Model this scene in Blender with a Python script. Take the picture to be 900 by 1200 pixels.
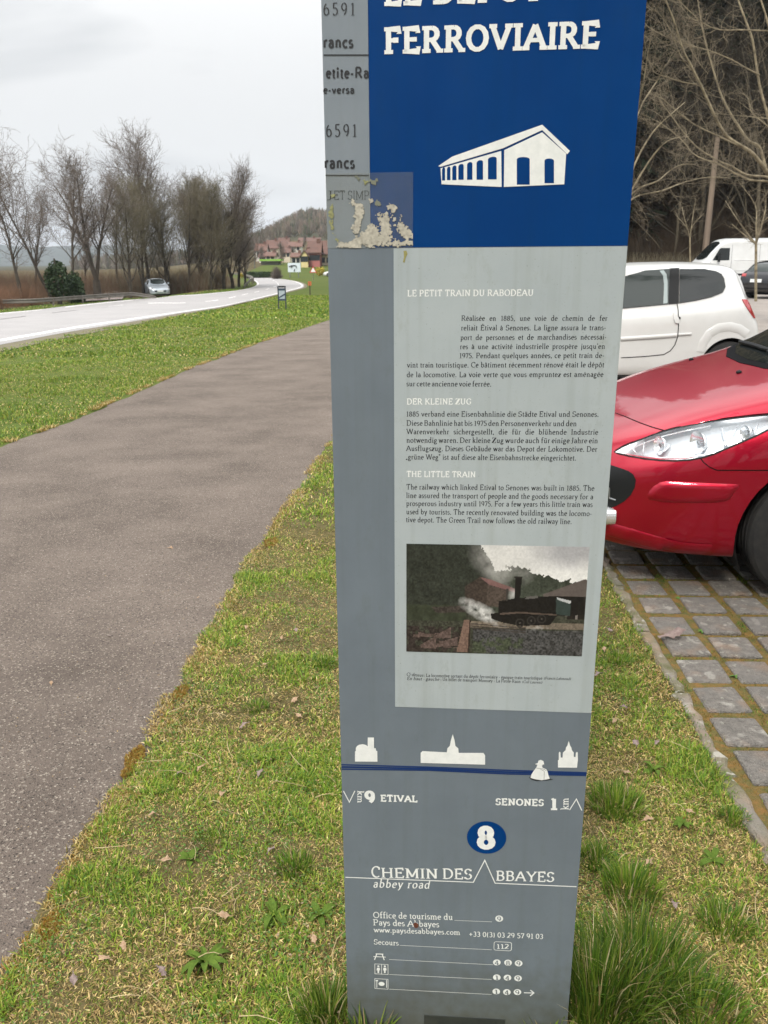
import bpy, bmesh, math, random
import numpy as np
from mathutils import Vector, Matrix
from mathutils.bvhtree import BVHTree
for o in list(bpy.data.objects): bpy.data.objects.remove(o)
S = bpy.context.scene
COL = S.collection
R_ = math.radians
# ------------------------------------------------------------------ camera
F = 950.0                                   # focal length in photo pixels (photo 900 x 1200)
_up = Vector((-23, 3071, F)).normalized()   # world up seen in camera axes
_fw = Vector((0, 0, -1)); _Y = (_fw - _up*_fw.dot(_up)).normalized(); _X = _Y.cross(_up)
RM = Matrix((_X, _Y, _up))                  # world = RM @ camera
CAM = Vector((0, 0, 1.5))
cam = bpy.data.cameras.new('camera'); co = bpy.data.objects.new('camera', cam); COL.objects.link(co)
co.matrix_world = Matrix.Translation(CAM) @ RM.to_4x4()
cam.sensor_fit = 'VERTICAL'; cam.sensor_height = 36; cam.lens = F/1200*36
cam.clip_start = 0.05; cam.clip_end = 9000
cam.dof.use_dof = True; cam.dof.focus_distance = 1.65; cam.dof.aperture_fstop = 15
S.camera = co
S.render.resolution_x = 768; S.render.resolution_y = 1024
# ------------------------------------------------------------------ sky, sun, exposure
SUN_EL, SUN_AZ = 48, 200                    # azimuth clockwise from +Y (behind the camera, a little left)
W = bpy.data.worlds.new('World'); S.world = W; W.use_nodes = True
nt = W.node_tree; nt.nodes.clear()
def N(nt, t, **k):
    n = nt.nodes.new(t)
    for a, b in k.items(): setattr(n, a, b)
    return n
sky = N(nt, 'ShaderNodeTexSky', sky_type='NISHITA', sun_disc=False, sun_elevation=R_(SUN_EL), sun_rotation=R_(SUN_AZ))
tc = N(nt, 'ShaderNodeTexCoord'); mp = N(nt, 'ShaderNodeMapping'); mp.inputs['Scale'].default_value = (1, 1, 3.2)
n1 = N(nt, 'ShaderNodeTexNoise'); n1.inputs['Scale'].default_value = 1.6; n1.inputs['Detail'].default_value = 5; n1.inputs['Roughness'].default_value = .5
n1.inputs['Distortion'].default_value = .5
cr = N(nt, 'ShaderNodeValToRGB')
cr.color_ramp.elements[0].position = .40; cr.color_ramp.elements[0].color = (2.85, 2.93, 2.98, 1)
cr.color_ramp.elements[1].position = .58; cr.color_ramp.elements[1].color = (4.5, 4.5, 4.46, 1)
mx = N(nt, 'ShaderNodeMix', data_type='RGBA'); mx.inputs[0].default_value = .96
bg = N(nt, 'ShaderNodeBackground'); bg.inputs['Strength'].default_value = .1
wo = N(nt, 'ShaderNodeOutputWorld'); L = nt.links.new
L(tc.outputs['Generated'], mp.inputs[0]); L(mp.outputs[0], n1.inputs['Vector']); L(n1.outputs[0], cr.inputs[0])
sx = N(nt, 'ShaderNodeSeparateXYZ'); L(tc.outputs['Generated'], sx.inputs[0])      # an overcast sky is brighter overhead
gr = N(nt, 'ShaderNodeMapRange'); gr.inputs[1].default_value = .12; gr.inputs[2].default_value = 1; gr.inputs[3].default_value = 1.0; gr.inputs[4].default_value = 3.7; gr.interpolation_type = 'SMOOTHSTEP'; L(sx.outputs[2], gr.inputs[0])
vm = N(nt, 'ShaderNodeVectorMath', operation='SCALE'); L(cr.outputs[0], vm.inputs[0]); L(gr.outputs[0], vm.inputs['Scale'])
L(sky.outputs[0], mx.inputs[6]); L(vm.outputs[0], mx.inputs[7]); L(mx.outputs[2], bg.inputs[0]); L(bg.outputs[0], wo.inputs[0])
sl = bpy.data.lights.new('sun', 'SUN'); sl.energy = 1.5; sl.angle = R_(10); sl.color = (1, .93, .83)
so = bpy.data.objects.new('sun', sl); COL.objects.link(so)
so.rotation_euler = (R_(90-SUN_EL), 0, R_(180-SUN_AZ)); so.location = (0, -20, 40)
S.view_settings.view_transform = 'Standard'; S.view_settings.look = 'None'
S.view_settings.exposure = 0.98; S.view_settings.gamma = 1
# ------------------------------------------------------------------ rays and terrain
def ray(px, py): return (RM @ Vector((px-450, 600-py, -F))).normalized()
def sm(a, b, x):
    t = np.clip((x-a)/(b-a), 0, 1); return t*t*(3-2*t)
def TZ(x, y):
    """height of the terrain: flat car park to the right, greenway and road falling away to the left,
    valley floor, village slope, wooded hill, steep forest slope behind the car park."""
    x = np.asarray(x, float); y = np.asarray(y, float)
    d = np.maximum(y-3, 0)
    fall = -0.02*np.minimum(d, 57) - .0006*np.maximum(y-60, 0)
    wl = 1-sm(0, 1, (x-(.05*y+.15))/(.15*y+.8))
    z = fall*wl
    vil = (2.2*sm(165, 230, y)+6*sm(270, 420, y))*sm(-75, -35, x)*(1-sm(60, 160, x))
    hill = 20*np.exp(-((y-560)/150)**2)*np.exp(-((x+50)/40)**2) + 16*np.exp(-((y-640)/170)**2)*np.exp(-((x-60)/80)**2)
    blue = 108*np.exp(-((y-3000)/500)**2)*(.75+.25*np.sin(x/330+1.1)+.1*np.sin(x/90))
    # forest slope to the right
    e = y-(50-.18*(x-14))
    fs = .62*np.maximum(e, 0)**.99*sm(3.5, 12, x-(y-50)*.12)
    fs = np.minimum(fs, 62)
    back = 1-sm(200, 400, y)
    z = z + vil + hill + blue + fs*back
    bank = -.5*sm(0, 1, (-(x)-(13+.05*y))/5)*(1-sm(90, 150, y))*(y > 8)
    return z+bank
def T(x, y): return float(TZ(x, y))
def G(px, py, dz=0, tmax=900):
    """point where the photo ray meets the terrain (dz above it)"""
    d = ray(px, py); t = .5; p = CAM
    while t < tmax:
        q = CAM+d*t
        if q.z <= T(q.x, q.y)+dz:
            a, b = t/1.01-.02, t
            for _ in range(24):
                m = (a+b)/2; q = CAM+d*m
                if q.z <= T(q.x, q.y)+dz: b = m
                else: a = m
            return CAM+d*b
        t = t*1.01+.02
    return CAM+d*tmax
def at_y(px, py, y):
    d = ray(px, py); return CAM+d*((y-CAM.y)/d.y)
# ------------------------------------------------------------------ objects
def link(o, parent=None):
    COL.objects.link(o)
    if parent is not None: o.parent = parent
    return o
def tag(o, label=None, cat=None, group=None, kind=None):
    if label: o['label'] = label
    if cat: o['category'] = cat
    if group: o['group'] = group
    if kind: o['kind'] = kind
    return o
def empty(name, loc, label, cat, group=None, rz=0):
    o = bpy.data.objects.new(name, None); o.empty_display_size = .2
    COL.objects.link(o); o.location = loc; o.rotation_euler = (0, 0, rz)
    return tag(o, label, cat, group)
class MB:
    """collects verts / faces, then links them as one mesh object"""
    def __init__(s): s.v = []; s.f = []; s.m = []
    def poly(s, pts, mi=0):
        b = len(s.v); s.v += [tuple(p) for p in pts]; s.f.append(tuple(range(b, b+len(pts)))); s.m.append(mi)
    def grid(s, rows, mi=0, closed=False):
        b = len(s.v); n = len(rows[0])
        for r in rows: s.v += [tuple(p) for p in r]
        for i in range(len(rows)-1):
            for j in range(n-(0 if closed else 1)):
                k = (j+1) % n
                s.f.append((b+i*n+j, b+i*n+k, b+(i+1)*n+k, b+(i+1)*n+j)); s.m.append(mi)
    def box(s, a, b, mi=0, M=None):
        x0, y0, z0 = a; x1, y1, z1 = b
        P = [(x0,y0,z0),(x1,y0,z0),(x1,y1,z0),(x0,y1,z0),(x0,y0,z1),(x1,y0,z1),(x1,y1,z1),(x0,y1,z1)]
        if M is not None: P = [tuple(M @ Vector(p)) for p in P]
        k = len(s.v); s.v += P
        for f in ((0,3,2,1),(4,5,6,7),(0,1,5,4),(1,2,6,5),(2,3,7,6),(3,0,4,7)):
            s.f.append(tuple(k+i for i in f)); s.m.append(mi)
    def tube(s, pts, rad, n=6, mi=0, cap=True):
        pts = [Vector(p) for p in pts]; rings = []
        if not hasattr(rad, '__len__'): rad = [rad]*len(pts)
        up = Vector((.13, .21, 1)).normalized(); b = len(s.v)
        for i, p in enumerate(pts):
            t = (pts[min(i+1, len(pts)-1)]-pts[max(i-1, 0)])
            if t.length < 1e-9: t = Vector((0, 0, 1))
            t.normalize(); a = t.cross(up)
            if a.length < .05: a = t.cross(Vector((1, 0, 0)))
            a.normalize(); c = t.cross(a)
            for k in range(n):
                th = 2*math.pi*k/n; s.v.append(tuple(p+(a*math.cos(th)+c*math.sin(th))*rad[i]))
        for i in range(len(pts)-1):
            for k in range(n):
                l = (k+1) % n; s.f.append((b+i*n+k, b+i*n+l, b+(i+1)*n+l, b+(i+1)*n+k)); s.m.append(mi)
        if cap and n > 2:
            s.f.append(tuple(b+k for k in range(n))[::-1]); s.m.append(mi)
            e = b+(len(pts)-1)*n; s.f.append(tuple(e+k for k in range(n))); s.m.append(mi)
    def build(s, name, mats, parent=None, smooth=False):
        me = bpy.data.meshes.new(name); me.from_pydata(s.v, [], s.f)
        if not isinstance(mats, (list, tuple)): mats = [mats]
        for m in mats: me.materials.append(m)
        if any(s.m): me.polygons.foreach_set('material_index', s.m)
        if smooth: me.polygons.foreach_set('use_smooth', [True]*len(s.f))
        me.update()
        return link(bpy.data.objects.new(name, me), parent)
def tris_mesh(name, V, Fq, mat, cols=None, parent=None):
    """fast mesh from numpy: V (n,3), Fq (m,k) faces, cols (m,3) face colours"""
    me = bpy.data.meshes.new(name); n, k = Fq.shape
    me.vertices.add(len(V)); me.vertices.foreach_set('co', np.ascontiguousarray(V, dtype=np.float32).ravel())
    me.loops.add(n*k); me.loops.foreach_set('vertex_index', np.ascontiguousarray(Fq, dtype=np.int32).ravel())
    me.polygons.add(n); me.polygons.foreach_set('loop_start', np.arange(0, n*k, k, dtype=np.int32))
    me.polygons.foreach_set('loop_total', np.full(n, k, dtype=np.int32))
    me.update(calc_edges=True); me.materials.append(mat)
    if cols is not None:
        at = me.color_attributes.new('col', 'FLOAT_COLOR', 'CORNER')
        c = np.repeat(np.c_[cols, np.ones(n)], k, axis=0).astype(np.float32); at.data.foreach_set('color', c.ravel())
    return link(bpy.data.objects.new(name, me), parent)
# ------------------------------------------------------------------ materials
def srgb(*c):
    return tuple(((v/255/12.92) if v/255 <= .04045 else ((v/255+.055)/1.055)**2.4) for v in c)
def mat(name, col, rough=.7, col2=None, scale=8, bump=0, bscale=None, metal=0, spec=.5, coat=0, attr=None, detail=6, contrast=(.35, .65), trans=0, alpha=1, sub=0, extra=None, ior=1.45, stretch=None):
    m = bpy.data.materials.new(name); m.use_nodes = True; t = m.node_tree
    b = t.nodes['Principled BSDF']; Lk = t.links.new
    b.inputs['Roughness'].default_value = rough; b.inputs['Metallic'].default_value = metal
    b.inputs['Specular IOR Level'].default_value = spec; b.inputs['Coat Weight'].default_value = coat
    b.inputs['Coat Roughness'].default_value = .04; b.inputs['Transmission Weight'].default_value = trans
    b.inputs['Alpha'].default_value = alpha; b.inputs['IOR'].default_value = ior
    b.inputs['Base Color'].default_value = (*col, 1)
    tcx = N(t, 'ShaderNodeTexCoord'); src = tcx.outputs['Object']
    if stretch:
        mpp = N(t, 'ShaderNodeMapping'); mpp.inputs['Scale'].default_value = stretch; Lk(src, mpp.inputs[0]); src = mpp.outputs[0]
    last = None
    if attr:
        a = N(t, 'ShaderNodeAttribute', attribute_name=attr); last = a.outputs['Color']; Lk(last, b.inputs['Base Color'])
    if col2 is not None:
        n = N(t, 'ShaderNodeTexNoise'); n.inputs['Scale'].default_value = scale; n.inputs['Detail'].default_value = detail
        n.inputs['Roughness'].default_value = .65; Lk(src, n.inputs['Vector'])
        r = N(t, 'ShaderNodeMapRange'); r.inputs[1].default_value, r.inputs[2].default_value = contrast; Lk(n.outputs[0], r.inputs[0])
        x = N(t, 'ShaderNodeMix', data_type='RGBA'); Lk(r.outputs[0], x.inputs[0])
        x.inputs[6].default_value = (*col, 1); x.inputs[7].default_value = (*col2, 1)
        if attr:
            y = N(t, 'ShaderNodeMix', data_type='RGBA', blend_type='MULTIPLY'); y.inputs[0].default_value = 1
            Lk(last, y.inputs[6]); Lk(x.outputs[2], y.inputs[7]); last = y.outputs[2]
        else: last = x.outputs[2]
        Lk(last, b.inputs['Base Color'])
    if bump:
        n = N(t, 'ShaderNodeTexNoise'); n.inputs['Scale'].default_value = bscale or scale*3; n.inputs['Detail'].default_value = 6
        Lk(src, n.inputs['Vector'])
        u = N(t, 'ShaderNodeBump'); u.inputs['Strength'].default_value = min(bump, 1); u.inputs['Distance'].default_value = .01 if bump <= 1 else .01*bump
        Lk(n.outputs[0], u.inputs['Height']); Lk(u.outputs[0], b.inputs['Normal'])
    if extra: extra(t, b, src, last)
    return m
# ------------------------------------------------------------------ a roman letter skeleton, drawn as strokes
# units: cap height 70, x height 45. P polyline, A arc cx cy rx ry a0 a1, S serif x y left right, D dot
GL = {
'A':(70,"P 4,0 35,70|P 35,70 66,0|P 14,24 56,24|S 5,0,7,8|S 65,0,9,7"),
'B':(60,"P 13,0 13,70|P 13,70 32,70|A 32,54 16,16 90 -90|P 13,38 32,38|A 33,19 19,19 90 -90|P 13,0 33,0|S 13,0,10,0|S 13,70,10,0"),
'C':(64,"A 38,35 30,35 50 310|P 58,50 58,66"),
'D':(70,"P 13,0 13,70|P 13,70 30,70|A 30,35 32,35 90 -90|P 13,0 30,0|S 13,0,10,0|S 13,70,10,0"),
'E':(58,"P 13,0 13,70|P 13,70 50,70 50,56|P 13,37 38,37|P 38,44 38,30|P 13,0 52,0 52,15|S 13,0,10,0|S 13,70,10,0"),
'F':(54,"P 13,0 13,70|P 13,70 49,70 49,55|P 13,36 38,36|P 38,44 38,28|S 13,0,10,11|S 13,70,10,0"),
'G':(70,"A 38,35 30,35 50 300|P 56,8 56,30|S 56,30,11,7|P 58,50 58,66"),
'H':(74,"P 14,0 14,70|P 60,0 60,70|P 14,37 60,37|S 14,0,10,10|S 14,70,10,10|S 60,0,10,10|S 60,70,10,10"),
'I':(28,"P 14,0 14,70|S 14,0,11,11|S 14,70,11,11"),
'J':(34,"P 20,70 20,10|A 10,10 10,14 0 -120|S 20,70,11,11"),
'K':(66,"P 13,0 13,70|P 56,70 15,34|P 26,43 58,0|S 13,0,10,10|S 13,70,10,10|S 56,70,10,6|S 58,0,8,8"),
'L':(54,"P 13,0 13,70|P 13,0 49,0 49,17|S 13,0,10,0|S 13,70,10,11"),
'M':(84,"P 14,0 14,70|P 14,70 42,8|P 42,8 70,70|P 70,70 70,0|S 14,0,10,10|S 70,0,10,10|S 12,70,10,0|S 72,70,0,10"),
'N':(72,"P 14,0 14,70|P 14,70 58,0|P 58,0 58,70|S 14,0,10,10|S 14,70,11,0|S 58,70,10,10"),
'O':(72,"A 36,35 30,35 0 360"),
'P':(58,"P 13,0 13,70|P 13,70 32,70|A 32,51 18,19 90 -90|P 13,32 32,32|S 13,0,10,11|S 13,70,10,0"),
'Q':(72,"A 36,35 30,35 0 360|P 34,2 60,-16"),
'R':(66,"P 13,0 13,70|P 13,70 32,70|A 32,52 17,18 90 -90|P 13,34 32,34|P 32,34 57,0|S 13,0,10,10|S 13,70,10,0|S 57,0,5,9"),
'S':(52,"A 26,52 18,18 30 250|A 25,18 20,18 70 -150|P 43,56 43,68|P 7,14 7,2"),
'T':(62,"P 31,0 31,70|P 6,54 6,70 56,70 56,54|S 31,0,11,11"),
'U':(70,"P 14,70 14,24|A 35,24 21,24 180 360|P 56,24 56,70|S 14,70,10,10|S 56,70,10,10"),
'V':(68,"P 6,70 34,0|P 34,0 62,70|S 7,70,8,9|S 61,70,9,8"),
'W':(94,"P 6,70 28,0|P 28,0 48,70|P 48,70 68,0|P 68,0 88,70|S 7,70,8,9|S 48,70,8,8|S 87,70,9,8"),
'Y':(66,"P 6,70 33,32|P 33,32 60,70|P 33,32 33,0|S 33,0,11,11|S 7,70,8,8|S 59,70,8,8"),
'Z':(60,"P 8,56 8,70 52,70 8,0 53,0 53,16"),
'a':(42,"A 20,31 13,14 160 0|P 33,31 33,5 38,1|A 21,13 13,13 55 330"),
'b':(48,"P 11,74 11,2|A 25,22 16,22 150 -150|S 11,74,8,0"),
'c':(40,"A 24,22 18,22 50 310"),
'd':(49,"A 22,22 16,22 30 330|P 37,74 37,0|S 37,74,9,0|S 37,0,0,7"),
'e':(42,"P 7,25 37,25|A 22,22 16,22 8 315"),
'f':(32,"A 26,60 12,14 60 180|P 14,60 14,0|P 4,43 28,43|S 14,0,8,10"),
'g':(44,"A 20,29 12,15 0 360|A 20,1 15,7 90 270|A 21,-12 16,9 90 -200|P 30,40 40,44"),
'h':(50,"P 12,74 12,0|A 25,28 13,16 150 0|P 38,28 38,0|S 12,74,8,0|S 12,0,8,8|S 38,0,8,8"),
'i':(24,"P 12,44 12,0|S 12,44,8,0|S 12,0,8,8|D 12,62"),
'j':(22,"P 14,44 14,-10|A 5,-10 9,10 0 -100|S 14,44,8,0|D 14,62"),
'k':(48,"P 12,74 12,0|P 38,44 13,20|P 21,28 40,0|S 12,74,8,0|S 12,0,8,8|S 38,44,8,6|S 40,0,5,7"),
'l':(24,"P 12,74 12,0|S 12,74,8,0|S 12,0,8,8"),
'm':(76,"P 12,44 12,0|A 25,28 13,16 150 0|P 38,28 38,0|A 51,28 13,16 150 0|P 64,28 64,0|S 12,44,8,0|S 12,0,7,7|S 38,0,7,7|S 64,0,7,8"),
'n':(50,"P 12,44 12,0|A 25,28 13,16 150 0|P 38,28 38,0|S 12,44,8,0|S 12,0,8,8|S 38,0,8,8"),
'o':(46,"A 23,22 17,22 0 360"),
'p':(48,"P 12,44 12,-24|A 25,22 16,22 150 -150|S 12,44,8,0|S 12,-24,8,8"),
'q':(48,"A 22,22 16,22 30 330|P 37,44 37,-24|S 37,-24,8,8"),
'r':(34,"P 12,44 12,0|A 25,28 13,16 150 60|S 12,44,8,0|S 12,0,8,8"),
's':(34,"A 17,33 11,11 40 250|A 16,12 12,12 70 -150"),
't':(28,"P 13,56 13,8|A 20,8 7,8 180 310|P 4,44 25,44"),
'u':(50,"P 12,44 12,16|A 24,15 12,15 180 360|P 37,44 37,0|S 12,44,8,0|S 37,44,8,0|S 37,0,0,7"),
'v':(44,"P 6,44 22,0|P 22,0 38,44|S 7,44,6,6|S 37,44,6,6"),
'w':(64,"P 6,44 19,0|P 19,0 32,44|P 32,44 45,0|P 45,0 58,44|S 7,44,6,6|S 57,44,6,6"),
'x':(44,"P 7,44 37,0|P 37,44 7,0|S 8,44,6,6|S 36,44,6,6|S 7,0,6,6|S 37,0,6,6"),
'y':(44,"P 6,44 23,2|P 38,44 18,-14 8,-22|S 7,44,6,6|S 37,44,6,6"),
'z':(40,"P 6,44 34,44 6,0 35,0"),
'0':(46,"A 23,33 17,33 0 360"),
'1':(36,"P 20,66 20,0|P 20,66 9,58|S 20,0,11,11"),
'2':(44,"A 22,48 15,18 150 -20|P 36,42 6,0 38,0"),
'3':(44,"A 20,49 14,17 140 -80|A 20,17 17,17 85 -140"),
'4':(46,"P 31,0 31,66|P 31,66 4,18|P 4,18 42,18|S 31,0,9,9"),
'5':(44,"P 36,66 11,66|P 11,66 10,38|A 20,20 17,20 120 -140"),
'6':(46,"A 24,20 16,20 0 360|A 34,26 27,40 115 180"),
'7':(42,"P 6,54 6,66|P 6,66 38,66|P 38,66 16,0"),
'8':(46,"A 23,49 13,16 0 360|A 23,17 16,17 0 360"),
'9':(46,"A 22,46 16,20 0 360|A 12,40 27,40 0 -65"),
'.':(20,"D 10,3"),',':(20,"D 10,3|P 11,2 7,-10"),':':(22,"D 11,4|D 11,36"),"'":(18,"P 9,72 8,56"),
'-':(28,"P 5,24 24,24"),'"':(28,"P 9,72 8,56|P 19,72 18,56"),'_':(28,"P 8,8 5,-8|P 18,8 15,-8"),
'(':(28,"A 28,28 18,46 130 230"),')':(28,"A 0,28 18,46 50 -50"),'+':(50,"P 25,8 25,48|P 5,28 45,28"),' ':(22,""),'/':(30,"P 4,-5 26,72"),
}
ACC = {'é':('e','/'),'è':('e','\\'),'ê':('e','^'),'à':('a','\\'),'â':('a','^'),'ô':('o','^'),'ü':('u',':'),'ä':('a',':'),
       'É':('E','/'),'Ô':('O','^'),'Ü':('U',':')}
def glyph(ch):
    acc = None
    if ch in ACC: ch, acc = ACC[ch]
    adv, src = GL.get(ch, GL[' ']); el = []
    for tok in src.split('|'):
        if not tok: continue
        p = tok.replace(',', ' ').split(); k = p[0]; v = [float(x) for x in p[1:]]
        if k == 'P': el.append(('P', [(v[i], v[i+1]) for i in range(0, len(v), 2)]))
        elif k == 'A':
            cx, cy, rx, ry, a0, a1 = v; n = max(3, int(abs(a1-a0)/26)+1)
            el.append(('P', [(cx+rx*math.cos(R_(a0+(a1-a0)*i/n)), cy+ry*math.sin(R_(a0+(a1-a0)*i/n))) for i in range(n+1)]))
        elif k == 'S': el.append(('S', v))
        else: el.append(('D', v))
    if acc:
        c = adv/2; y = 52 if ch.islower() else 78
        if acc == '/': el.append(('P', [(c-2, y), (c+7, y+12)]))
        if acc == '\\': el.append(('P', [(c+2, y), (c-7, y+12)]))
        if acc == '^': el.append(('P', [(c-9, y), (c, y+11), (c+9, y)]))
        if acc == ':': el += [('D', (c-8, y+8)), ('D', (c+8, y+8))]
    return adv, el
STY = {  # thick, thin, serif thickness (0 = sans), serif length factor, round-stroke inset
 'garamond': (11, 5.4, 4, .85), 'garabold': (14, 7, 5.5, .9), 'slab': (18, 13, 12.5, 1.0), 'slabmid': (10, 7.5, 7.5, .95), 'sans': (7, 6.5, 0, 0),
 'sansbold': (15, 12, 0, 0), 'bodoni': (9, 2.5, 2.5, .9), 'caps': (12, 6.5, 5, .85), 'light': (5, 4.2, 3, .6), 'fat': (19, 15, 0, 0)}
def text_shapes(s, style, nib=18):
    """list of polygons (glyph units) and the total advance; spaces listed for justification"""
    tk, tn, st, slf = STY[style]; x = 0; out = []
    n = R_(nib)
    def wd(dx, dy):
        a = math.atan2(dy, dx); return (tn+(tk-tn)*abs(math.sin(a-n*(1 if tn < tk*.7 else 0)+(0))))/2
    for ch in s:
        adv, el = glyph(ch); polys = []
        grow = (tk-8)*.75+1.5
        for k, v in el:
            if k == 'P':
                pts = v; m = len(pts); closed = m > 3 and math.dist(pts[0], pts[-1]) < .01
                Ls, Rs = [], []
                for i in range(m):
                    if closed: a, c = pts[(i-1) % (m-1)], pts[(i+1) % (m-1)]
                    else: a, c = pts[max(i-1, 0)], pts[min(i+1, m-1)]
                    p = pts[i]; dx, dy = c[0]-a[0], c[1]-a[1]; l = math.hypot(dx, dy) or 1
                    w = wd(dx, dy); nx, ny = -dy/l, dx/l
                    if 0 < i < m-1 or closed:   # sharp corners: miter
                        d1 = (p[0]-a[0], p[1]-a[1]); d2 = (c[0]-p[0], c[1]-p[1]); l1 = math.hypot(*d1) or 1; l2 = math.hypot(*d2) or 1
                        cs = max(-1, min(1, (d1[0]*d2[0]+d1[1]*d2[1])/(l1*l2))); w /= max(.45, math.sqrt((1+cs)/2))
                    Ls.append((p[0]+nx*w, p[1]+ny*w)); Rs.append((p[0]-nx*w, p[1]-ny*w))
                for i in range(m-1): polys.append([Ls[i], Rs[i], Rs[i+1], Ls[i+1]])
            elif k == 'S':
                if st:
                    X, Y, l, r = v; inn = st if Y > 20 else 0
                    y0 = Y-st*.5 if Y > 0 else Y-st*.5
                    polys.append([(X-l*slf-(tk*.25 if l else 0), y0), (X+r*slf+(tk*.25 if r else 0), y0), (X+r*slf+(tk*.25 if r else 0), y0+st), (X-l*slf-(tk*.25 if l else 0), y0+st)])
            else:
                r = max(tk*.62, 4); cx, cy = v
                polys.append([(cx+r*math.cos(i*math.pi/4), cy+r*math.sin(i*math.pi/4)) for i in range(8)])
        out.append((ch, x+grow/2, polys)); x += adv+grow
    return out, x
# ------------------------------------------------------------------ the trail totem
TA = R_(4.3); TU = Vector((math.cos(TA), -math.sin(TA), 0)); TN = Vector((-math.sin(TA), -math.cos(TA), 0))
TP0 = G(408, 1204); TP0.z = 0
TM = Matrix(((TU.x, -TN.x, 0, TP0.x), (TU.y, -TN.y, 0, TP0.y), (0, 0, 1, TP0.z), (0, 0, 0, 1)))   # local: x across, -y towards viewer, z up
def uv(px, py):
    """photo pixel -> (across, up) metres on the face of the totem"""
    d = ray(px, py); t = (TP0-CAM).dot(TN)/d.dot(TN); p = CAM+d*t-TP0; return p.dot(TU), p.z
def UV(*pts): return [uv(*p) for p in pts]
totem = bpy.data.objects.new('trail_totem', None); COL.objects.link(totem); totem.matrix_world = TM
tag(totem, 'tall blue and grey trail information totem with railway history texts standing in the grass', 'sign')
TW, TH, TD = .4405, 2.12, .07
def dirt(lo, amount, scale=30):
    def f(t, b, src, last):
        n = N(t, 'ShaderNodeTexNoise'); n.inputs['Scale'].default_value = scale; n.inputs['Detail'].default_value = 9; n.inputs['Roughness'].default_value = .75
        mpp = N(t, 'ShaderNodeMapping'); mpp.inputs['Scale'].default_value = (1, 1, .45); t.links.new(src, mpp.inputs[0]); t.links.new(mpp.outputs[0], n.inputs['Vector'])
        r = N(t, 'ShaderNodeMapRange'); r.inputs[1].default_value = .55; r.inputs[2].default_value = .78; r.inputs[4].default_value = amount
        x = N(t, 'ShaderNodeMix', data_type='RGBA'); x.inputs[7].default_value = (*lo, 1)
        t.links.new(n.outputs[0], r.inputs[0]); t.links.new(r.outputs[0], x.inputs[0]); t.links.new(last, x.inputs[6])
        st_ = N(t, 'ShaderNodeTexNoise'); st_.inputs['Scale'].default_value = 1; st_.inputs['Detail'].default_value = 7; m2 = N(t, 'ShaderNodeMapping'); m2.inputs['Scale'].default_value = (55, 8, 2.2); t.links.new(src, m2.inputs[0]); t.links.new(m2.outputs[0], st_.inputs['Vector'])
        rs_ = N(t, 'ShaderNodeMapRange'); rs_.inputs[1].default_value = .5; rs_.inputs[2].default_value = .85; rs_.inputs[4].default_value = amount*.55; xs_ = N(t, 'ShaderNodeMix', data_type='RGBA'); xs_.inputs[7].default_value = (lo[0]*.8, lo[1]*.8, lo[2]*.75, 1)
        t.links.new(st_.outputs[0], rs_.inputs[0]); t.links.new(rs_.outputs[0], xs_.inputs[0]); t.links.new(x.outputs[2], xs_.inputs[6]); x = xs_
        ro = N(t, 'ShaderNodeMapRange'); ro.inputs[1].default_value = .3; ro.inputs[2].default_value = .7; ro.inputs[3].default_value = b.inputs['Roughness'].default_value*.8; ro.inputs[4].default_value = b.inputs['Roughness'].default_value*1.6; t.links.new(n.outputs[0], ro.inputs[0]); t.links.new(ro.outputs[0], b.inputs['Roughness'])
        # fine specks
        v = N(t, 'ShaderNodeTexNoise'); v.inputs['Scale'].default_value = 420; v.inputs['Detail'].default_value = 2; t.links.new(src, v.inputs['Vector'])
        r2 = N(t, 'ShaderNodeMapRange'); r2.inputs[1].default_value = .69; r2.inputs[2].default_value = .76; r2.inputs[4].default_value = amount*.9
        y = N(t, 'ShaderNodeMix', data_type='RGBA'); y.inputs[7].default_value = (lo[0]*.6, lo[1]*.6, lo[2]*.5, 1)
        t.links.new(v.outputs[0], r2.inputs[0]); t.links.new(r2.outputs[0], y.inputs[0]); t.links.new(x.outputs[2], y.inputs[6]); t.links.new(y.outputs[2], b.inputs['Base Color'])
    return f
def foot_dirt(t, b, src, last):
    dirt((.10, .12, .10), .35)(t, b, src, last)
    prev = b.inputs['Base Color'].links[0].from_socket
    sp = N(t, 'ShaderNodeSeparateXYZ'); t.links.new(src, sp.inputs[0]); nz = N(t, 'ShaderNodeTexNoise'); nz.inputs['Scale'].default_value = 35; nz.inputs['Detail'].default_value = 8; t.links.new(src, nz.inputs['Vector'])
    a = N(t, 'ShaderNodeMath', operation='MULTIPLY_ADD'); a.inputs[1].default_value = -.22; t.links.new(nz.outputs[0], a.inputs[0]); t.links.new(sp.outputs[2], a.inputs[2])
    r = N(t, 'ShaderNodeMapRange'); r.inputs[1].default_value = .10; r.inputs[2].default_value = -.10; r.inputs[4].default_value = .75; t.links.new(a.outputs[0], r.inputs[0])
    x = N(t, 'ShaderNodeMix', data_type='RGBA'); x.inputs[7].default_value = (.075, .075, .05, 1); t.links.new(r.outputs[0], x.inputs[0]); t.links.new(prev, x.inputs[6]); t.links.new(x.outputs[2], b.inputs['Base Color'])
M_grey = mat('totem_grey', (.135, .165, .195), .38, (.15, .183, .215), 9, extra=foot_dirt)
M_foot = mat('totem_foot_grey', (.11, .135, .155), .42, (.125, .153, .178), 7, extra=dirt((.08, .095, .085), .5, 18))
M_strip = mat('totem_strip_grey', (.19, .225, .26), .35, (.205, .24, .275), 12, extra=dirt((.13, .15, .13), .3))
M_blue = mat('totem_blue', (.0005, .036, .16), .3, spec=.15, col2=(.001, .042, .178), scale=6, extra=dirt((.003, .040, .125), .5, 14))
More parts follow.
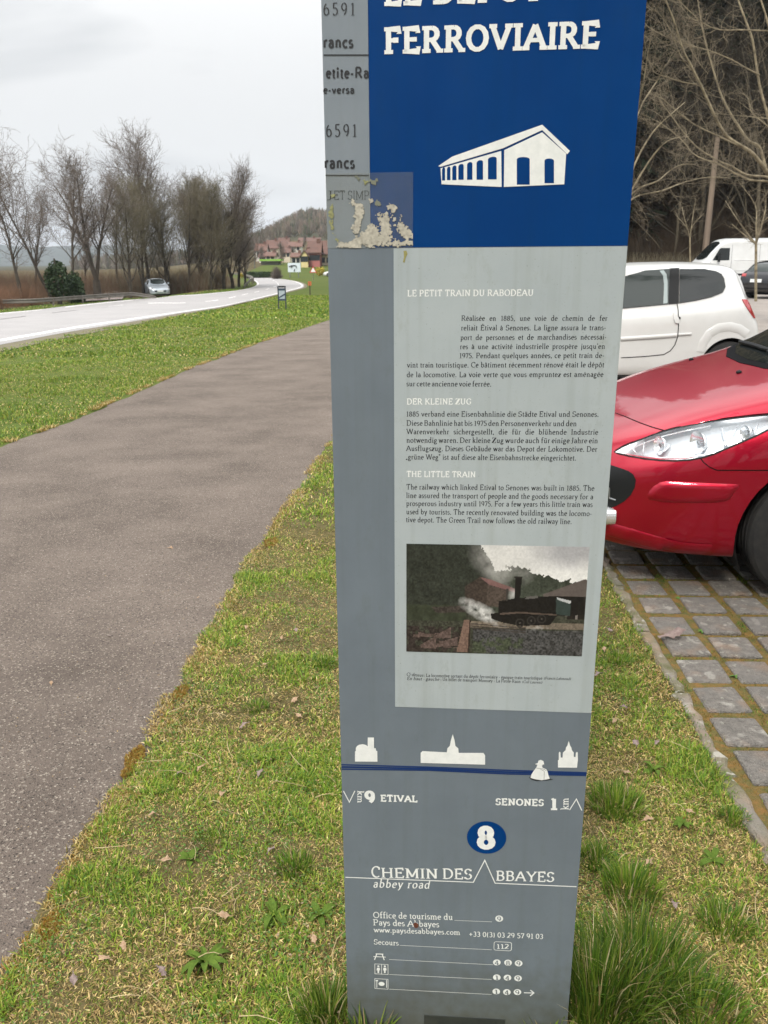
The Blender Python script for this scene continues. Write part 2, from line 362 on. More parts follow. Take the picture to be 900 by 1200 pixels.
M_panel = mat('totem_pale_panel', (.355, .405, .425), .4, (.40, .45, .465), 5, extra=dirt((.25, .275, .24), .65, 20))
M_white = mat('print_white', (.80, .82, .81), .5, (.70, .73, .72), 60)
M_black = mat('print_black', (.02, .022, .026), .5)
M_navy = mat('print_navy', (.006, .03, .13), .4)
M_alu = mat('brushed_metal', (.35, .37, .39), .4, metal=.7)
M_dark = mat('dark_gap', (.006, .006, .007), .9, spec=.1)
b = MB(); b.box((.0015, .003, -.25), (TW-.0015, TD, TH)); b.build('totem_body', M_alu, totem)
ZB = uv(600, 289)[1]; XL = uv(462, 500)[0]; XS = uv(433, 150)[0]; ZP = uv(463, 828)[1]
def face(name, x0, x1, z0, z1, y0, m, th=.003):
    b = MB(); b.box((x0, y0-th, z0), (x1, y0, z1)); return b.build(name, m, totem)
ZF = (uv(402, 901)[1]+uv(686, 906)[1])/2
face('front_sheet', 0, TW, -.22, ZB-.0004, .003, M_grey)
face('blue_panel', XS, TW, ZB, TH+.001, .003, M_blue)
face('ticket_strip', 0, XS-.0004, ZB, TH+.001, .003, M_strip)
face('text_panel', XL, TW-.0002, ZP, ZB-.0008, -.0002, M_panel, .0004)
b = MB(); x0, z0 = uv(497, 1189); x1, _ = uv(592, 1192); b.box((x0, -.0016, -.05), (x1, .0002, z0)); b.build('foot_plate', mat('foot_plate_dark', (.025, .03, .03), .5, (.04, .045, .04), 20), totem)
ZT = -.0004   # print layer, local y (towards viewer is negative)
_lay = [0]
def shape_obj(name, polys, m, lift=0.0):
    """flat print: polys in totem (x,z)"""
    b = MB(); _lay[0] += 1
    for i, p in enumerate(polys):
        y = -.00075-lift-(i % 7)*.00001
        b.poly([(x, y, z) for x, z in p][::1])
    return b.build(name, m, totem)
def text(s, L0, R0, cap, style, m, italic=0, just=0, name='text_line', rot=0, track=0, lift=0, capref=70):
    """fit the words between two baseline pixels; cap = cap height in photo pixels"""
    a = Vector(uv(*L0)); c = Vector(uv(*R0)); d = c-a; Ln = d.length; d.normalize(); nrm = Vector((-d.y, d.x))
    mid = ((L0[0]+R0[0])/2, (L0[1]+R0[1])/2)
    h = abs(uv(mid[0], mid[1]-cap)[1]-uv(*mid)[1]) if not rot else Vector(Vector(uv(mid[0]+cap, mid[1]))-Vector(uv(*mid))).length
    sy = h/capref; sh, adv = text_shapes(s, style); adv = adv-6+track*(len(s)-1)
    nsp = s.count(' ')
    if just and nsp: sx = sy*just; gap = (Ln/sx-adv)/nsp; 
    else: sx = Ln/adv; gap = 0
    if just and gap < -12: sx = Ln/adv; gap = 0
    polys = []; off = -3; 
    for i, (ch, x, ps) in enumerate(sh):
        if ch == ' ': off += gap
        for p in ps:
            q = []
            for (u, v) in p:
                U = (u+x+off+track*i+italic*v)*sx; V = v*sy; P = a+d*U+nrm*V; q.append((P.x, P.y))
            polys.append(q)
    return shape_obj(name, polys, m, lift)
Z2 = lambda x, y: (450+x/3.1034, 320+y/3.1034)
GB = lambda s, x0, y0, x1, y1, **k: text(s, Z2(x0, y0), Z2(x1, y1), 6.0, 'garamond', M_black, **k)
text('LE PETIT TRAIN DU RABODEAU', Z2(85, 84), Z2(543, 82), 7, 'garabold', M_white, name='heading_text')
text('DER KLEINE ZUG', Z2(83, 477), Z2(318, 477), 6.6, 'garabold', M_white, name='heading_text')
text('THE LITTLE TRAIN', Z2(82, 740), Z2(333, 742), 6.4, 'garabold', M_white, name='heading_text')
FR = [("Réalisée en 1885, une voie de chemin de fer",281,173,812,173),("reliait Étival à Senones. La ligne assura le trans-",280,208,806,207),
("port de personnes et de marchandises nécessai-",278,243,808,241),("res à une activité industrielle prospère jusqu'en",276,276,803,275),
("1975. Pendant quelques années, ce petit train de-",274,309,800,308),("vint train touristique. Ce bâtiment récemment rénové était le dépôt",84,343,800,342),
("de la locomotive. La voie verte que vous empruntez est aménagée",83,378,797,377),("sur cette ancienne voie ferrée.",82,411,390,412),
("1885 verband eine Eisenbahnlinie die Städte Etival und Senones.",81,521,780,522),("Diese Bahnlinie hat bis 1975 den Personenverkehr und den",82,554,700,556),
("Warenverkehr sichergestellt, die für die blühende Industrie",82,585,778,587),("notwendig waren. Der kleine Zug wurde auch für einige Jahre ein",82,616,777,618),
("Ausflugszug. Dieses Gebäude war das Depot der Lokomotive. Der",81,646,775,649),("_grüne Weg\" ist auf diese alte Eisenbahnstrecke eingerichtet.",80,677,698,681),
("The railway which linked Etival to Senones was built in 1885. The",81,786,764,791),("line assured the transport of people and the goods necessary for a",81,817,760,822),
("prosperous industry until 1975. For a few years this little train was",81,846,758,850),("used by tourists. The recently renovated building was the locomo-",81,876,755,883),
("tive depot. The Green Trail now follows the old railway line.",80,905,682,912)]
for a in FR: GB(*a, just=.97)
C3 = lambda x, y: (465+x/3.83, 780+y/3.83)
text('Ci-dessus', C3(43,44), C3(118,49), 3.6, 'garamond', M_black, italic=.2, name='caption_text')
text(': La locomotive sortant du dépôt ferroviaire - époque train touristique', C3(122,49), C3(652,62), 3.6, 'garamond', M_black, name='caption_text')
text('(Francis Lahmond)', C3(660,61), C3(780,64), 3, 'garamond', M_black, italic=.2, name='caption_text')
text('En haut - gauche', C3(45,63), C3(190,67), 3.6, 'garamond', M_black, italic=.2, name='caption_text')
text(': Un billet de transport Moussey - La Petite-Raon', C3(196,67), C3(555,77), 3.6, 'garamond', M_black, name='caption_text')
text('(Coll Laurent)', C3(562,77), C3(652,80), 3, 'garamond', M_black, italic=.2, name='caption_text')
Z1 = lambda x, y: (370+x/2.25, y/2.25)
text('FERROVIAIRE', Z1(181,138), Z1(747,122), 27, 'slab', M_white, name='title_text')
text('LE DÉPÔT', Z1(181,11), Z1(600,-3), 27, 'slab', M_white, name='title_text')
for (l, r, y, y2) in ((20,103,40,40),(27,108,360,360)): text('6591', Z1(l,y), Z1(r,y2), 15, 'bodoni', M_black, track=16, name='ticket_text')
for (l, r, y) in ((19,99,125),(22,103,443)): text('rancs', Z1(l,y), Z1(r,y), 13, 'sansbold', M_black, name='ticket_text')
text('etite-Ra', Z1(27,205), Z1(140,205), 12, 'sansbold', M_black, name='ticket_text')
text('e-versa', Z1(20,246), Z1(102,246), 8.5, 'sansbold', M_black, name='ticket_text')
text('ET SIMP', Z1(48,526), Z1(141,526), 10, 'light', M_black, name='ticket_text')
text('J', Z1(29,526), Z1(46,526), 10, 'light', M_black, name='ticket_text')
for y, x0 in ((147,21),(464,26)):
    a, c = uv(*Z1(x0, y)), uv(*Z1(141, y)); shape_obj('rule_line', [[(a[0]+.0, a[1]), (c[0]-.0005, c[1]), (c[0]-.0005, c[1]+.0016), (a[0], a[1]+.0016)]], M_black)
# engine shed drawing
def poly_px(Z, pts): return [uv(*Z(*p)) for p in pts]
wh = []
wh.append(poly_px(Z1, [(323,438),(360,413),(597,329),(670,398),(663,407),(597,343),(494,391),(329,440)]))
wh.append(poly_px(Z1, [(329,444),(489,398),(490,493),(332,486)]))
wh.append(poly_px(Z1, [(497,396),(597,349),(660,405),(655,486),(496,493)]))
shape_obj('shed_drawing', wh, M_white)
bl = []
def arch(x0, x1, yt0, yt1, yb):
    n = 6; xc = (x0+x1)/2; p = [(x0, yb)]
    for i in range(n+1):
        t = math.pi*(1-i/n); p.append((xc+(x1-x0)/2*math.cos(t), yt0+(yt1-yt0)*(.5+.5*math.cos(t)) - 6*math.sin(t)+4))
    p.append((x1, yb)); return p
for (x0, x1, yt, yb) in ((333,341,445,476),(346,355,443,475),(360,371,440,475),(376,390,436,474),(399,413,431,474),(424,441,426,474),(454,477,417,473)):
    bl.append(poly_px(Z1, arch(x0, x1, yt, yt-3, yb)))
for (x0, x1, yt, yb) in ((530,564,416,487),(603,628,420,483)): bl.append(poly_px(Z1, arch(x0, x1, yt, yt, yb)))
for q in bl: shape_obj('shed_window', [q], M_blue, .0002)
# foot graphics
Z4 = lambda x, y: (390+x/2.903, 840+y/2.903)
Z6 = lambda x, y: (380+x/5.294, 840+y/5.294)
Z7 = lambda x, y: (560+x/6.43, 840+y/6.43)
shape_obj('abbey_silhouette', [poly_px(Z6, [(191,276),(191,212),(196,212),(196,192),(203,180),(216,172),(238,168),(258,173),(270,182),(270,127),(308,127),(309,193),(320,194),(322,210),(329,210),(330,277)])], M_white)
shape_obj('abbey_silhouette', [poly_px(Z4, [(299,156),(299,122),(305,116),(388,120),(390,106),(398,98),(402,78),(408,58),(414,78),(417,98),(427,107),(428,122),(512,122),(518,130),(518,162)])], M_white)
shape_obj('abbey_silhouette', [poly_px(Z7, [(603,380),(603,325),(609,322),(610,268),(616,260),(622,268),(624,305),(638,305),(640,268),(660,250),(664,228),(674,215),(684,180),(696,218),(704,230),(708,250),(722,268),(722,300),(735,302),(738,270),(746,262),(752,268),(753,325),(746,382)])], M_white)
def ribbon(pts, w):
    out = []
    for i in range(len(pts)-1):
        a, c = Vector(pts[i]), Vector(pts[i+1]); d = (c-a).normalized(); n = Vector((-d.y, d.x))*w/2
        out.append([tuple(a-n), tuple(c-n), tuple(c+n), tuple(a+n)])
    return out
def pline(pts, w, m, name='drawn_line', lift=0):
    """polyline with mitred corners, one strip"""
    P = [Vector(p) for p in pts]; Ls, Rs = [], []
    for i, p in enumerate(P):
        d1 = (p-P[i-1]).normalized() if i else (P[1]-p).normalized(); d2 = (P[i+1]-p).normalized() if i < len(P)-1 else d1
        t = (d1+d2).normalized(); n = Vector((-t.y, t.x)); k = w/2/max(.3, n.dot(Vector((-d1.y, d1.x))))
        Ls.append(tuple(p+n*k)); Rs.append(tuple(p-n*k))
    return shape_obj(name, [[Ls[i], Rs[i], Rs[i+1], Ls[i+1]] for i in range(len(P)-1)], m, lift)
a0 = uv(*Z4(34,170)); a1 = uv(*Z4(330,176)); a2 = uv(*Z4(660,190)); a3 = uv(*Z4(858,194))
zmid = sum(p[1] for p in (a0, a1, a2, a3))/4
for dz in (.0048, 0, -.0046):
    pline([(.0005, a0[1]+dz), (.16, a1[1]+dz*.7), (.30, a2[1]+dz*.8), (TW-.0005, a3[1]+dz*.6)], .0026 if dz else .0036, M_navy, 'river_line')
Zw = Z7
shape_obj('walker_shadow', [poly_px(Zw, [(385,452),(400,470),(440,482),(520,478),(568,470),(540,462),(440,455)])], M_black, .0001)
shape_obj('walker_drawing', [poly_px(Zw, [(396,458),(404,430),(420,405),(440,380),(448,362),(428,354),(452,345),(456,328),(474,322),(494,332),(500,358),(482,366),(488,382),(514,392),(524,408),(530,435),(541,464),(515,470),(480,476),(430,468)])], M_white, .0002)
for ln in ([(440,384),(470,386),(496,392),(516,404)], [(500,408),(498,472)], [(423,356),(448,358)], [(484,362),(503,352)], [(470,392),(500,408)]):
    pline([uv(*Zw(*p)) for p in ln], .0006, M_black, lift=.0004)
text('ETIVAL', Z6(350,521), Z6(578,526), 6.8, 'slab', M_white, name='place_text')
text('SENONES', Z7(133,660), Z7(496,668), 7.0, 'slab', M_white, name='place_text')
text('9', Z6(252,531), Z6(316,533), 13.6, 'fat', M_white, name='distance_text')
text('1', Z7(541,694), Z7(601,694), 12.8, 'slab', M_white, name='distance_text')
text('km', Z6(208,457), Z6(208,531), 6.8, 'slabmid', M_white, rot=1, name='unit_text')
text('km', Z7(680,698), Z7(680,611), 8.2, 'slabmid', M_white, rot=1, name='unit_text')
pline([uv(*Z6(*p)) for p in ((119,458),(156,528),(190,458))], .0017, M_white, 'arrow_mark')
pline([uv(*Z7(*p)) for p in ((690,700),(742,618),(783,704))], .0017, M_white, 'arrow_mark')
cx, cz = uv(*Z4(523,410)); rr = (uv(*Z4(590,410))[0]-uv(*Z4(456,410))[0])/2; rz = (uv(*Z4(523,355))[1]-uv(*Z4(523,465))[1])/2
shape_obj('number_disc', [[(cx+rr*math.cos(i*math.pi/20), cz+rz*math.sin(i*math.pi/20)) for i in range(40)]], M_blue)
text('8', Z4(491,443), Z4(553,443), 24.5, 'fat', M_white, lift=.0002, name='number_text')
text('C', Z4(131,544), Z4(161,545), 12.4, 'caps', M_white, name='trail_name_text')
text('HEMIN', Z4(165,545), Z4(358,549), 10.8, 'caps', M_white, name='trail_name_text')
text('DES', Z4(374,549), Z4(474,551), 11.4, 'caps', M_white, name='trail_name_text')
text('BBAYES', Z4(555,555), Z4(753,560), 10.8, 'caps', M_white, name='trail_name_text')
pline([uv(*Z4(*p)) for p in ((43,545),(478,562),(517,487),(552,565),(829,577))], .0019, M_white, 'trail_line')
text('abbey road', Z4(137,579), Z4(329,583), 9.2, 'garamond', M_white, italic=.22, track=5, name='trail_name_text')
Z5 = lambda x, y: (390+x/2.903, 1000+y/2.903)
text('Office de tourisme du', Z5(138,218), Z5(408,225), 6.6, 'slabmid', M_white, name='service_text')
text('Pays des Abbayes', Z5(138,243), Z5(362,250), 6.6, 'slabmid', M_white, name='service_text')
text('www.paysdesabbayes.com', Z5(140,267), Z5(433,276), 5.6, 'slabmid', M_white, name='service_text')
text('+33 0(3) 03 29 57 91 03', Z5(463,281), Z5(715,290), 5.8, 'slabmid', M_white, name='service_text')
text('Secours', Z5(140,308), Z5(224,312), 5.6, 'slabmid', M_white, name='service_text')
for a in ((414,227,541,232),(228,312,540,327),(192,360,545,378),(192,411,540,428),(192,461,540,479)):
    pline([uv(*Z5(a[0], a[1])), uv(*Z5(a[2], a[3]))], .0008, M_white, 'leader_line')
def disc(x, y, ch):
    c = uv(*Z5(x, y)); r = .0075
    d = shape_obj('number_disc', [[(c[0]+r*math.cos(i*math.pi/10), c[1]+r*math.sin(i*math.pi/10)) for i in range(20)]], M_white)
    text(ch, Z5(x-7, y+8), Z5(x+7, y+8), 5.2, 'slabmid', M_grey, lift=.0002, name='number_text')
for x, y, ch in ((566,221,'9'),(558,370,'4'),(596,371,'8'),(632,373,'9'),(558,421,'1'),(594,422,'4'),(630,424,'9'),(556,469,'1'),(592,471,'4'),(628,471,'9')): disc(x, y, ch)
def rbox(x0, y0, x1, y1, w, r=0):
    a = uv(*Z5(x0, y0)); c = uv(*Z5(x1, y1)); p = [(a[0], a[1]), (c[0], a[1]), (c[0], c[1]), (a[0], c[1])]
    q = []
    if r:
        for (qx, qz), s0 in zip(((a[0]+r, a[1]-r), (c[0]-r, a[1]-r), (c[0]-r, c[1]+r), (a[0]+r, c[1]+r)), (180, 90, 0, -90)):
            q += [(qx+r*math.cos(R_(s0-i*30)), qz+r*math.sin(R_(s0-i*30))) for i in range(4)]
    else: q = p
    return pline(q+[q[0], q[1]], w, M_white, 'icon_frame')
rbox(549,299,607,331,.0011,.004); text('112', Z5(557,323), Z5(599,323), 5.4, 'slabmid', M_white, name='number_text')
rbox(143,375,188,411,.001); rbox(143,425,188,461,.001)
pic = ribbon(UV(Z5(146,341), Z5(172,342)), .0022)+ribbon(UV(Z5(138,350), Z5(180,352)), .0016)+ribbon(UV(Z5(150,341), Z5(142,361)), .002)+ribbon(UV(Z5(168,342), Z5(175,362)), .002)
shape_obj('picnic_icon', pic, M_white)
wc = []
for x in (155, 177):
    c = uv(*Z5(x, 383)); wc.append([(c[0]+.0022*math.cos(i), c[1]+.0022*math.sin(i)) for i in [k*.785 for k in range(8)]])
    wc.append(UV(Z5(x-4.5,388), Z5(x+4.5,388), Z5(x+6,397), Z5(x-6,397))); wc.append(UV(Z5(x-3,397), Z5(x+3,397), Z5(x+2.5,406), Z5(x-2.5,406)))
wc += ribbon(UV(Z5(166,376), Z5(166,410)), .001)
shape_obj('toilet_icon', wc, M_white)
c = uv(*Z5(166,443)); pl = [[(c[0]+.0062*math.cos(i*.5236), c[1]+.0052*math.sin(i*.5236)) for i in range(12)]]
pl += ribbon(UV(Z5(150,430), Z5(150,456)), .0014)+ribbon(UV(Z5(183,430), Z5(183,456)), .0014)+ribbon(UV(Z5(146,432), Z5(154,432)), .003)
shape_obj('meal_icon', pl, M_white)
pline(UV(Z5(650,473), Z5(682,474)), .0022, M_white, 'arrow_mark'); pline(UV(Z5(672,464), Z5(684,474), Z5(671,484)), .0022, M_white, 'arrow_mark')
rs = random.Random(4); c = uv(*Z5(283,243))
shape_obj('rust_spot', [[(c[0]+(.0045+.002*rs.random())*math.cos(i*.628), c[1]+(.005+.0025*rs.random())*math.sin(i*.628)) for i in range(10)]], mat('rust', (.16, .05, .025), .9, (.08, .03, .02), 300), .0004)
# ---- archive photograph printed on the panel: a numpy picture stored as face colours
def vnoise(h, w, s, seed, oct=4):
    r = np.random.RandomState(seed); out = np.zeros((h, w)); amp = 1; tot = 0
    for o in range(oct):
        n = max(2, int(s*2**o)); m = max(2, int(n*w/h)); g = r.rand(n+2, m+2)
        yy = np.linspace(0, n, h); xx = np.linspace(0, m, w); yi = yy.astype(int); xi = xx.astype(int)
        fy = (yy-yi)[:, None]; fx = (xx-xi)[None]; fy = fy*fy*(3-2*fy); fx = fx*fx*(3-2*fx)
        a = g[yi][:, xi]; b_ = g[yi][:, xi+1]; c_ = g[yi+1][:, xi]; d_ = g[yi+1][:, xi+1]
        out += amp*((a*(1-fx)+b_*fx)*(1-fy)+(c_*(1-fx)+d_*fx)*fy); tot += amp; amp *= .55
    return out/tot
def archive_picture():
    Hn, Wn = 186, 310; sx, sy = Wn/710., Hn/430.
    yy, xx = np.mgrid[0:Hn, 0:Wn]; X = xx/sx; Y = yy/sy       # 710 x 430 drawing units
    n1_, n2_, n3_ = vnoise(Hn, Wn, 6, 1), vnoise(Hn, Wn, 22, 2), vnoise(Hn, Wn, 70, 3, 2)
    im = np.zeros((Hn, Wn, 3))
    def put(mask, col, var=0, n=None):
        k = 1+var*((n if n is not None else n2_)-.5)*2
        im[mask] = (np.array(srgb(*col))[None]*k[mask][:, None])
    def inside(pts):
        m = np.zeros((Hn, Wn), bool); p = pts
        for i in range(len(p)):
            (x1, y1), (x2, y2) = p[i], p[i-1]
            if y1 == y2: continue
            m ^= ((y1 > Y) != (y2 > Y)) & (X < (x2-x1)*(Y-y1)/(y2-y1)+x1)
        return m
    put(np.ones_like(X, bool), (208, 208, 204), .25, n1_)
    ck = np.clip((X-430)/160, 0, 1)*np.clip((95-Y+50*(n1_-.5))/60, 0, 1)*.8; im[:] = im*(1-ck[..., None])+np.array(srgb(138, 138, 146))*ck[..., None]
    wob = 40*(n2_-.5)+14*(n3_-.5)
    put(Y > 250, (58, 60, 46), .6, n3_)
    ridge = np.interp(X, [0, 270, 300, 330, 350, 400, 460, 520, 600, 640, 710], [-60, -30, 10, 60, 95, 85, 80, 110, 135, 128, 160])
    put((Y > ridge+wob) & (Y < 260), (58, 66, 52), .85, n2_*.6+n3_*.4)
    put((X < 330+wob) & (Y < 250) & (Y > ridge+wob), (44, 50, 40), .9, n2_*.5+n3_*.5)
    put((Y > 235+wob*.3) & (Y < 300) & (X < 240), (52, 60, 40), .6)
    smoke = np.clip(1.25-np.hypot((X-400-(120-Y)*-.35)/110, (Y-50)/95), 0, 1)*np.clip(n1_*1.8-.3, 0, 1)
    im[:] = im*(1-smoke[..., None])+np.array(srgb(196, 194, 188))*smoke[..., None]
    put(inside([(232,160),(290,122),(322,150),(318,235),(235,232)]), (62, 50, 42), .5, n3_)
    put(inside([(322,150),(395,168),(395,240),(318,236)]), (78, 64, 54), .4, n3_)
    put(inside([(290,122),(330,130),(430,165),(432,180),(325,150)]), (122, 78, 74), .2)
    put(inside([(540,185),(700,122),(710,126),(710,270),(640,270),(560,250)]), (92, 80, 74), .2)
    put(inside([(650,190),(710,190),(710,280),(640,280)]), (38, 33, 30), .3)
    put(inside([(672,200),(684,200),(682,280),(672,280)]), (120, 112, 104), .2)
    put(inside([(100,245),(230,236),(245,262),(120,268)]), (60, 52, 46), .6, n3_)
    put((Y > 325+6*n1_) & (X > 270), (66, 66, 66), .95, n3_)
    put((Y > 360) & (X > 270) & (X < 470) & (n2_ > .5), (62, 72, 48), .7, n3_)
    put((Y > 322) & (X < 240) & (n2_ > .42), (52, 42, 38), .8, n3_)
    for i in range(8):
        rr_ = np.random.RandomState(i); x0, y0 = rr_.randint(10, 170), rr_.randint(335, 400); L_ = rr_.randint(60, 110)
        put(inside([(x0, y0), (x0+L_, y0-rr_.randint(-20, 40)), (x0+L_, y0+8-rr_.randint(-10, 20)), (x0+2, y0+12)]), (94, 72, 64), .5, n3_)
    put((Y > 296) & (Y < 322) & (X > 240), (110, 96, 76), .35, n3_)
    for k in range(3): put(np.abs(Y-(318-(X-430)*(-.06)+k*9-(np.maximum(430-X, 0)*.0-0))) < 2.0*(X > 260)*(X < 480), (64, 54, 48))
    put(inside([(232,292),(258,292),(254,425),(204,425)]), (118, 86, 68), .3, n3_)
    put(inside([(254,292),(259,292),(256,425),(249,425)]), (50, 38, 32))
    st = np.clip(1.2-np.hypot((X-310-(Y-270)*.6)/75, (Y-265-(X-310)*.35)/38), 0, 1)*np.clip(n1_*1.5+n2_*1.6-.95, 0, 1)
    st2 = np.clip(1.2-np.hypot((X-425)/22, (Y-195)/45), 0, 1)*np.clip(n1_*2-.3, 0, 1)
    st3 = np.clip(1.1-np.hypot((X-520)/60, (Y-318)/14), 0, 1)*np.clip(n2_*2-.5, 0, 1)
    for q in (st, st2, st3*.5):
        q = np.clip(q*1.5-.12, 0, .95)*(.55+.45*n1_); im[:] = im*(1-q[..., None])+np.array(srgb(214, 214, 210))*q[..., None]
    K = (26, 24, 24)
    put(inside([(368,215),(420,205),(500,195),(600,190),(700,190),(706,262),(600,268),(575,305),(455,312),(385,300),(340,285),(338,265),(368,262)]), K, .5, n3_)
    put(inside([(430,120),(455,120),(450,215),(428,215)]), K); put(inside([(426,116),(458,116),(458,124),(426,124)]), (40, 36, 34))
    put(inside([(395,165),(404,165),(402,215),(394,215)]), (60, 54, 50)); put(inside([(470,205),(520,200),(520,190),(476,196)]), (90, 86, 82))
    put(inside([(592,195),(650,210),(652,268),(596,262)]), (44, 62, 58), .3); put(inside([(594,195),(652,208),(650,220),(600,205)]), (168, 172, 174))
    for (cx_, cy_) in ((540, 282), (500, 290), (455, 300)):
        d_ = np.hypot(X-cx_, Y-cy_); put((d_ < 18) & (d_ > 13), (50, 46, 43)); put(d_ < 4, (74, 68, 62))
    put(inside([(375,262),(450,255),(600,262),(600,267),(450,262),(375,270)]), (88, 70, 58), .3)
    im *= (.98+.3*n3_)[..., None]; g_ = im.mean(2, keepdims=True); im = g_+(im-g_)*.6
    return np.clip(im*1.0, .004, 1)
im = archive_picture(); Hn, Wn = im.shape[:2]
c00, c10, c11, c01 = [Vector(uv(450+x/3.333, 620+y/3.333)) for x, y in ((88,57),(803,68),(772,496),(87,477))]
xl, xr = (c00.x+c01.x)/2, (c10.x+c11.x)/2; zt_, zb_ = (c00.y+c10.y)/2, (c01.y+c11.y)/2
gx = np.linspace(xl, xr, Wn+1); gz = np.linspace(zt_, zb_, Hn+1)
GX, GZ = np.meshgrid(gx, gz); V = np.c_[GX.ravel(), np.full(GX.size, -.0011), GZ.ravel()]
ii = (np.arange(Hn)[:, None]*(Wn+1)+np.arange(Wn)[None]).ravel(); Fq = np.c_[ii, ii+Wn+1, ii+Wn+2, ii+1]
po = tris_mesh('archive_photograph', V, Fq, mat('printed_photo', (.5, .5, .5), .35, attr='col'), im.reshape(-1, 3), totem)
tag(po, 'printed photograph of a steam locomotive beside a wooden shed')
# ---- the worn transparent sticker over the corner of the blue panel
Z8 = lambda x, y: (370+x/6.923, 180+y/6.923)
sx0, sz0 = uv(*Z8(92, 768)); sx1, sz1 = uv(*Z8(790, 150))
def peel_colours():
    Hn, Wn = 110, 124; yy, xx = np.mgrid[0:Hn, 0:Wn]; X = 92+xx/Wn*698; Y = 150+yy/Hn*618
    n1_, n2_, n3_ = vnoise(Hn, Wn, 7, 11), vnoise(Hn, Wn, 26, 12), vnoise(Hn, Wn, 50, 13, 1)
    def blob(pts):  # union of capsules
        m = np.full(X.shape, -1e3)
        for (x1, y1, x2, y2, r) in pts:
            t = np.clip(((X-x1)*(x2-x1)+(Y-y1)*(y2-y1))/max((x2-x1)**2+(y2-y1)**2, 1), 0, 1)
            m = np.maximum(m, r-np.hypot(X-x1-t*(x2-x1), Y-y1-t*(y2-y1)))
        return m+(n1_-.5)*50+(n2_-.5)*46+(n3_-.5)*26
    white = blob([(310,385,350,420,18),(355,420,345,520,30),(345,520,320,660,22),(330,720,480,640,45),(400,690,560,690,50),(460,590,470,620,30),(510,490,560,530,28),(565,520,560,700,42),(615,430,640,530,20),(600,440,640,440,10),(690,500,690,570,18),(700,590,740,650,36),(200,730,330,735,26),(600,725,780,735,10),(450,350,455,380,6),(640,575,646,580,2)])
    olive = blob([(150,330,125,560,20),(120,400,130,600,14),(140,640,200,740,22),(262,225,268,245,18),(410,215,412,235,12),(720,600,745,630,18)])-14
    smear = blob([(460,212,490,212,12),(500,400,520,402,6),(345,190,350,192,4)])
    keep = np.zeros(X.shape, bool); col = np.zeros((*X.shape, 3))
    m = olive > 0; keep |= m; col[m] = np.array(srgb(136, 138, 98))*(.7+.6*n3_[m])[:, None]
    m = white > 0; keep |= m; g = np.clip(.75+.5*(n2_-.5)+.25*(n3_-.5), 0, 1.1)
    col[m] = np.array(srgb(196, 192, 178))*g[m][:, None]
    e = (white > 0) & (white < 7); col[e] *= .8
    m = (smear > 0) & ~keep; keep |= m; col[m] = srgb(120, 124, 110)
    return keep, col, Hn, Wn
keep, col, Hn, Wn = peel_colours()
GX, GZ = np.meshgrid(np.linspace(sx0, sx1, Wn+1), np.linspace(sz1, sz0, Hn+1)); V = np.c_[GX.ravel(), np.full(GX.size, -.0014), GZ.ravel()]
ii = (np.arange(Hn)[:, None]*(Wn+1)+np.arange(Wn)[None]).ravel(); Fq = np.c_[ii, ii+Wn+1, ii+Wn+2, ii+1][keep.ravel()]
po = tris_mesh('peeled_sticker', V, Fq, mat('sticker_residue', (.5, .5, .5), .85, attr='col', bump=.15, bscale=700), col.reshape(-1, 3)[keep.ravel()], totem)
tag(po, 'flaking white remains of a sticker')
b = MB(); b.box((sx0+.0005, -.0009, sz0), (sx1, -.0006, sz1)); 
f_ = b.build('sticker_film', mat('clear_film', (.42, .43, .36), .25, (.36, .38, .28), 30, alpha=.07), totem)
# screws heads at the panel corners and a chip below the sticker
shape_obj('sticker_film', [poly_px(Z8, [(712,790),(735,786),(745,812),(728,850),(722,885),(708,880),(716,840)])], mat('lichen', (.34, .32, .12), .9, (.2, .19, .07), 200), .0003)
# ------------------------------------------------------------------ ground, greenway, road, car park
def hsh(ix, iy, seed):
    n = (ix.astype(np.int64)*374761393+iy.astype(np.int64)*668265263+seed*974711) & 0x7fffffff
    n = ((n ^ (n >> 13))*1274126177) & 0x7fffffff
    return ((n ^ (n >> 16)) & 0xffff)/65535.
def vn(x, y, s, seed=0, oct=3):
    x = np.asarray(x, float)*s; y = np.asarray(y, float)*s; out = 0; amp = 1; tot = 0
    for o in range(oct):
        ix = np.floor(x); iy = np.floor(y); fx = x-ix; fy = y-iy; fx = fx*fx*(3-2*fx); fy = fy*fy*(3-2*fy)
        v = (hsh(ix,iy,seed+o)*(1-fx)+hsh(ix+1,iy,seed+o)*fx)*(1-fy)+(hsh(ix,iy+1,seed+o)*(1-fx)+hsh(ix+1,iy+1,seed+o)*fx)*fy
        out = out+amp*v; tot += amp; amp *= .5; x = x*2.03+7; y = y*2.03+3
    return out/tot
# greenway edges as x(y)
pr = [G(*p) for p in ((0,1150),(53,1087),(84,1011),(147,918),(195,824),(222,784),(267,700),(325,610),(388,515))]
pl_ = [G(*p) for p in ((0,522),(75,496),(147,464),(222,432),(302,402),(364,382),(385,375))]
RY = np.array([-20, 0]+[p.y for p in pr]+[12, 22, 40, 70]); 
sl_ = (pr[-1].x-pr[-3].x)/(pr[-1].y-pr[-3].y)
RX = np.array([-1.6, -.95]+[p.x for p in pr]+[pr[-1].x+.62, pl_[-1].x+3.1, pl_[-1].x+5.4, pl_[-1].x+9.6])
LY = np.array([-20, 0]+[p.y for p in pl_]+[40, 70]); LX = np.array([-5.2, -4.2]+[p.x for p in pl_]+[pl_[-1].x+2.2, pl_[-1].x+6.4])
def xR(y): return np.interp(y, RY, RX)
def xL(y): return np.interp(y, LY, LX)
def xKerb(y): return 1.02+.06*(np.asarray(y, float)-2.3)      # outer edge of the car park edging
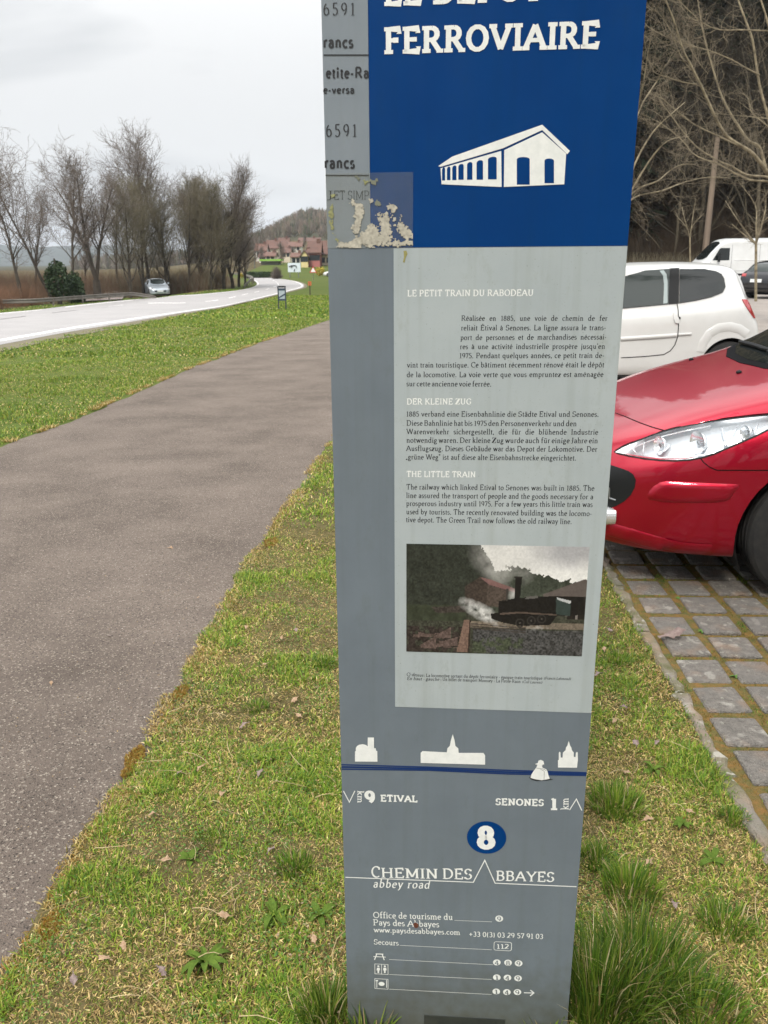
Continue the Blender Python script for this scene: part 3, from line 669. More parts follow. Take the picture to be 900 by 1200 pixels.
# road
low = [G(*p) for p in ((0,405),(85,389),(169,375),(215,367),(260,360),(292,353),(321,346),(341,341),(355,337),(356,334),(353,332),(345,329.5),(329,327),(305,324),(284,322))]
upp = [G(*p) for p in ((0,367),(87,358),(173,350),(216,346),(260,342.5),(281,340),(295,337),(300,334.5),(301,332.5),(299.5,330.5),(297,328.5),(293,326.5),(287,324.6),(282,323),(276,321.6))]
d0 = (low[0]-low[1]); u0 = upp[0]-upp[1]
low = [low[0]+d0*3]+low; upp = [upp[0]+u0*2.2]+upp
def dens(P, n):
    P = [Vector(p) for p in P]; out = []
    for i in range(len(P)-1):
        a, b_, c, d = P[max(i-1,0)], P[i], P[i+1], P[min(i+2,len(P)-1)]
        for k in range(n):
            t = k/n; out.append(.5*((2*b_)+(c-a)*t+(2*a-5*b_+4*c-d)*t*t+(3*b_-a-3*c+d)*t**3))
    out.append(P[-1]); return out
rl, ru = dens(low, 8), dens(upp, 8)
def strip(name, A, B_, dz, m, cols=6, kind='structure', parent=None):
    b = MB(); rows = []
    for a, c in zip(A, B_):
        row = []
        for k in range(cols+1):
            p = a.lerp(c, k/cols); row.append((p.x, p.y, T(p.x, p.y)+dz))
        rows.append(row)
    b.grid(rows); o = b.build(name, m, parent, smooth=True); 
    if kind: o['kind'] = kind
    return o
road_near = np.array([(p.x, p.y) for p in rl]); road_far = np.array([(p.x, p.y) for p in ru])
def in_poly(x, y, poly):
    x = np.asarray(x, float); y = np.asarray(y, float); m = np.zeros(x.shape, bool); n = len(poly)
    for i in range(n):
        x1, y1 = poly[i]; x2, y2 = poly[i-1]
        if y1 == y2: continue
        m ^= ((y1 > y) != (y2 > y)) & (x < (x2-x1)*(y-y1)/(y2-y1)+x1)
    return m
ROADP = np.concatenate([road_near, road_far[::-1]])
def in_road(x, y): return in_poly(x, y, ROADP)
def dist_line(x, y, L_):
    d = np.full(np.shape(x), 1e9)
    for i in range(len(L_)-1):
        (x1, y1), (x2, y2) = L_[i], L_[i+1]; l2 = (x2-x1)**2+(y2-y1)**2
        t = np.clip(((x-x1)*(x2-x1)+(y-y1)*(y2-y1))/max(l2, 1e-9), 0, 1)
        d = np.minimum(d, np.hypot(x-x1-t*(x2-x1), y-y1-t*(y2-y1)))
    return d
def steps(*seg):
    out = []
    for a, b_, s in seg: out += list(np.arange(a, b_, s))
    return out
ys = np.array(steps((-30,0,1.5),(0,8,.16),(8,30,.5),(30,100,1.4),(100,400,6),(400,1000,16),(1000,4600,120))+[4600])
xp = steps((0,5,.16),(5,30,.6),(30,120,2.5),(120,700,16),(700,3200,130))+[3200]
xs = np.array([-v for v in xp[::-1]][:-1]+xp)
GX, GY = np.meshgrid(xs, ys); GZ_ = TZ(GX, GY)
under = ((GX > xKerb(GY)+.04) & (GY < 46) & (GY > -8) & (GX < 30))
GZ_ = GZ_+np.where((GY > 1) & (GY < 60), .012*(vn(GX, GY, 2.2, 5)-.5), 0)*(~under)-.03*under
GZ_ = GZ_-.02*((GX > xL(GY)) & (GX < xR(GY)) & (GY < 70))-.05*in_road(GX, GY)
V = np.c_[GX.ravel(), GY.ravel(), GZ_.ravel()]; nx_ = len(xs); ny_ = len(ys)
ii = (np.arange(ny_-1)[:, None]*nx_+np.arange(nx_-1)[None]).ravel(); Fq = np.c_[ii, ii+1, ii+nx_+1, ii+nx_]
cx_ = V[Fq].mean(1); X, Y = cx_[:, 0], cx_[:, 1]
n_ = vn(X, Y, .25, 3)[:, None]; nf = vn(X, Y, .9, 9)[:, None]
def C_(*c): return np.array(c)[None]
col = C_(.085, .125, .028)*(1-n_)+C_(.115, .14, .035)*n_
near = ((Y < 7) & (X > xR(Y)-.1))[:, None]; col = np.where(near, C_(.15, .115, .06)*(1-nf)+C_(.09, .09, .035)*nf, col)
forest = ((X > (3.5+(Y-50)*.12)) & (Y > 47))[:, None]; col = np.where(forest, C_(.045, .032, .016)*(1-n_)+C_(.028, .030, .013)*n_, col)
leftb = ((dist_line(X, Y, road_far) > 2.2) & (X < np.interp(Y, road_far[:, 1], road_far[:, 0])) & (Y > 10) & (Y < 520) & (X < -9))[:, None]
col = np.where(leftb, C_(.13, .09, .055)*(1-nf)+C_(.095, .09, .04)*nf, col)
hillm = (Y > 380)[:, None]; col = np.where(hillm, C_(.085, .075, .05)*(1-nf)+C_(.07, .075, .045)*nf, col)
far_ = (Y > 1400)[:, None]; col = np.where(far_, C_(.05, .06, .045), col)
go = tris_mesh('ground', V, Fq, mat('ground_earth', (1, 1, 1), .95, (.62, .6, .55), 14, attr='col', bump=1, bscale=40, spec=.1), col); go['kind'] = 'structure'
def speckle(t, b, src, last, sc=260, amt=.5, lite=(.42, .40, .38), dark=(.05, .045, .045)):
    v = N(t, 'ShaderNodeTexVoronoi'); v.inputs['Scale'].default_value = sc; t.links.new(src, v.inputs['Vector'])
    sep = N(t, 'ShaderNodeSeparateColor'); t.links.new(v.outputs['Color'], sep.inputs[0])
    for k, (lo, hi, c) in enumerate(((.86, .97, lite), (.12, .02, dark))):
        r = N(t, 'ShaderNodeMapRange'); r.inputs[1].default_value = lo; r.inputs[2].default_value = hi; r.inputs[4].default_value = amt
        t.links.new(sep.outputs[k], r.inputs[0]); x = N(t, 'ShaderNodeMix', data_type='RGBA'); x.inputs[7].default_value = (*c, 1)
        t.links.new(r.outputs[0], x.inputs[0]); t.links.new(last, x.inputs[6]); last = x.outputs[2]
    t.links.new(last, b.inputs['Base Color'])
    u = N(t, 'ShaderNodeBump'); u.inputs['Strength'].default_value = .9; u.inputs['Distance'].default_value = .006
    n = N(t, 'ShaderNodeTexNoise'); n.inputs['Scale'].default_value = sc*.55; n.inputs['Detail'].default_value = 4; t.links.new(src, n.inputs['Vector'])
    ad = N(t, 'ShaderNodeMath', operation='ADD'); t.links.new(v.outputs['Distance'], ad.inputs[0]); t.links.new(n.outputs[0], ad.inputs[1])
    t.links.new(ad.outputs[0], u.inputs['Height']); t.links.new(u.outputs[0], b.inputs['Normal'])
M_path = mat('path_asphalt', (.20, .163, .138), .9, (.105, .084, .070), 1.3, contrast=(.3, .7), spec=.3, extra=lambda t, b, s, l: speckle(t, b, s, l, 200, .8, (.37,.325,.27), (.035,.03,.026)))
M_road = mat('road_asphalt', (.36, .345, .345), .7, (.31, .30, .30), .6, spec=.35, extra=lambda t, b, s, l: speckle(t, b, s, l, 90, .3, (.5, .5, .5), (.2, .2, .2)))
M_lot = mat('car_park_asphalt', (.30, .265, .24), .85, (.235, .21, .19), .9, extra=lambda t, b, s, l: speckle(t, b, s, l, 120, .4))
M_line = mat('road_paint', (.80, .79, .77), .6, (.66, .65, .64), 6, contrast=(.45, .75))
# greenway: ragged edges
yy = np.concatenate([np.arange(-8, 0, .5), np.arange(0, 8, .03), np.arange(8, 24, .12), np.arange(24, 70, .6)])
rows = []
for y in yy:
    a, c = float(xL(y)), float(xR(y))+.09*float(1-sm(1.2, 2.4, y)); wob = .0 if y > 24 else 1
    a += wob*(float(vn(0, y, 2.2, 31))-.5)*.16+wob*(float(vn(0, y, 14, 33))-.5)*.05; c += wob*(float(vn(9, y, 3, 41))-.5)*.06+wob*.045+wob*(float(vn(9, y, 11, 43))-.5)*.04
    row = []
    for k in range(9):
        x = a+(c-a)*k/8; row.append((x, y, T(x, y)+.004-(.012 if k in (0, 8) else 0)))
    rows.append(row)
b = MB(); b.grid(rows); o = b.build('greenway_path', M_path, smooth=True); o['kind'] = 'structure'
strip('road', rl, ru, .02, M_road, 8)
def off(A, B_, f0, f1): return [a.lerp(c, f0) for a, c in zip(A, B_)], [a.lerp(c, f1) for a, c in zip(A, B_)]
A_, B2 = off(rl, ru, .03, .052); strip('road_edge_line', A_, B2, .026, M_line, 1)
A_, B2 = off(rl, ru, .955, .975); strip('road_edge_line', A_, B2, .026, M_line, 1)
# centre dashes
def cen(f): return [a.lerp(c, f) for a, c in zip(rl, ru)]
c0, c1 = cen(.485), cen(.51); acc = 0; seg = []; on = True; k0 = 0
cl = cen(.5); ln = [0]
for i in range(1, len(cl)): ln.append(ln[-1]+(cl[i]-cl[i-1]).length)
def at_len(P, s):
    for i in range(1, len(ln)):
        if ln[i] >= s: return P[i-1].lerp(P[i], (s-ln[i-1])/(ln[i]-ln[i-1]))
    return P[-1]
s = 2.0
while s < ln[-1]-4:
    q = [s+i*.75 for i in range(5)]; strip('lane_dash', [at_len(c0, v) for v in q], [at_len(c1, v) for v in q], .027, M_line, 1); s += 6.2 if s < 60 else 8
# road shoulder of bare earth
A_, B2 = off(rl, ru, -.055, .003); strip('road_shoulder', A_, B2, .014, mat('shoulder_earth', (.17, .14, .10), .95, (.12, .115, .06), 3), 1)
# ---- car park: paved bays and asphalt beyond
MOSS = mat('moss_joint', (.24, .13, .035), .98, (.09, .105, .03), 22, bump=1.5, bscale=160, detail=8)
yk = np.arange(-4, 5.31, .1); b = MB()
b.grid([[(float(xKerb(y))+.02+k*.555, y, -.002+.011*float(vn(y, k*3, 5, 3))) for k in range(14)] for y in yk]); pav = b.build('car_park_paving', MOSS); pav['kind'] = 'structure'
b = MB(); b.grid([[(float(xKerb(y))+.02, y, -1.0)]+[(float(xKerb(y))+.02+k*1.6, y, .004) for k in range(18)] for y in np.linspace(5.32, 46.5, 40)]); o = b.build('car_park_asphalt', M_lot); o['kind'] = 'structure'
b = MB(); b.box((float(xKerb(5.3)), 5.24, -.05), (8.6, 5.33, .012)); b.build('edge_stone', mat('edge_concrete2', (.3, .28, .25), .9, (.22, .2, .17), 9), pav)
def world_coords(m):
    t = m.node_tree
    for l in list(t.links):
        if l.from_node.type == 'TEX_COORD':
            g = t.nodes.get('geo_') or N(t, 'ShaderNodeNewGeometry', name='geo_'); t.links.new(g.outputs['Position'], l.to_socket)
def lichen(t, b, src, last):
    prev = last
    for sc, lo, hi, c, amt in ((11, .60, .66, (.46, .44, .39), .7), (30, .62, .68, (.38, .37, .32), .7), (7, .52, .72, (.30, .21, .15), .75), (4, .5, .62, (.20, .19, .175), .5)):
        n = N(t, 'ShaderNodeTexNoise'); n.inputs['Scale'].default_value = sc; n.inputs['Detail'].default_value = 3; t.links.new(src, n.inputs['Vector'])
        r = N(t, 'ShaderNodeMapRange'); r.inputs[1].default_value = lo; r.inputs[2].default_value = hi; r.inputs[4].default_value = amt
        x = N(t, 'ShaderNodeMix', data_type='RGBA'); x.inputs[7].default_value = (*c, 1); t.links.new(n.outputs[0], r.inputs[0]); t.links.new(r.outputs[0], x.inputs[0]); t.links.new(prev, x.inputs[6]); prev = x.outputs[2]
    t.links.new(prev, b.inputs['Base Color'])
M_pav = mat('paver_stone', (.175, .163, .147), .98, (.26, .24, .215), 40, bump=2.2, bscale=130, spec=.12, extra=lichen); world_coords(M_pav)
M_kerb = mat('edge_stone_concrete', (.23, .195, .15), .97, (.105, .105, .045), 12, bump=1, bscale=120, extra=lichen); world_coords(M_kerb)
rp = random.Random(11)
def paver_mesh(w, d, h):
    b = MB(); rings = []
    for (ins, z) in ((-.001, -.03), (0, h-.006), (.004, h-.0015), (.010, h)):
        pts = []
        for (sx_, sy_) in ((-1,-1),(1,-1),(1,1),(-1,1)):
            for (kx, ky) in ((0, .92), (.08, 0)) if sx_*sy_ > 0 else ((.08, 0), (0, .92)):
                x = sx_*(w/2-ins-(kx*w*.5 if kx < .5 else 0)); y = sy_*(d/2-ins-((1-.92)*d*.5 if ky > .5 else 0)); pts.append((x, y, z))
        rings.append(pts)
    # jitter the outline the same for each ring
    jt = [(rp.uniform(-.0035, .0035), rp.uniform(-.0035, .0035)) for _ in range(8)]
    rings = [[(p[0]+jt[i][0], p[1]+jt[i][1], p[2]) for i, p in enumerate(r)] for r in rings]
    b.grid(rings, closed=True); b.poly(rings[-1]); return b
proto = [paver_mesh(rp.uniform(.150, .160), rp.uniform(.160, .171), .013) for _ in range(6)]; protoM = []
for p in proto:
    o = p.build('paver', M_pav, pav, smooth=False); protoM.append(o.data); bpy.data.objects.remove(o)
ang = math.atan(.052); nP = 0; rest = MB()
for r in range(-12, 21):
    for c in range(0, 28):
        y = 2.55+r*.205; x = 1.187+c*.195+.052*(y-2.47)
        yj = y+(c*.195)*-.045
        if yj > 5.12: continue
        x += rp.uniform(-.005, .005); yj += rp.uniform(-.005, .005); z = rp.uniform(-.004, .003); rot = rp.uniform(-.03, .03)
        vis = x < 1.15+.56*(yj+.2) and yj > 1.35 and x < 3.75 and nP < 292
        if vis:
            o = bpy.data.objects.new('paver', rp.choice(protoM)); link(o, pav); o.location = (x, yj, z)
            o.rotation_euler = (rp.uniform(-.014, .014), rp.uniform(-.014, .014), -ang+rot+rp.choice((0, math.pi/2, math.pi))*0); nP += 1
        else: rest.box((-.08, -.085, -.03), (.08, .085, .01), M=Matrix.Translation((x, yj, z)) @ Matrix.Rotation(-ang+rot, 4, 'Z'))
o = rest.build('pavers_beyond', M_pav, pav); o['kind'] = 'stuff'
y = -3.9
while y < 5.2:
    L_ = .5-.012; b = MB(); n = 10; rows = []
    for k in range(n+1):
        yy_ = y+L_*k/n; x = float(xKerb(yy_)); j1, j2 = (rp.uniform(-.010, .016), rp.uniform(-.014, .010))
        rows.append([(x+j1, yy_, -.05), (x+j1, yy_, .002), (x+.008+j1, yy_, .012+rp.uniform(-.003, .002)), (x+.040+j2, yy_, .012+rp.uniform(-.003, .002)), (x+.049+j2, yy_, .004), (x+.049+j2, yy_, -.05)])
    b.grid(rows); b.poly(rows[0][::-1]); b.poly(rows[-1]); b.build('edge_stone', M_kerb, pav); y += .5
# ------------------------------------------------------------------ grass blades as real geometry
rng = np.random.RandomState(7)
def leafmat(name, trans=.3, rough=.55):
    m = bpy.data.materials.new(name); m.use_nodes = True; t = m.node_tree; b = t.nodes['Principled BSDF']; out = t.nodes['Material Output']
    a = N(t, 'ShaderNodeAttribute', attribute_name='col'); t.links.new(a.outputs['Color'], b.inputs['Base Color']); b.inputs['Roughness'].default_value = rough; b.inputs['Specular IOR Level'].default_value = .3
    tr = N(t, 'ShaderNodeBsdfTranslucent'); t.links.new(a.outputs['Color'], tr.inputs[0]); mx = N(t, 'ShaderNodeMixShader'); mx.inputs[0].default_value = trans
    t.links.new(b.outputs[0], mx.inputs[1]); t.links.new(tr.outputs[0], mx.inputs[2]); t.links.new(mx.outputs[0], out.inputs[0]); return m
M_leaf = leafmat('grass_leaf')
def blades(x, y, z, h, w, lean, cols, seed=1, curl=1.0, az=None):
    """each blade: 5 vertices, 3 triangles, bending over by lean (0 upright .. 1 lying)"""
    n = len(x); r = np.random.RandomState(seed)
    if az is None: az = r.rand(n)*6.283
    fa = az+1.571+r.randn(n)*.5; dx, dy = np.cos(az), np.sin(az); wx, wy = np.cos(fa)*w/2, np.sin(fa)*w/2
    th0 = lean*.7*np.ones(n); th1 = np.clip(lean*1.5*curl, 0, 1.5)*np.ones(n)
    mx_ = np.sin(th0)*h*.5; mz = np.cos(th0)*h*.5; tx = mx_+np.sin(th1)*h*.5; tz = mz+np.cos(th1)*h*.5
    V = np.empty((n, 5, 3))
    V[:, 0] = np.c_[x-wx, y-wy, z]; V[:, 1] = np.c_[x+wx, y+wy, z]
    V[:, 2] = np.c_[x+dx*mx_-wx*.8, y+dy*mx_-wy*.8, z+mz]; V[:, 3] = np.c_[x+dx*mx_+wx*.8, y+dy*mx_+wy*.8, z+mz]
    V[:, 4] = np.c_[x+dx*tx, y+dy*tx, z+tz]
    b = (np.arange(n)*5)[:, None]; Fq = np.concatenate([b+np.array([[0,1,3]]), b+np.array([[0,3,2]]), b+np.array([[2,3,4]])], 1).reshape(-1, 3)
    return V.reshape(-1, 3), Fq, np.repeat(cols, 3, 0)
def join(parts):
    V, Fc, C = [], [], []; k = 0
    for v, f, c in parts: V.append(v); Fc.append(f+k); C.append(c); k += len(v)
    return np.concatenate(V), np.concatenate(Fc), np.concatenate(C)
GREEN = np.array([[.10, .18, .022], [.15, .22, .03], [.07, .14, .018], [.20, .24, .05], [.055, .115, .02]]); STRAW = np.array([[.42, .34, .17], [.33, .25, .12], [.50, .43, .25]])
MOSSC = np.array([[.20, .17, .03], [.13, .14, .02], [.26, .15, .03]])
def pick(tab, n, r, var=.22):
    c = tab[r.randint(0, len(tab), n)]; return c*(1+r.uniform(-var, var, (n, 1)))
def field(xa, xb, ya, yb, n, h0, w0, seed, mask, scale=1.0, straw=.25):
    r = np.random.RandomState(seed); x = r.uniform(xa, xb, n); y = r.uniform(ya, yb, n); k = mask(x, y); x, y = x[k], y[k]; n = len(x)
    p = vn(x, y, 3.2/scale, 21); q = vn(x, y, 9/scale, 22); lush = np.clip((p-.38)*3.4, 0, 1)*.55+np.clip((q-.36)*3, 0, 1)*.45
    keep = r.rand(n) < .42+.7*lush; x, y, lush = x[keep], y[keep], lush[keep]; n = len(x)
    c = pick(GREEN, n, r); s = r.rand(n) < np.clip(straw*(1.55-1.25*lush), 0, 1); c[s] = pick(STRAW, s.sum(), r)
    ms = (~s) & (r.rand(n) < .30*(1-lush)); c[ms] = pick(MOSSC, ms.sum(), r)
    tint = .8+.5*vn(x, y, .6/scale, 77)[:, None]; c = c*tint
    h = h0*(.35+.9*lush)*r.uniform(.5, 1.35, n); h[s] *= .8; h[ms] *= .45
    lean = r.uniform(.25, 1.0, n); lean[s] = r.uniform(.8, 1.6, s.sum())
    c = c*1.45
    return blades(x, y, TZ(x, y)-.004, h, w0*r.uniform(.6, 1.5, n), lean, np.clip(c, 0, .8), seed)
def near_mask(x, y):
    e = xR(y)+.12*(vn(x, y, 4, 5)-.45)+.06*(vn(x, y, 16, 6)-.5); kb = xKerb(y)+.11*(vn(x*0, y, 7, 15)-.38)
    fx = TP0.x+TU.x*.22; 
    loc = (x-TP0.x)*TU.x+(y-TP0.y)*TU.y; lo2 = (x-TP0.x)*TN.x+(y-TP0.y)*TN.y
    return (x > e-.015) & (x < kb+.01) & ~((loc > -.005) & (loc < TW+.005) & (lo2 < .012) & (lo2 > -.08))
P = [field(-1.3, 1.25, .75, 2.3, 230000, .030, .0032, 1, near_mask, straw=.46), field(-1.0, 1.4, 2.3, 4.2, 140000, .030, .0038, 2, near_mask, straw=.46),
     field(-.8, 2.0, 4.2, 9, 80000, .035, .006, 3, lambda x, y: (x > xR(y)) & (x < np.where(y < 8, xKerb(y)+.01, xR(y)+2.2)), 1.3)]
P += [field(.2, 5.5, 7.5, 20, 60000, .05, .012, 13, lambda x, y: (x > xR(y)) & (x < xKerb(y)+.02), 2, .2), field(.8, 8, 20, 46, 26000, .08, .03, 14, lambda x, y: (x > xR(y)) & (x < xKerb(y)+.02), 3, .2)]
# straw and moss along both path edges, and in the joints of the paving
def edge(n, f, ya, yb, sgn, seed, w0):
    r = np.random.RandomState(seed); y = r.uniform(ya, yb, n)**1; x = f(y)+sgn*np.abs(r.randn(n))*.055-sgn*.04*r.rand(n); k = vn(x*0, y, 4, seed) > .46; x, y = x[k], y[k]; n = len(x)
    c = pick(STRAW, n, r); m = r.rand(n) < .45; c[m] = pick(MOSSC, m.sum(), r)
    return blades(x, y, TZ(x, y)-.002, w0*8*r.uniform(.3, 1, n), w0*r.uniform(.6, 1.4, n), r.uniform(.6, 1.5, n), c, seed)
P += [edge(9000, xR, .8, 3.2, 1, 51, .003), edge(8000, xR, 3.2, 9, 1, 52, .004), edge(9000, xL, 6.5, 22, -1, 53, .008)]
r = np.random.RandomState(61); n = 80000; y = r.uniform(1.3, 4.6, n); c_ = r.randint(0, 13, n); x = 1.092+c_*.195+.052*(y-2.47)+r.randn(n)*.012
row = r.rand(n) < .5; r_ = r.randint(-6, 13, n); xr_ = r.uniform(0, 2.6, n); yr_ = 2.4475+r_*.205
y2 = yr_-xr_*.045+r.randn(n)*.012; x2 = 1.09+xr_+.052*(yr_-2.47); x = np.where(row, x2, x); y = np.where(row, y2, y)
k = (vn(x, y, 5, 71) > .42) & (y > 1.2) & (x > xKerb(y)+.05); x, y = x[k], y[k]; n = len(x); c = pick(MOSSC*.7, n, r); g = (vn(x, y, 6, 72) > .60) | (r.rand(n) < .08); c[g] = pick(GREEN, g.sum(), r)
hh = .015*r.uniform(.5, 1.3, n); hh[g] = .02*r.uniform(.5, 1.3, g.sum())
P.append(blades(x, y, np.full(n, -.006), hh+.004, .003*np.ones(n), r.uniform(.3, 1.3, n), c, 62))
def thatch(n, ya, yb, seed, s):
    r = np.random.RandomState(seed); x = r.uniform(-1.2, 1.35, n); y = r.uniform(ya, yb, n); k = near_mask(x, y); x, y = x[k], y[k]; n = len(x); q = vn(x, y, 6, 23)
    c = pick(np.array([[.16, .12, .06], [.26, .2, .10], [.10, .085, .035], [.13, .13, .03], [.09, .12, .025], [.34, .27, .15]]), n, r, .35)*(.75+1.3*q)[:, None]
    return blades(x, y, TZ(x, y)-.004+r.uniform(0, .006, n), s*r.uniform(.5, 1.4, n), .0026*r.uniform(.6, 1.5, n)*s/.014, r.uniform(.75, 1.75, n), np.clip(c, 0, .7), seed)
P += [thatch(190000, .75, 2.4, 91, .014), thatch(110000, 2.4, 4.6, 92, .017)]
V, Fc, C = join(P); C = C*np.array([[1.16, 1.08, .88]]); o = tris_mesh('lawn_grass', V, Fc, M_leaf, C); o['kind'] = 'stuff'
# small round leaves (clover, moss, weeds)
def leaflets(x, y, z, s, cols, seed):
    n = len(x); r = np.random.RandomState(seed); V = np.empty((n, 4, 3)); az = r.rand(n)*6.283; tl = r.uniform(-.4, .5, n)
    for k, (u, v) in enumerate(((-.1, 0), (.45, -.42), (1, 0), (.45, .42))):
        du = u*s; dv = v*s*.9; V[:, k] = np.c_[x+np.cos(az)*du-np.sin(az)*dv, y+np.sin(az)*du+np.cos(az)*dv, z+du*tl]
    b = (np.arange(n)*4)[:, None]; return V.reshape(-1, 3), (b+np.array([[0,1,2,3]])).reshape(-1, 4), cols
r = np.random.RandomState(81); n = 60000; x = r.uniform(-1.2, 1.3, n); y = .8+r.rand(n)**1.3*3.4; k = near_mask(x, y) & (vn(x, y, 5, 83) > .47); x, y = x[k], y[k]; n = len(x)
c = pick(np.array([[.10, .2, .03], [.07, .16, .03], [.15, .22, .05]]), n, r); d = r.rand(n) < .12; c[d] = pick(np.array([[.30, .2, .12], [.4, .3, .2]]), d.sum(), r)
V, Fc, C = leaflets(x, y, TZ(x, y)+r.uniform(.001, .022, n), r.uniform(.004, .009, n), c, 84); o = tris_mesh('clover_cover', V, Fc, M_leaf, C); o['kind'] = 'stuff'
# verge between greenway and road
def verge(x, y): return (x < xL(y)-.02+.1*(vn(x, y, 3, 8)-.5)) & ~in_road(x, y) & (x > np.interp(y, road_near[:, 1], road_near[:, 0])+.45)
P = [field(-11, -.5, 6, 16, 190000, .055, .009, 5, verge, 2.2, .26), field(-14, 2, 16, 32, 130000, .07, .022, 6, verge, 3, .24), field(-14, 8, 32, 70, 90000, .09, .06, 7, verge, 5, .14)]
V, Fc, C = join(P); C = C*np.array([[1.0, .92, .8]]); o = tris_mesh('verge_grass', V, Fc, M_leaf, C); o['kind'] = 'stuff'
def farside(x, y): return ~in_road(x, y) & (x < np.interp(y, road_far[:, 1], road_far[:, 0])) & (dist_line(x, y, road_far) < 3)
P = [field(-34, -8, 18, 85, 110000, .10, .05, 8, farside, 4, .2)]
V, Fc, C = join(P); o = tris_mesh('roadside_grass', V, Fc, M_leaf, C); o['kind'] = 'stuff'
# ---- tall tufts
def tuft(px, py, rad, n, h, label, dark=.0, w=.004, seed=0, lean=(.1, .75)):
    p = G(px, py); r = np.random.RandomState(seed); a = r.rand(n)*6.283; q = np.sqrt(r.rand(n))*rad; x, y = p.x+np.cos(a)*q, p.y+np.sin(a)*q
    loc = (x-TP0.x)*TU.x+(y-TP0.y)*TU.y; lo2 = (x-TP0.x)*TN.x+(y-TP0.y)*TN.y; ok = ~((loc > -.01) & (loc < TW+.01) & (lo2 < .006) & (lo2 > -.09)); x, y, a = x[ok], y[ok], a[ok]; n = len(x)
    c = pick(GREEN*np.array([[1.15,1.2,.9]])*(1-dark*.8), n, r); s = r.rand(n) < .09; c[s] = pick(STRAW, s.sum(), r)
    hh = h*r.uniform(.45, 1.15, n)*(1-.3*(q[ok]/rad)); le = r.uniform(*lean, n)*(.5+q[ok]/rad*.8)
    az = a+r.randn(n)*.5; dx, dy = np.cos(az), np.sin(az)
    # longer blades: 4 segments
    Vs, Fs, Cs = [], [], []; K = 5; fa = az+1.571+r.randn(n)*.4; wx, wy = np.cos(fa)*w/2*r.uniform(.7, 1.4, n), np.sin(fa)*w/2*r.uniform(.7, 1.4, n)
    V = np.empty((n, 2*K, 3)); cxp, czp = np.zeros(n), np.zeros(n)
    for k in range(K):
        t = k/(K-1); ww = (1-t**1.8)*.97+.03; V[:, 2*k] = np.c_[x+dx*cxp-wx*ww, y+dy*cxp-wy*ww, czp-.004]; V[:, 2*k+1] = np.c_[x+dx*cxp+wx*ww, y+dy*cxp+wy*ww, czp-.004]
        th = le*(.3+1.9*t); cxp = cxp+np.sin(th)*hh/(K-1); czp = czp+np.cos(th)*hh/(K-1)
    V[:, :, 2] += T(p.x, p.y)
    V = V-np.array([[[p.x, p.y, p.z]]])
    b = (np.arange(n)*2*K)[:, None]; Fq = np.concatenate([b+np.array([[2*k, 2*k+1, 2*k+3, 2*k+2]]) for k in range(K-1)], 1).reshape(-1, 4)
    o = tris_mesh('grass_tuft', V.reshape(-1, 3), Fq, M_leaf, np.repeat(c, K-1, 0)); o.location = p
    return tag(o, label, 'grass tuft', 'tall grass tufts around the totem')
TF = [(700,1185,.10,800,.19,'long dark grass tuft pressed against the right foot of the totem',.45),(750,1150,.11,800,.17,'broad dark green tuft one step right of the totem foot',.3),
(740,1045,.07,520,.085,'dense green tuft right of the totem beside the trail name line',.05),(722,945,.075,520,.075,'bright green tuft right of the totem level with the river line',0),
(815,1190,.10,560,.10,'spreading tuft at the lower right corner of the photo',.1),(850,1085,.06,320,.06,'thin tuft of grass left of the paving edge near the bottom right',.05),
(700,1010,.045,260,.06,'small tuft touching the right edge of the totem above the trail name',.15),(345,1018,.05,300,.055,'bright upright tuft left of the totem beside the trail name line',0),
(385,1195,.06,420,.09,'dark tuft growing against the left foot of the totem',.3),(430,1225,.05,120,.10,'thin blades standing in front of the totem foot on the left',.3),
(640,1228,.05,70,.10,'few broad blades standing in front of the totem foot on the right',0),(858,960,.04,200,.045,'low tuft between the worn soil and the paving edge',0),
(300,830,.045,220,.035,'low green tuft in the left lawn above the big rosette',0),(380,780,.05,260,.045,'tuft in the left lawn beside the totem edge near the old photograph',0),
(250,985,.05,200,.035,'low tuft by the path edge left of the totem',.05),(725,775,.05,240,.045,'low tuft right of the totem between it and the paving edge',0)]
for i, a in enumerate(TF): tuft(*a[:6], dark=a[6], seed=100+i, w=.0065 if 'broad blades' in a[5] else .0036)
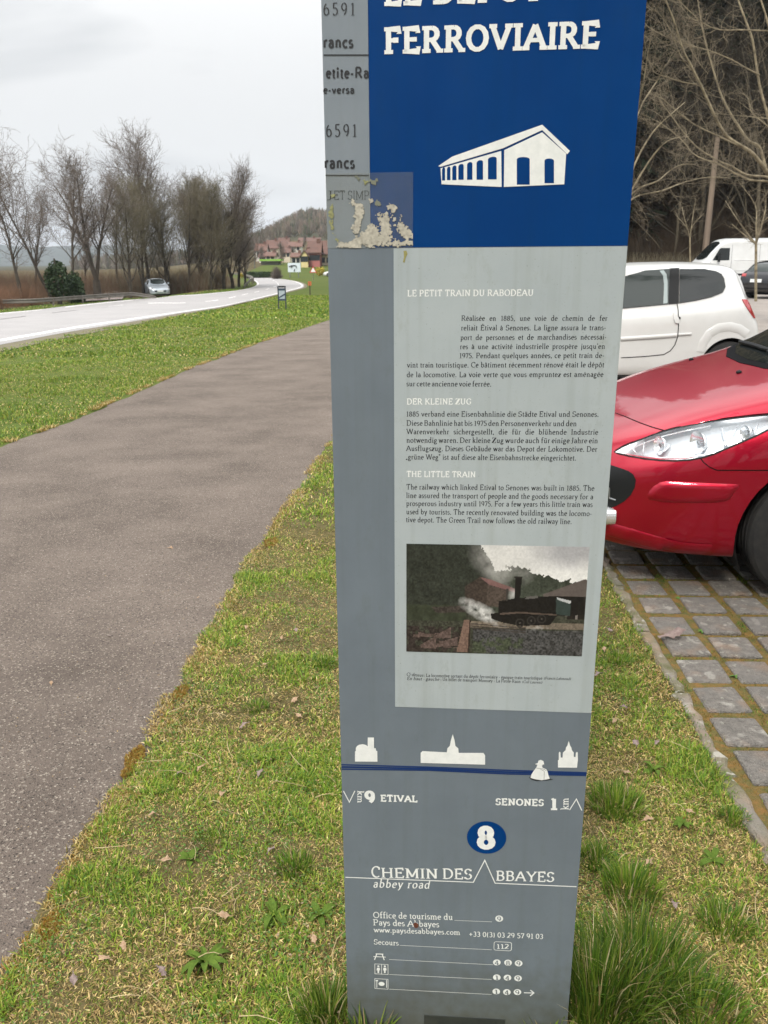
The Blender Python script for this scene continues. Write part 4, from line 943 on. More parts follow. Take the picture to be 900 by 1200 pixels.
# ---- plantain rosettes, each leaf a part
M_plant = mat('plantain_leaf', (.10, .155, .025), .85, (.065, .11, .02), 40, spec=.1)
M_dry = mat('dry_leaf', (.30, .19, .11), .8, (.42, .30, .20), 60, bump=.5)
M_dry2 = mat('grey_dry_leaf', (.26, .20, .18), .8, (.16, .11, .10), 50, bump=.5)
M_weed = mat('weed_leaf', (.10, .20, .035), .85, (.075, .15, .03), 30)
def leaf_mesh(L_, wd, bend, fold=.25, n=6):
    b = MB(); rows = []
    x = z = 0; th = .9
    for k in range(n+1):
        t = k/n; ww = wd*(math.sin(math.pi*min(1, t*.93+.05))**.8)*.5; rows.append([(x, -ww, z+ww*fold*2), (x, 0, z), (x, ww, z+ww*fold*2)])
        x += math.cos(th)*L_/n; z += math.sin(th)*L_/n; th -= bend/n
    b.grid(rows); return b
def rosette(px, py, n, L_, label, seed, m=None, wd=.016, name='plantain'):
    p = G(px, py); e = empty(name, p, label, 'weed', 'broad leaved weeds in the lawn'); r = random.Random(seed); meshes = [leaf_mesh(L_*k, wd, 1.3+.3*j).build('leaf', m or M_plant) for j, k in enumerate((.7, .9, 1.1))]
    ds = [o.data for o in meshes]; [bpy.data.objects.remove(o) for o in meshes]
    for i in range(n):
        o = link(bpy.data.objects.new('leaf', r.choice(ds)), e); o.rotation_euler = (r.uniform(-.3, .3), r.uniform(-.25, .45), i*2.4+r.uniform(-.3, .3)); o.location = (0, 0, .002); s_ = r.uniform(.75, 1.15); o.scale = (s_, s_, s_)
for i, a in enumerate([(240,1130,13,.075,'largest dark plantain rosette in the lawn low on the left'),(322,1075,9,.06,'plantain rosette left of the totem above the lower lawn'),(375,1075,9,.05,'small plantain rosette close to the left edge of the totem'),
  (222,1010,7,.045,'small rosette near the path edge on the left'),(800,968,8,.04,'small leafy weed beside the paving edge on the right'),(765,905,7,.04,'bluish leafed weed in the right lawn'),(835,1010,7,.045,'weed with short leaves near the paving edge in the lower right')]): rosette(*a, seed=i)
for i, a in enumerate([(822,742,9,.022,'tiny green weed sprouting in a paving joint behind the dead leaf'),(862,795,10,.026,'tiny green weed sprouting in a paving joint near the right edge'),(795,703,7,.018,'tiny green weed in the farthest visible paving joint')]): rosette(*a, seed=20+i, m=M_weed, wd=.009, name='joint_weed')
# ---- dead leaves
def dead_leaf(px, py, L_, seed, m, label, group, dz=.02, name='dead_leaf'):
    p = G(px, py, dz); r = random.Random(seed); b = MB(); n = 7; rows = []
    for k in range(n+1):
        t = k/n; lob = 1+.35*math.sin(t*17+seed); ww = L_*.30*math.sin(math.pi*(t*.92+.05))*lob
        cz = L_*(.10*math.sin(t*3.4+r.uniform(-.3, .3))+.04*r.random())
        rows.append([(L_*(t-.5), s_*ww, cz+abs(s_)*ww*.5*math.sin(t*5+seed)) for s_ in (-1, -.5, 0, .5, 1)])
    b.grid(rows); b.box((-L_*.75, -.0008, -.001), (-L_*.48, .0008, .001)); o = b.build(name, m, smooth=False); o.location = p; o.rotation_euler = (r.uniform(-.35, .35), r.uniform(-.35, .35), r.uniform(0, 6.28)); return tag(o, label, 'leaf', group)
LL = [(145,1108),(190,1138),(122,1122),(310,778),(347,738),(330,747),(288,735),(285,850),(350,838),(262,1072),(210,905),(235,900),(180,955),(318,995),(345,820),(368,1100),(86,1148),(195,1008),(260,930),(305,905)]
LEV = [(700,'the top of the locomotive photograph'),(760,'the locomotive photograph'),(800,'the photo caption'),(850,'the bottom of the pale panel'),(890,'the abbey silhouettes'),(925,'the river line'),(965,'the place names'),(1000,'the number disc'),(1040,'the trail name'),(1085,'the tourist office lines'),(1115,'the emergency number'),(1300,'the picnic and toilet icons')]
def lname(i, x, y, side, x0, x1):
    lv = next(n for t, n in LEV if y < t); w = (x-x0)/(x1-x0); ps = ('at the path edge' if w < .33 else 'midway to the totem' if w < .7 else 'close to the totem') if side == 'left' else ('close to the totem' if w < .4 else 'midway to the paving' if w < .7 else 'near the paving edge')
    return '%s leaf in %s lawn %s, level with %s' % (('tan', 'brown', 'pale')[i % 3], side, ps.replace('at the ', 'at ').replace('midway to the', 'midway to').replace('close to the', 'beside').replace('near the', 'near'), lv.replace('the ', ''))
for i, (x, y) in enumerate(LL): dead_leaf(x, y, .022+.012*((i*7) % 5)/5, i, (M_dry, M_dry2, M_dry)[i % 3], lname(i, x, y, 'left', 400-(y-515)*.6, 400), 'dry leaves in the left lawn')
LR = [(720,845),(732,828),(708,760),(745,870),(735,905),(770,870),(760,960),(700,790),(808,950),(715,738),(760,1010),(790,1060)]
for i, (x, y) in enumerate(LR): dead_leaf(x, y, .022+.014*((i*5) % 4)/4, 50+i, (M_dry, M_dry2)[i % 2], lname(i, x, y, 'right', 690, 740+(y-700)*.55), 'dry leaves in the right lawn')
for i, (x, y) in enumerate([(200,642),(255,575),(60,800),(128,745),(232,700)]): dead_leaf(x, y, .028-.003*i, 150+i, (M_dry, M_dry2)[i % 2], '%s dry leaf lying on the asphalt path' % ('pale isolated','tan far','grey near left edge','tan lower left','brown beside the right edge')[i], 'dry leaves on the path', .008)
r = np.random.RandomState(15); n = 1600; y = 1.0+r.rand(n)**1.5*8; x = xR(y)-np.abs(r.randn(n))*.5; V, Fc, C = leaflets(x, y, TZ(x, y)+.006, r.uniform(.002, .007, n), np.clip(pick(np.array([[.5, .46, .4], [.3, .25, .2], [.2, .13, .07], [.35, .25, .12]]), n, r), 0, .7), 16); o = tris_mesh('path_grit', V, Fc, M_leaf, C); o['kind'] = 'stuff'
dead_leaf(792,742,.085,91,M_dry2,'large curled purplish dead leaf lying on the grey pavers', None, .035)
dead_leaf(778,746,.055,95,M_dry2,'smaller dead leaf tucked against the large one on the pavers', None, .03)
for px, py, rd, lb in ((158,888,.035,'orange brown moss clump on the path edge level with the abbey silhouettes'),(150,905,.02,'smaller orange moss clump just below the larger one on the path edge'),(318,636,.05,'rusty moss patch on the path edge far up the lawn'),(60,1086,.03,'moss patch on the path edge at the lower left'),(212,812,.03,'moss patch on the path edge level with the photo caption')):
    p = G(px, py); r = np.random.RandomState(int(px)); n = 1500; a = r.rand(n)*6.28; q = np.sqrt(r.rand(n))*rd*(.7+.6*vn(np.cos(a)*2+px, np.sin(a)*2, 1, 3)); x, y = np.cos(a)*q*.8, np.sin(a)*q*1.6
    v, f, c = blades(x, y, np.zeros(n), .012*r.uniform(.4, 1.2, n), .003*np.ones(n), r.uniform(.2, 1.2, n), pick(np.array([[.34, .19, .03], [.24, .13, .03], [.30, .24, .05]]), n, r), 5); o = tris_mesh('moss_patch', v, f, M_leaf, c); o.location = p; tag(o, lb, 'moss', 'moss patches on the path edge')
# straws lying about
b = MB(); r = random.Random(5)
for i in range(90):
    if i < 60: x, y = r.uniform(-.8, .0), r.uniform(1.1, 2.6)
    else: x, y = r.uniform(.45, 1.0), r.uniform(1.3, 2.8)
    if not near_mask(np.array([x]), np.array([y]))[0]: continue
    a = r.uniform(0, 6.28); L_ = r.uniform(.04, .13); c_ = r.uniform(-.6, .6); z = T(x, y)+r.uniform(.012, .028)
    b.tube([(x+math.cos(a+c_*t)*L_*t, y+math.sin(a+c_*t)*L_*t, z+.008*math.sin(3*t)) for t in (0, .33, .66, 1)], [.0011, .001, .0009, .0004], 3)
o = b.build('straw_litter', mat('straw', (.45, .36, .2), .7, (.3, .22, .12), 20)); o['kind'] = 'stuff'
# ------------------------------------------------------------------ vehicles
M_red = mat('red_metallic_paint', (.38, .003, .022), .33, (.43, .004, .027), 400, metal=.65, spec=.4, coat=.7)
M_wcar = mat('white_paint', (.60, .605, .60), .3, (.56, .565, .555), 3, coat=.6)
M_van = mat('van_white_paint', (.58, .595, .60), .35, (.53, .54, .54), 2, coat=.3)
M_blk = mat('black_paint', (.012, .013, .016), .2, coat=1)
M_silver = mat('silver_blue_paint', (.42, .47, .52), .3, metal=.3, coat=.8)
M_glass = mat('tinted_glass', (.010, .013, .013), .03, spec=.6)
M_glass2 = mat('pale_window_glass', (.028, .036, .034), .03, spec=.6)
M_plastic = mat('black_plastic', (.012, .013, .014), .5, spec=.25)
M_liner = mat('wheel_arch_dark', (.006, .006, .007), .95)
M_tyre = mat('tyre_rubber', (.014, .014, .015), .85, (.024, .023, .022), 30)
M_rim = mat('alloy_rim', (.28, .29, .3), .35, metal=.8)
M_chrome = mat('chrome', (.75, .76, .77), .1, metal=1)
M_lampwhite = mat('lamp_reflector', (.86, .88, .9), .22, metal=.75)
M_lampgrey = mat('lamp_bezel', (.62, .66, .70), .32, metal=.35)
M_redlamp = mat('red_lamp', (.45, .01, .012), .15, (.30, .005, .008), 50, coat=1)
M_clear = bpy.data.materials.new('clear_lens'); M_clear.use_nodes = True
_t = M_clear.node_tree; _t.nodes.remove(_t.nodes['Principled BSDF']); _f = N(_t, 'ShaderNodeFresnel'); _f.inputs[0].default_value = 1.5
_a = N(_t, 'ShaderNodeBsdfTransparent'); _a.inputs[0].default_value = (.96, .97, .98, 1); _g = N(_t, 'ShaderNodeBsdfGlossy'); _g.inputs['Roughness'].default_value = .02; _m = N(_t, 'ShaderNodeMixShader')
_t.links.new(_f.outputs[0], _m.inputs[0]); _t.links.new(_a.outputs[0], _m.inputs[1]); _t.links.new(_g.outputs[0], _m.inputs[2]); _t.links.new(_m.outputs[0], _t.nodes['Material Output'].inputs[0])
def pchip(x, xp, yp):
    xp = np.array(xp, float); yp = np.array(yp, float); h = np.diff(xp); d = np.diff(yp)/h; m = np.zeros_like(yp)
    m[1:-1] = np.where(d[1:]*d[:-1] > 0, 2*d[1:]*d[:-1]/np.where(np.abs(d[1:]+d[:-1]) < 1e-9, 1, d[1:]+d[:-1]), 0); m[0] = d[0]; m[-1] = d[-1]
    i = np.clip(np.searchsorted(xp, x)-1, 0, len(xp)-2); t = (x-xp[i])/h[i]
    return (1+2*t)*(1-t)**2*yp[i]+t*(1-t)**2*h[i]*m[i]+t*t*(3-2*t)*yp[i+1]+t*t*(t-1)*h[i]*m[i+1]
def body_rings(tab, nS=84, nR=9, front_dense=True):
    """tab rows: s, zb, W, zbelt, Wbelt, zre, Wroof, ztop.  Full closed rings."""
    tab = np.array(tab); Lc = tab[-1, 0]; u = np.linspace(0, 1, nS); s = Lc*(.5-.5*np.cos(np.pi*(u*.9+.05)));
    s = (s-s[0])/(s[-1]-s[0])*Lc; rings = []
    for q in s:
        zb, Wd, zbe, Wb, zre, Wr, zt = [float(pchip(q, tab[:, 0], tab[:, k])) for k in range(1, 8)]
        P = [(0, zb), (Wd*.80, zb), (Wd*.955, zb+.035), (Wd*.995, zb+.30*(zbe-zb)), (Wd, zb+.6*(zbe-zb)), (Wd*.99, zb+.85*(zbe-zb)), (Wb, zbe), (Wb*.35+Wr*.65, zbe*.35+zre*.65), (Wr, zre), (Wr*.78, zre+(zt-zre)*.62), (Wr*.4, zt-(zt-zre)*.10), (0, zt)]
        pts = []
        for i in range(len(P)-1):
            a, b_, c, d = P[max(i-1,0)] if i else (-P[1][0], P[1][1]), P[i], P[i+1], P[i+2] if i+2 < len(P) else (-P[-2][0], P[-2][1])
            nn = 1 if i == 0 else 4
            for k in range(nn):
                t = k/nn; f = lambda e: .5*((2*b_[e])+(c[e]-a[e])*t+(2*a[e]-5*b_[e]+4*c[e]-d[e])*t*t+(3*b_[e]-a[e]-3*c[e]+d[e])*t**3)*1.0
                pts.append((f(0), f(1)))
        pts.append(P[-1])
        ring = [(q, -y, z) for y, z in pts]+[(q, y, z) for y, z in pts[1:-1][::-1]]
        rings.append(ring)
    return rings
class Car:
    def __init__(c, name, tab, loc, rz, label, cat, paint, group=None, nose=.03):
        c.e = empty(name, loc, label, cat, group, rz); c.M = Matrix.Translation(loc) @ Matrix.Rotation(rz, 4, 'Z'); c.Mi = c.M.inverted(); c.paint = paint
        c.tab = tab; R = body_rings(tab); c.L = R[-1][0][0]
        b = MB(); n = len(R[0]); 
        cf = Vector((R[0][0][0]-nose, 0, sum(p[2] for p in R[0])/n)); cr = Vector((R[-1][0][0]+.02, 0, sum(p[2] for p in R[-1])/n))
        f1 = [tuple(Vector(p).lerp(cf, .5)+Vector((-nose*.25, 0, 0))) for p in R[0]]; f2 = [tuple(Vector(p).lerp(cr, .5)+Vector((.008, 0, 0))) for p in R[-1]]
        b.grid([f1]+R+[f2], closed=True); k0 = len(b.v); b.v.append(tuple(cf)); b.v.append(tuple(cr)); m = len(R)+1
        for j in range(n):
            b.f.append((k0, (j+1) % n, j)); b.m.append(0); b.f.append((k0+1, m*n+j, m*n+(j+1) % n)); b.m.append(0)
        c.mb = b; c.bvh = BVHTree.FromPolygons([Vector(v) for v in b.v], b.f); c.cut = []
    def hit(c, o, d):
        h = c.bvh.ray_cast(o, d)
        if h[0] is None: return (None, None)
        return (h[0], h[1] if h[1].dot(d) < 0 else -h[1])
    def near(c, p):
        h, n, _, _ = c.bvh.find_nearest(p); q = h-Vector((c.L/2, 0, .7)); return h, (n if n.dot(q) > 0 else -n)
    def hpix(c, px, py):
        o = c.Mi @ CAM; d = (c.Mi.to_3x3() @ ray(px, py)).normalized(); h, n = c.hit(o, d)
        if h is None: h, n = c.near(o+d*((c.M.translation-CAM).length))
        return h, n
    def hside(c, x, z, side=-1):
        h, n = c.hit(Vector((x, side*3, z)), Vector((0, -side, 0)))
        if h is None: h, n = c.near(Vector((x, side*.9, z)))
        return h, n
    def htop(c, x, y):
        h, n = c.hit(Vector((x, y, 4)), Vector((0, 0, -1)))
        if h is None: h, n = c.near(Vector((x, y, .8)))
        return h, n
    def hrear(c, y, z):
        h, n = c.hit(Vector((8, y, z)), Vector((-1, 0, 0)))
        if h is None: h, n = c.near(Vector((c.L, y, z)))
        return h, n
    def hfront(c, y, z):
        h, n = c.hit(Vector((-3, y, z)), Vector((1, 0, 0)))
        if h is None: h, n = c.near(Vector((0, y, z)))
        return h, n
    def grid2d(c, poly, g):
        bm = bmesh.new(); vs = [bm.verts.new((x, y, 0)) for x, y in poly]; bm.faces.new(vs); xs_ = [p[0] for p in poly]; ys_ = [p[1] for p in poly]
        for ax, lo, hi in ((0, min(xs_), max(xs_)), (1, min(ys_), max(ys_))):
            v = lo+g
            while v < hi-g*.2:
                co_ = (v, 0, 0) if ax == 0 else (0, v, 0); no = (1, 0, 0) if ax == 0 else (0, 1, 0)
                bmesh.ops.bisect_plane(bm, geom=bm.verts[:]+bm.edges[:]+bm.faces[:], plane_co=co_, plane_no=no, dist=g*.001); v += g
        bmesh.ops.triangulate(bm, faces=[f for f in bm.faces if len(f.verts) > 4])
        bm.verts.ensure_lookup_table(); V = [(v.co.x, v.co.y) for v in bm.verts]; Fc = [tuple(v.index for v in f.verts) for f in bm.faces]
        bm.verts.index_update(); Fc = [tuple(v.index for v in f.verts) for f in bm.faces]
        bd = [(e.verts[0].index, e.verts[1].index) for e in bm.edges if len(e.link_faces) == 1]; bm.free(); return V, Fc, bd
    def patch(c, name, poly, proj, g, off_, m, mirror=False, parent=None, rim=True, build=True):
        V2, Fc, bd = c.grid2d(poly, g); b = MB()
        hits = [proj(*p) for p in V2]
        outs = [h+n*(off_ if not callable(off_) else off_(*p)) for (h, n), p in zip(hits, V2)]
        # orient outward
        b.v = [tuple(v) for v in outs]; b.f = list(Fc)
        if rim:
            for i, j in bd:
                k = len(b.v); b.v += [tuple(outs[i]), tuple(outs[j]), tuple(hits[j][0]-hits[j][1]*.004), tuple(hits[i][0]-hits[i][1]*.004)]; b.f.append((k, k+1, k+2, k+3))
        def mk(bb, nm):
            me_f = []
            for f in bb.f:
                a = Vector(bb.v[f[0]]); n_ = (Vector(bb.v[f[1]])-a).cross(Vector(bb.v[f[2]])-a); me_f.append(f)
            bb.m = [0]*len(bb.f); return bb.build(nm, m, parent or c.e, smooth=True)
        # flip if normals point inwards
        f = b.f[len(Fc)//2]; a = Vector(b.v[f[0]]); n_ = (Vector(b.v[f[1]])-a).cross(Vector(b.v[f[2]])-a)
        if n_.dot(hits[f[0]][1]) < 0: b.f = [t[::-1] for t in b.f]
        o = mk(b, name)
        for p in o.data.polygons[len(Fc):]: p.use_smooth = False
        if mirror:
            b2 = MB(); b2.v = [(x, -y, z) for x, y, z in b.v]; b2.f = [t[::-1] for t in b.f]; mk(b2, name)
        return o
    def line(c, name, pts, proj, w, off_, m, mirror=False, sub=6, raise_=0):
        """ribbon of constant width along a projected polyline"""
        P = []
        for i in range(len(pts)-1):
            for k in range(sub): t = k/sub; P.append((pts[i][0]*(1-t)+pts[i+1][0]*t, pts[i][1]*(1-t)+pts[i+1][1]*t))
        P.append(pts[-1]); H = [proj(*p) for p in P]; rows = []
        for i, (h, n) in enumerate(H):
            t = (H[min(i+1, len(H)-1)][0]-H[max(i-1, 0)][0]).normalized(); s_ = t.cross(n).normalized()*w/2
            if raise_: rows.append([h-s_-n*.003, h-s_*.8+n*off_, h+s_*.8+n*off_, h+s_-n*.003])
            else: rows.append([h-s_+n*off_, h+s_+n*off_])
        b = MB(); b.grid(rows); b.build(name, m, c.e, smooth=bool(raise_))
        if mirror: b = MB(); b.grid([[Vector((v.x, -v.y, v.z)) for v in r] for r in rows]); b.build(name, m, c.e, smooth=bool(raise_))
    def arch(c, xc, zc, r, depth=.26):
        Wd = float(pchip(xc, [t[0] for t in c.tab], [t[2] for t in c.tab]))
        for sd in (-1, 1):
            b = MB(); n = 40; y0, y1 = sd*(Wd-depth), sd*(Wd+.2); ring = lambda y: [(xc+r*math.cos(2*math.pi*k/n), y, zc+r*math.sin(2*math.pi*k/n)) for k in range(n)]
            a, d = ring(y0), ring(y1); b.grid([a, d], closed=True); b.poly(a[::-1]); b.poly(d); c.cut.append(b)
            b = MB(); n = 24; rows = []
            for y in (sd*(Wd-depth+.004), sd*(Wd-.03)): rows.append([(xc+(r-.004)*math.cos(math.pi*(k/n*1.3-.15)), y, zc+(r-.004)*math.sin(math.pi*(k/n*1.3-.15))) for k in range(n+1)])
            b.grid(rows); b.poly(rows[0]); b.build('wheel_arch', M_liner, c.e)
    def finish(c):
        o = c.mb.build('body', c.paint, c.e, smooth=True)
        bm = bmesh.new(); bm.from_mesh(o.data); bmesh.ops.recalc_face_normals(bm, faces=bm.faces[:]); bm.to_mesh(o.data); bm.free()
        tmp = []
        for b in c.cut:
            k = b.build('cutter', c.paint); bm = bmesh.new(); bm.from_mesh(k.data); bmesh.ops.recalc_face_normals(bm, faces=bm.faces[:]); bm.to_mesh(k.data); bm.free(); tmp.append(k); k.parent = c.e
            md = o.modifiers.new('b', 'BOOLEAN'); md.object = k; md.operation = 'DIFFERENCE'; md.solver = 'EXACT'
        bpy.context.view_layer.update(); dg = bpy.context.evaluated_depsgraph_get(); me = bpy.data.meshes.new_from_object(o.evaluated_get(dg)); o.modifiers.clear(); o.data = me
        if len(me.materials) == 0: me.materials.append(c.paint)
        me.polygons.foreach_set('material_index', [0]*len(me.polygons))
        try: me.set_sharp_from_angle(angle=R_(38))
        except Exception: pass
        for k in tmp: bpy.data.objects.remove(k)
        c.body = o; return o
    def wheel(c, x, side, r, w, y, spokes=5, steer=0, rim=M_rim, simple=False):
        prof = [(r*.66, -w/2), (r*.80, -w/2-.006), (r*.94, -w*.47), (r*.985, -w*.40)]
        if not simple:
            for g in (-.28, -.09, .09, .28): prof += [(r, w*(g-.055)), (r-.007, w*(g-.04)), (r-.007, w*(g+.04)), (r, w*(g+.055))]
        prof += [(r*.985, w*.40), (r*.94, w*.47), (r*.80, w/2+.006), (r*.66, w/2)]
        n = 28 if simple else 56; Mw = Matrix.Translation((x, y, r)) @ Matrix.Rotation(steer, 4, 'Z'); b = MB()
        rows = [[(q*math.cos(2*math.pi*k/n), h, q*math.sin(2*math.pi*k/n)) for k in range(n)] for q, h in prof]
        b.grid([[tuple(Mw @ Vector(p)) for p in rr_] for rr_ in rows], closed=True); t = b.build('wheel', M_tyre, c.e, smooth=False)
        b = MB(); yo = side*w*.36
        rr = [[(q*math.cos(2*math.pi*k/n), h, q*math.sin(2*math.pi*k/n)) for k in range(n)] for q, h in ((r*.67, side*w*.5), (r*.62, side*w*.49), (r*.60, side*w*.1), (r*.02, side*w*.05))]
        b.grid([[tuple(Mw @ Vector(p)) for p in q] for q in rr], closed=True)
        for k in range(spokes):
            a = 2*math.pi*k/spokes; M2 = Mw @ Matrix.Rotation(-a, 4, 'Y'); b.box((.03, min(yo, yo-side*.04), -.028), (r*.62, max(yo, yo-side*.04), .028), M=M2)
        h = [[(q*math.cos(2*math.pi*k/12), yy_, q*math.sin(2*math.pi*k/12)) for k in range(12)] for q, yy_ in ((.065, yo-side*.05), (.06, yo+side*.004), (.02, yo+side*.008))]
        b.grid([[tuple(Mw @ Vector(p)) for p in q] for q in h], closed=True); b.poly([tuple(Mw @ Vector(p)) for p in h[-1]]); b.build('rim', rim, t)
    def under(c, x0, x1, hw, z0, z1):
        b = MB(); b.box((x0, -hw, z0), (x1, hw, z1)); b.build('underbody', M_liner, c.e)
# ---- red hatchback
tab = [(0,.24,.50,.56,.42,.60,.34,.63),(.03,.215,.575,.585,.50,.635,.42,.665),(.10,.20,.67,.615,.605,.675,.52,.71),(.2,.195,.745,.65,.69,.72,.60,.76),(.35,.19,.805,.70,.755,.78,.66,.825),(.55,.19,.85,.765,.80,.85,.69,.895),
 (.75,.19,.868,.815,.82,.905,.70,.955),(.92,.19,.875,.85,.83,.945,.71,1.0),(1.1,.19,.877,.88,.835,.995,.71,1.085),(1.3,.18,.877,.905,.84,1.09,.69,1.2),(1.55,.18,.877,.925,.842,1.24,.65,1.34),(1.85,.18,.877,.94,.842,1.375,.61,1.46),
 (2.3,.18,.877,.955,.842,1.42,.60,1.51),(3.0,.18,.877,.975,.84,1.41,.59,1.495),(3.55,.19,.875,.985,.835,1.35,.58,1.44),(3.85,.20,.86,.985,.815,1.24,.57,1.33),(4.05,.22,.82,.96,.77,1.05,.56,1.10),(4.16,.26,.76,.86,.70,.90,.56,.94),(4.21,.32,.68,.72,.60,.76,.50,.79)]
RC = Car('parked_car', tab, (1.0, 4.30, 0), -.05, 'red hatchback parked nose in beside the totem, its headlight and bonnet showing', 'car', M_red)
P_ = RC.hpix
RC.arch(.975, .315, .365)
RC.arch(3.54, .315, .355)
ZA = lambda x, y: (700+x/4.5, 460+y/4.5)
HLp = [ZA(*p) for p in [(90,315),(130,290),(200,262),(290,225),(380,198),(480,176),(580,158),(700,142),(800,130),(900,122)]]+[(915,486.5),(930,487),(938,489),(925,497)]+[ZA(*p) for p in [(900,198),(830,232),(760,262),(690,292),(620,322),(560,342),(490,355),(410,361),(330,358),(250,350),(170,336),(110,322)]]
# headlight recess: outer and inner copies of the patch make the cutter
V2, Fc, bd = RC.grid2d(HLp, 9); hits = [P_(*p) for p in V2]
for sgn in (1, -1):
    b = MB(); k = len(V2); fl = lambda v: (v.x, sgn*v.y, v.z)
    inw = Vector((.75, .65, -.12)).normalized()
    b.v = [fl(h+n*.03) for h, n in hits]+[fl(h+inw*.075) for h, n in hits]
    b.f = list(Fc)+[tuple(k+i for i in f[::-1]) for f in Fc]+[(j, i, k+i, k+j) for i, j in bd]; b.m = [0]*len(b.f); RC.cut.append(b)
body = RC.finish()
def hl_parts(sgn):
    fl = lambda v: (v.x, sgn*v.y, v.z); k = len(V2)
    b = MB(); b.v = [fl(h+inw*.066) for h, n in hits]+[fl(h-n*.001) for h, n in hits]; b.f = list(Fc)+[(j, i, k+i, k+j) for i, j in bd]; b.m = [0]*len(b.f); hs = b.build('headlight', M_lampgrey, RC.e, smooth=False)
    b = MB(); b.v = [fl(h+n*.0025) for h, n in hits]; b.f = list(Fc); b.m = [0]*len(b.f); b.build('lens', M_clear, hs, smooth=True)
    cam_l = RC.Mi @ CAM
    def bowl(px, py, r, mt, dz=.0, nm='reflector', depth=.05):
        h, n = P_(px, py); ax = Vector((-1, -.32, -.02)).normalized(); c_ = h+inw*.02+Vector((0, 0, dz)); b = MB(); a1 = ax.cross(Vector((0, 0, 1))).normalized(); a2 = ax.cross(a1); rows = []
        for t in (1.08, 1, .92, .75, .5, .25, .1): 
            d_ = depth*(1-t*t) if t <= 1 else -.004
            rows.append([c_-ax*d_+(a1*math.cos(2*math.pi*q/28)+a2*math.sin(2*math.pi*q/28))*r*t for q in range(28)])
        b.grid([[fl(v) for v in rw] for rw in rows], closed=True); o = b.build(nm, mt, hs, smooth=True)
        b = MB(); b.tube([fl(c_-ax*depth*.95), fl(c_-ax*depth*.15)], [.010, .007], 8); b.tube([fl(c_-ax*depth*.2), fl(c_-ax*depth*.05)], [.011, .011], 10); b.build('bulb', M_chrome, hs)
    bowl(770, 521, .040, M_lampwhite, -.004); bowl(815, 516, .050, M_lampwhite, -.012); bowl(871, 507, .030, M_lampwhite)
    # ribs and trim inside the lamp
    for pts, w in (([(735,527),(752,519),(775,511),(800,505),(830,499)], .006), ([(745,534),(770,537),(800,537),(835,531),(865,521)], .007), ([(735,522),(742,531)], .005), ([(752,514),(750,535)], .004), ([(843,502),(848,524)], .008), ([(885,496),(880,513)], .006), ([(862,499),(850,519)], .004)):
        b = MB(); b.tube([fl(P_(*p)[0]+inw*.022) for p in pts], w*.7, 6); b.build('lamp_trim', M_lampwhite if w != .008 else M_lampgrey, hs, smooth=True)
    b = MB(); ol = HLp+[HLp[0]]; rows = []
    H = [P_(*p) for p in HLp]
    for i in range(len(H)+1):
        h, n = H[i % len(H)]; t = (H[(i+1) % len(H)][0]-H[i-1][0]).normalized(); s_ = t.cross(n).normalized()*.0035; rows.append([fl(h-s_+n*.0035), fl(h+s_+n*.0035)])
    b.grid(rows); b.build('seal', M_plastic, hs)
hl_parts(1); hl_parts(-1)
# grille, bumper strip, air dam, seams
RC.patch('grille', [ZA(*p) for p in [(-60,370),(30,372),(75,384),(120,398),(165,414),(190,432),(203,460),(198,500),(176,540),(140,575),(100,598),(60,612),(-60,640)]], P_, 7, .003, M_plastic, mirror=True)
gr_in = [ZA(*p) for p in [(-60,470),(70,478),(70,395),(120,412),(170,432),(185,470),(172,515),(135,552),(90,578),(-60,600)]]
RC.line('grille_bar', [ZA(*p) for p in [(66,500),(66,556),(100,566)]], P_, .007, .007, M_rim, mirror=True, raise_=1)
def pdist(x, y, pl):
    return float(dist_line(np.array([x]), np.array([y]), pl+[pl[0]])[0])
strip_pts = [ZA(*p) for p in [(262,545),(275,520),(295,496),(330,474),(360,468),(500,474),(640,480),(752,484),(745,500),(720,530),(700,562),(670,574),(620,580),(500,582),(350,578),(270,562)]]
RC.patch('bumper_strip', strip_pts, P_, 3, lambda x, y: .001+.010*min(1, pdist(x, y, strip_pts)/5)**.6, M_red, mirror=True)
RC.line('seam', [ZA(*p) for p in [(94,108),(150,128),(220,158),(290,183),(365,204)]], P_, .005, .0012, M_dark, mirror=True)
RC.line('seam', [ZA(*p) for p in [(543,345),(560,368),(590,392),(625,408),(640,410),(760,410),(900,410),(960,409)]], P_, .0045, .0012, M_dark, mirror=True)
RC.line('bumper_crease', [ZA(*p) for p in [(60,720),(150,745),(240,775),(340,800),(440,820),(520,828),(600,832)]], P_, .075, .003, M_red, mirror=True, raise_=1)
0 and RC.line('arch_lip', [ZA(*p) for p in [(718,895),(740,830),(765,762),(800,680),(850,595),(900,522)]], P_, .012, .005, M_red, mirror=True, raise_=1)
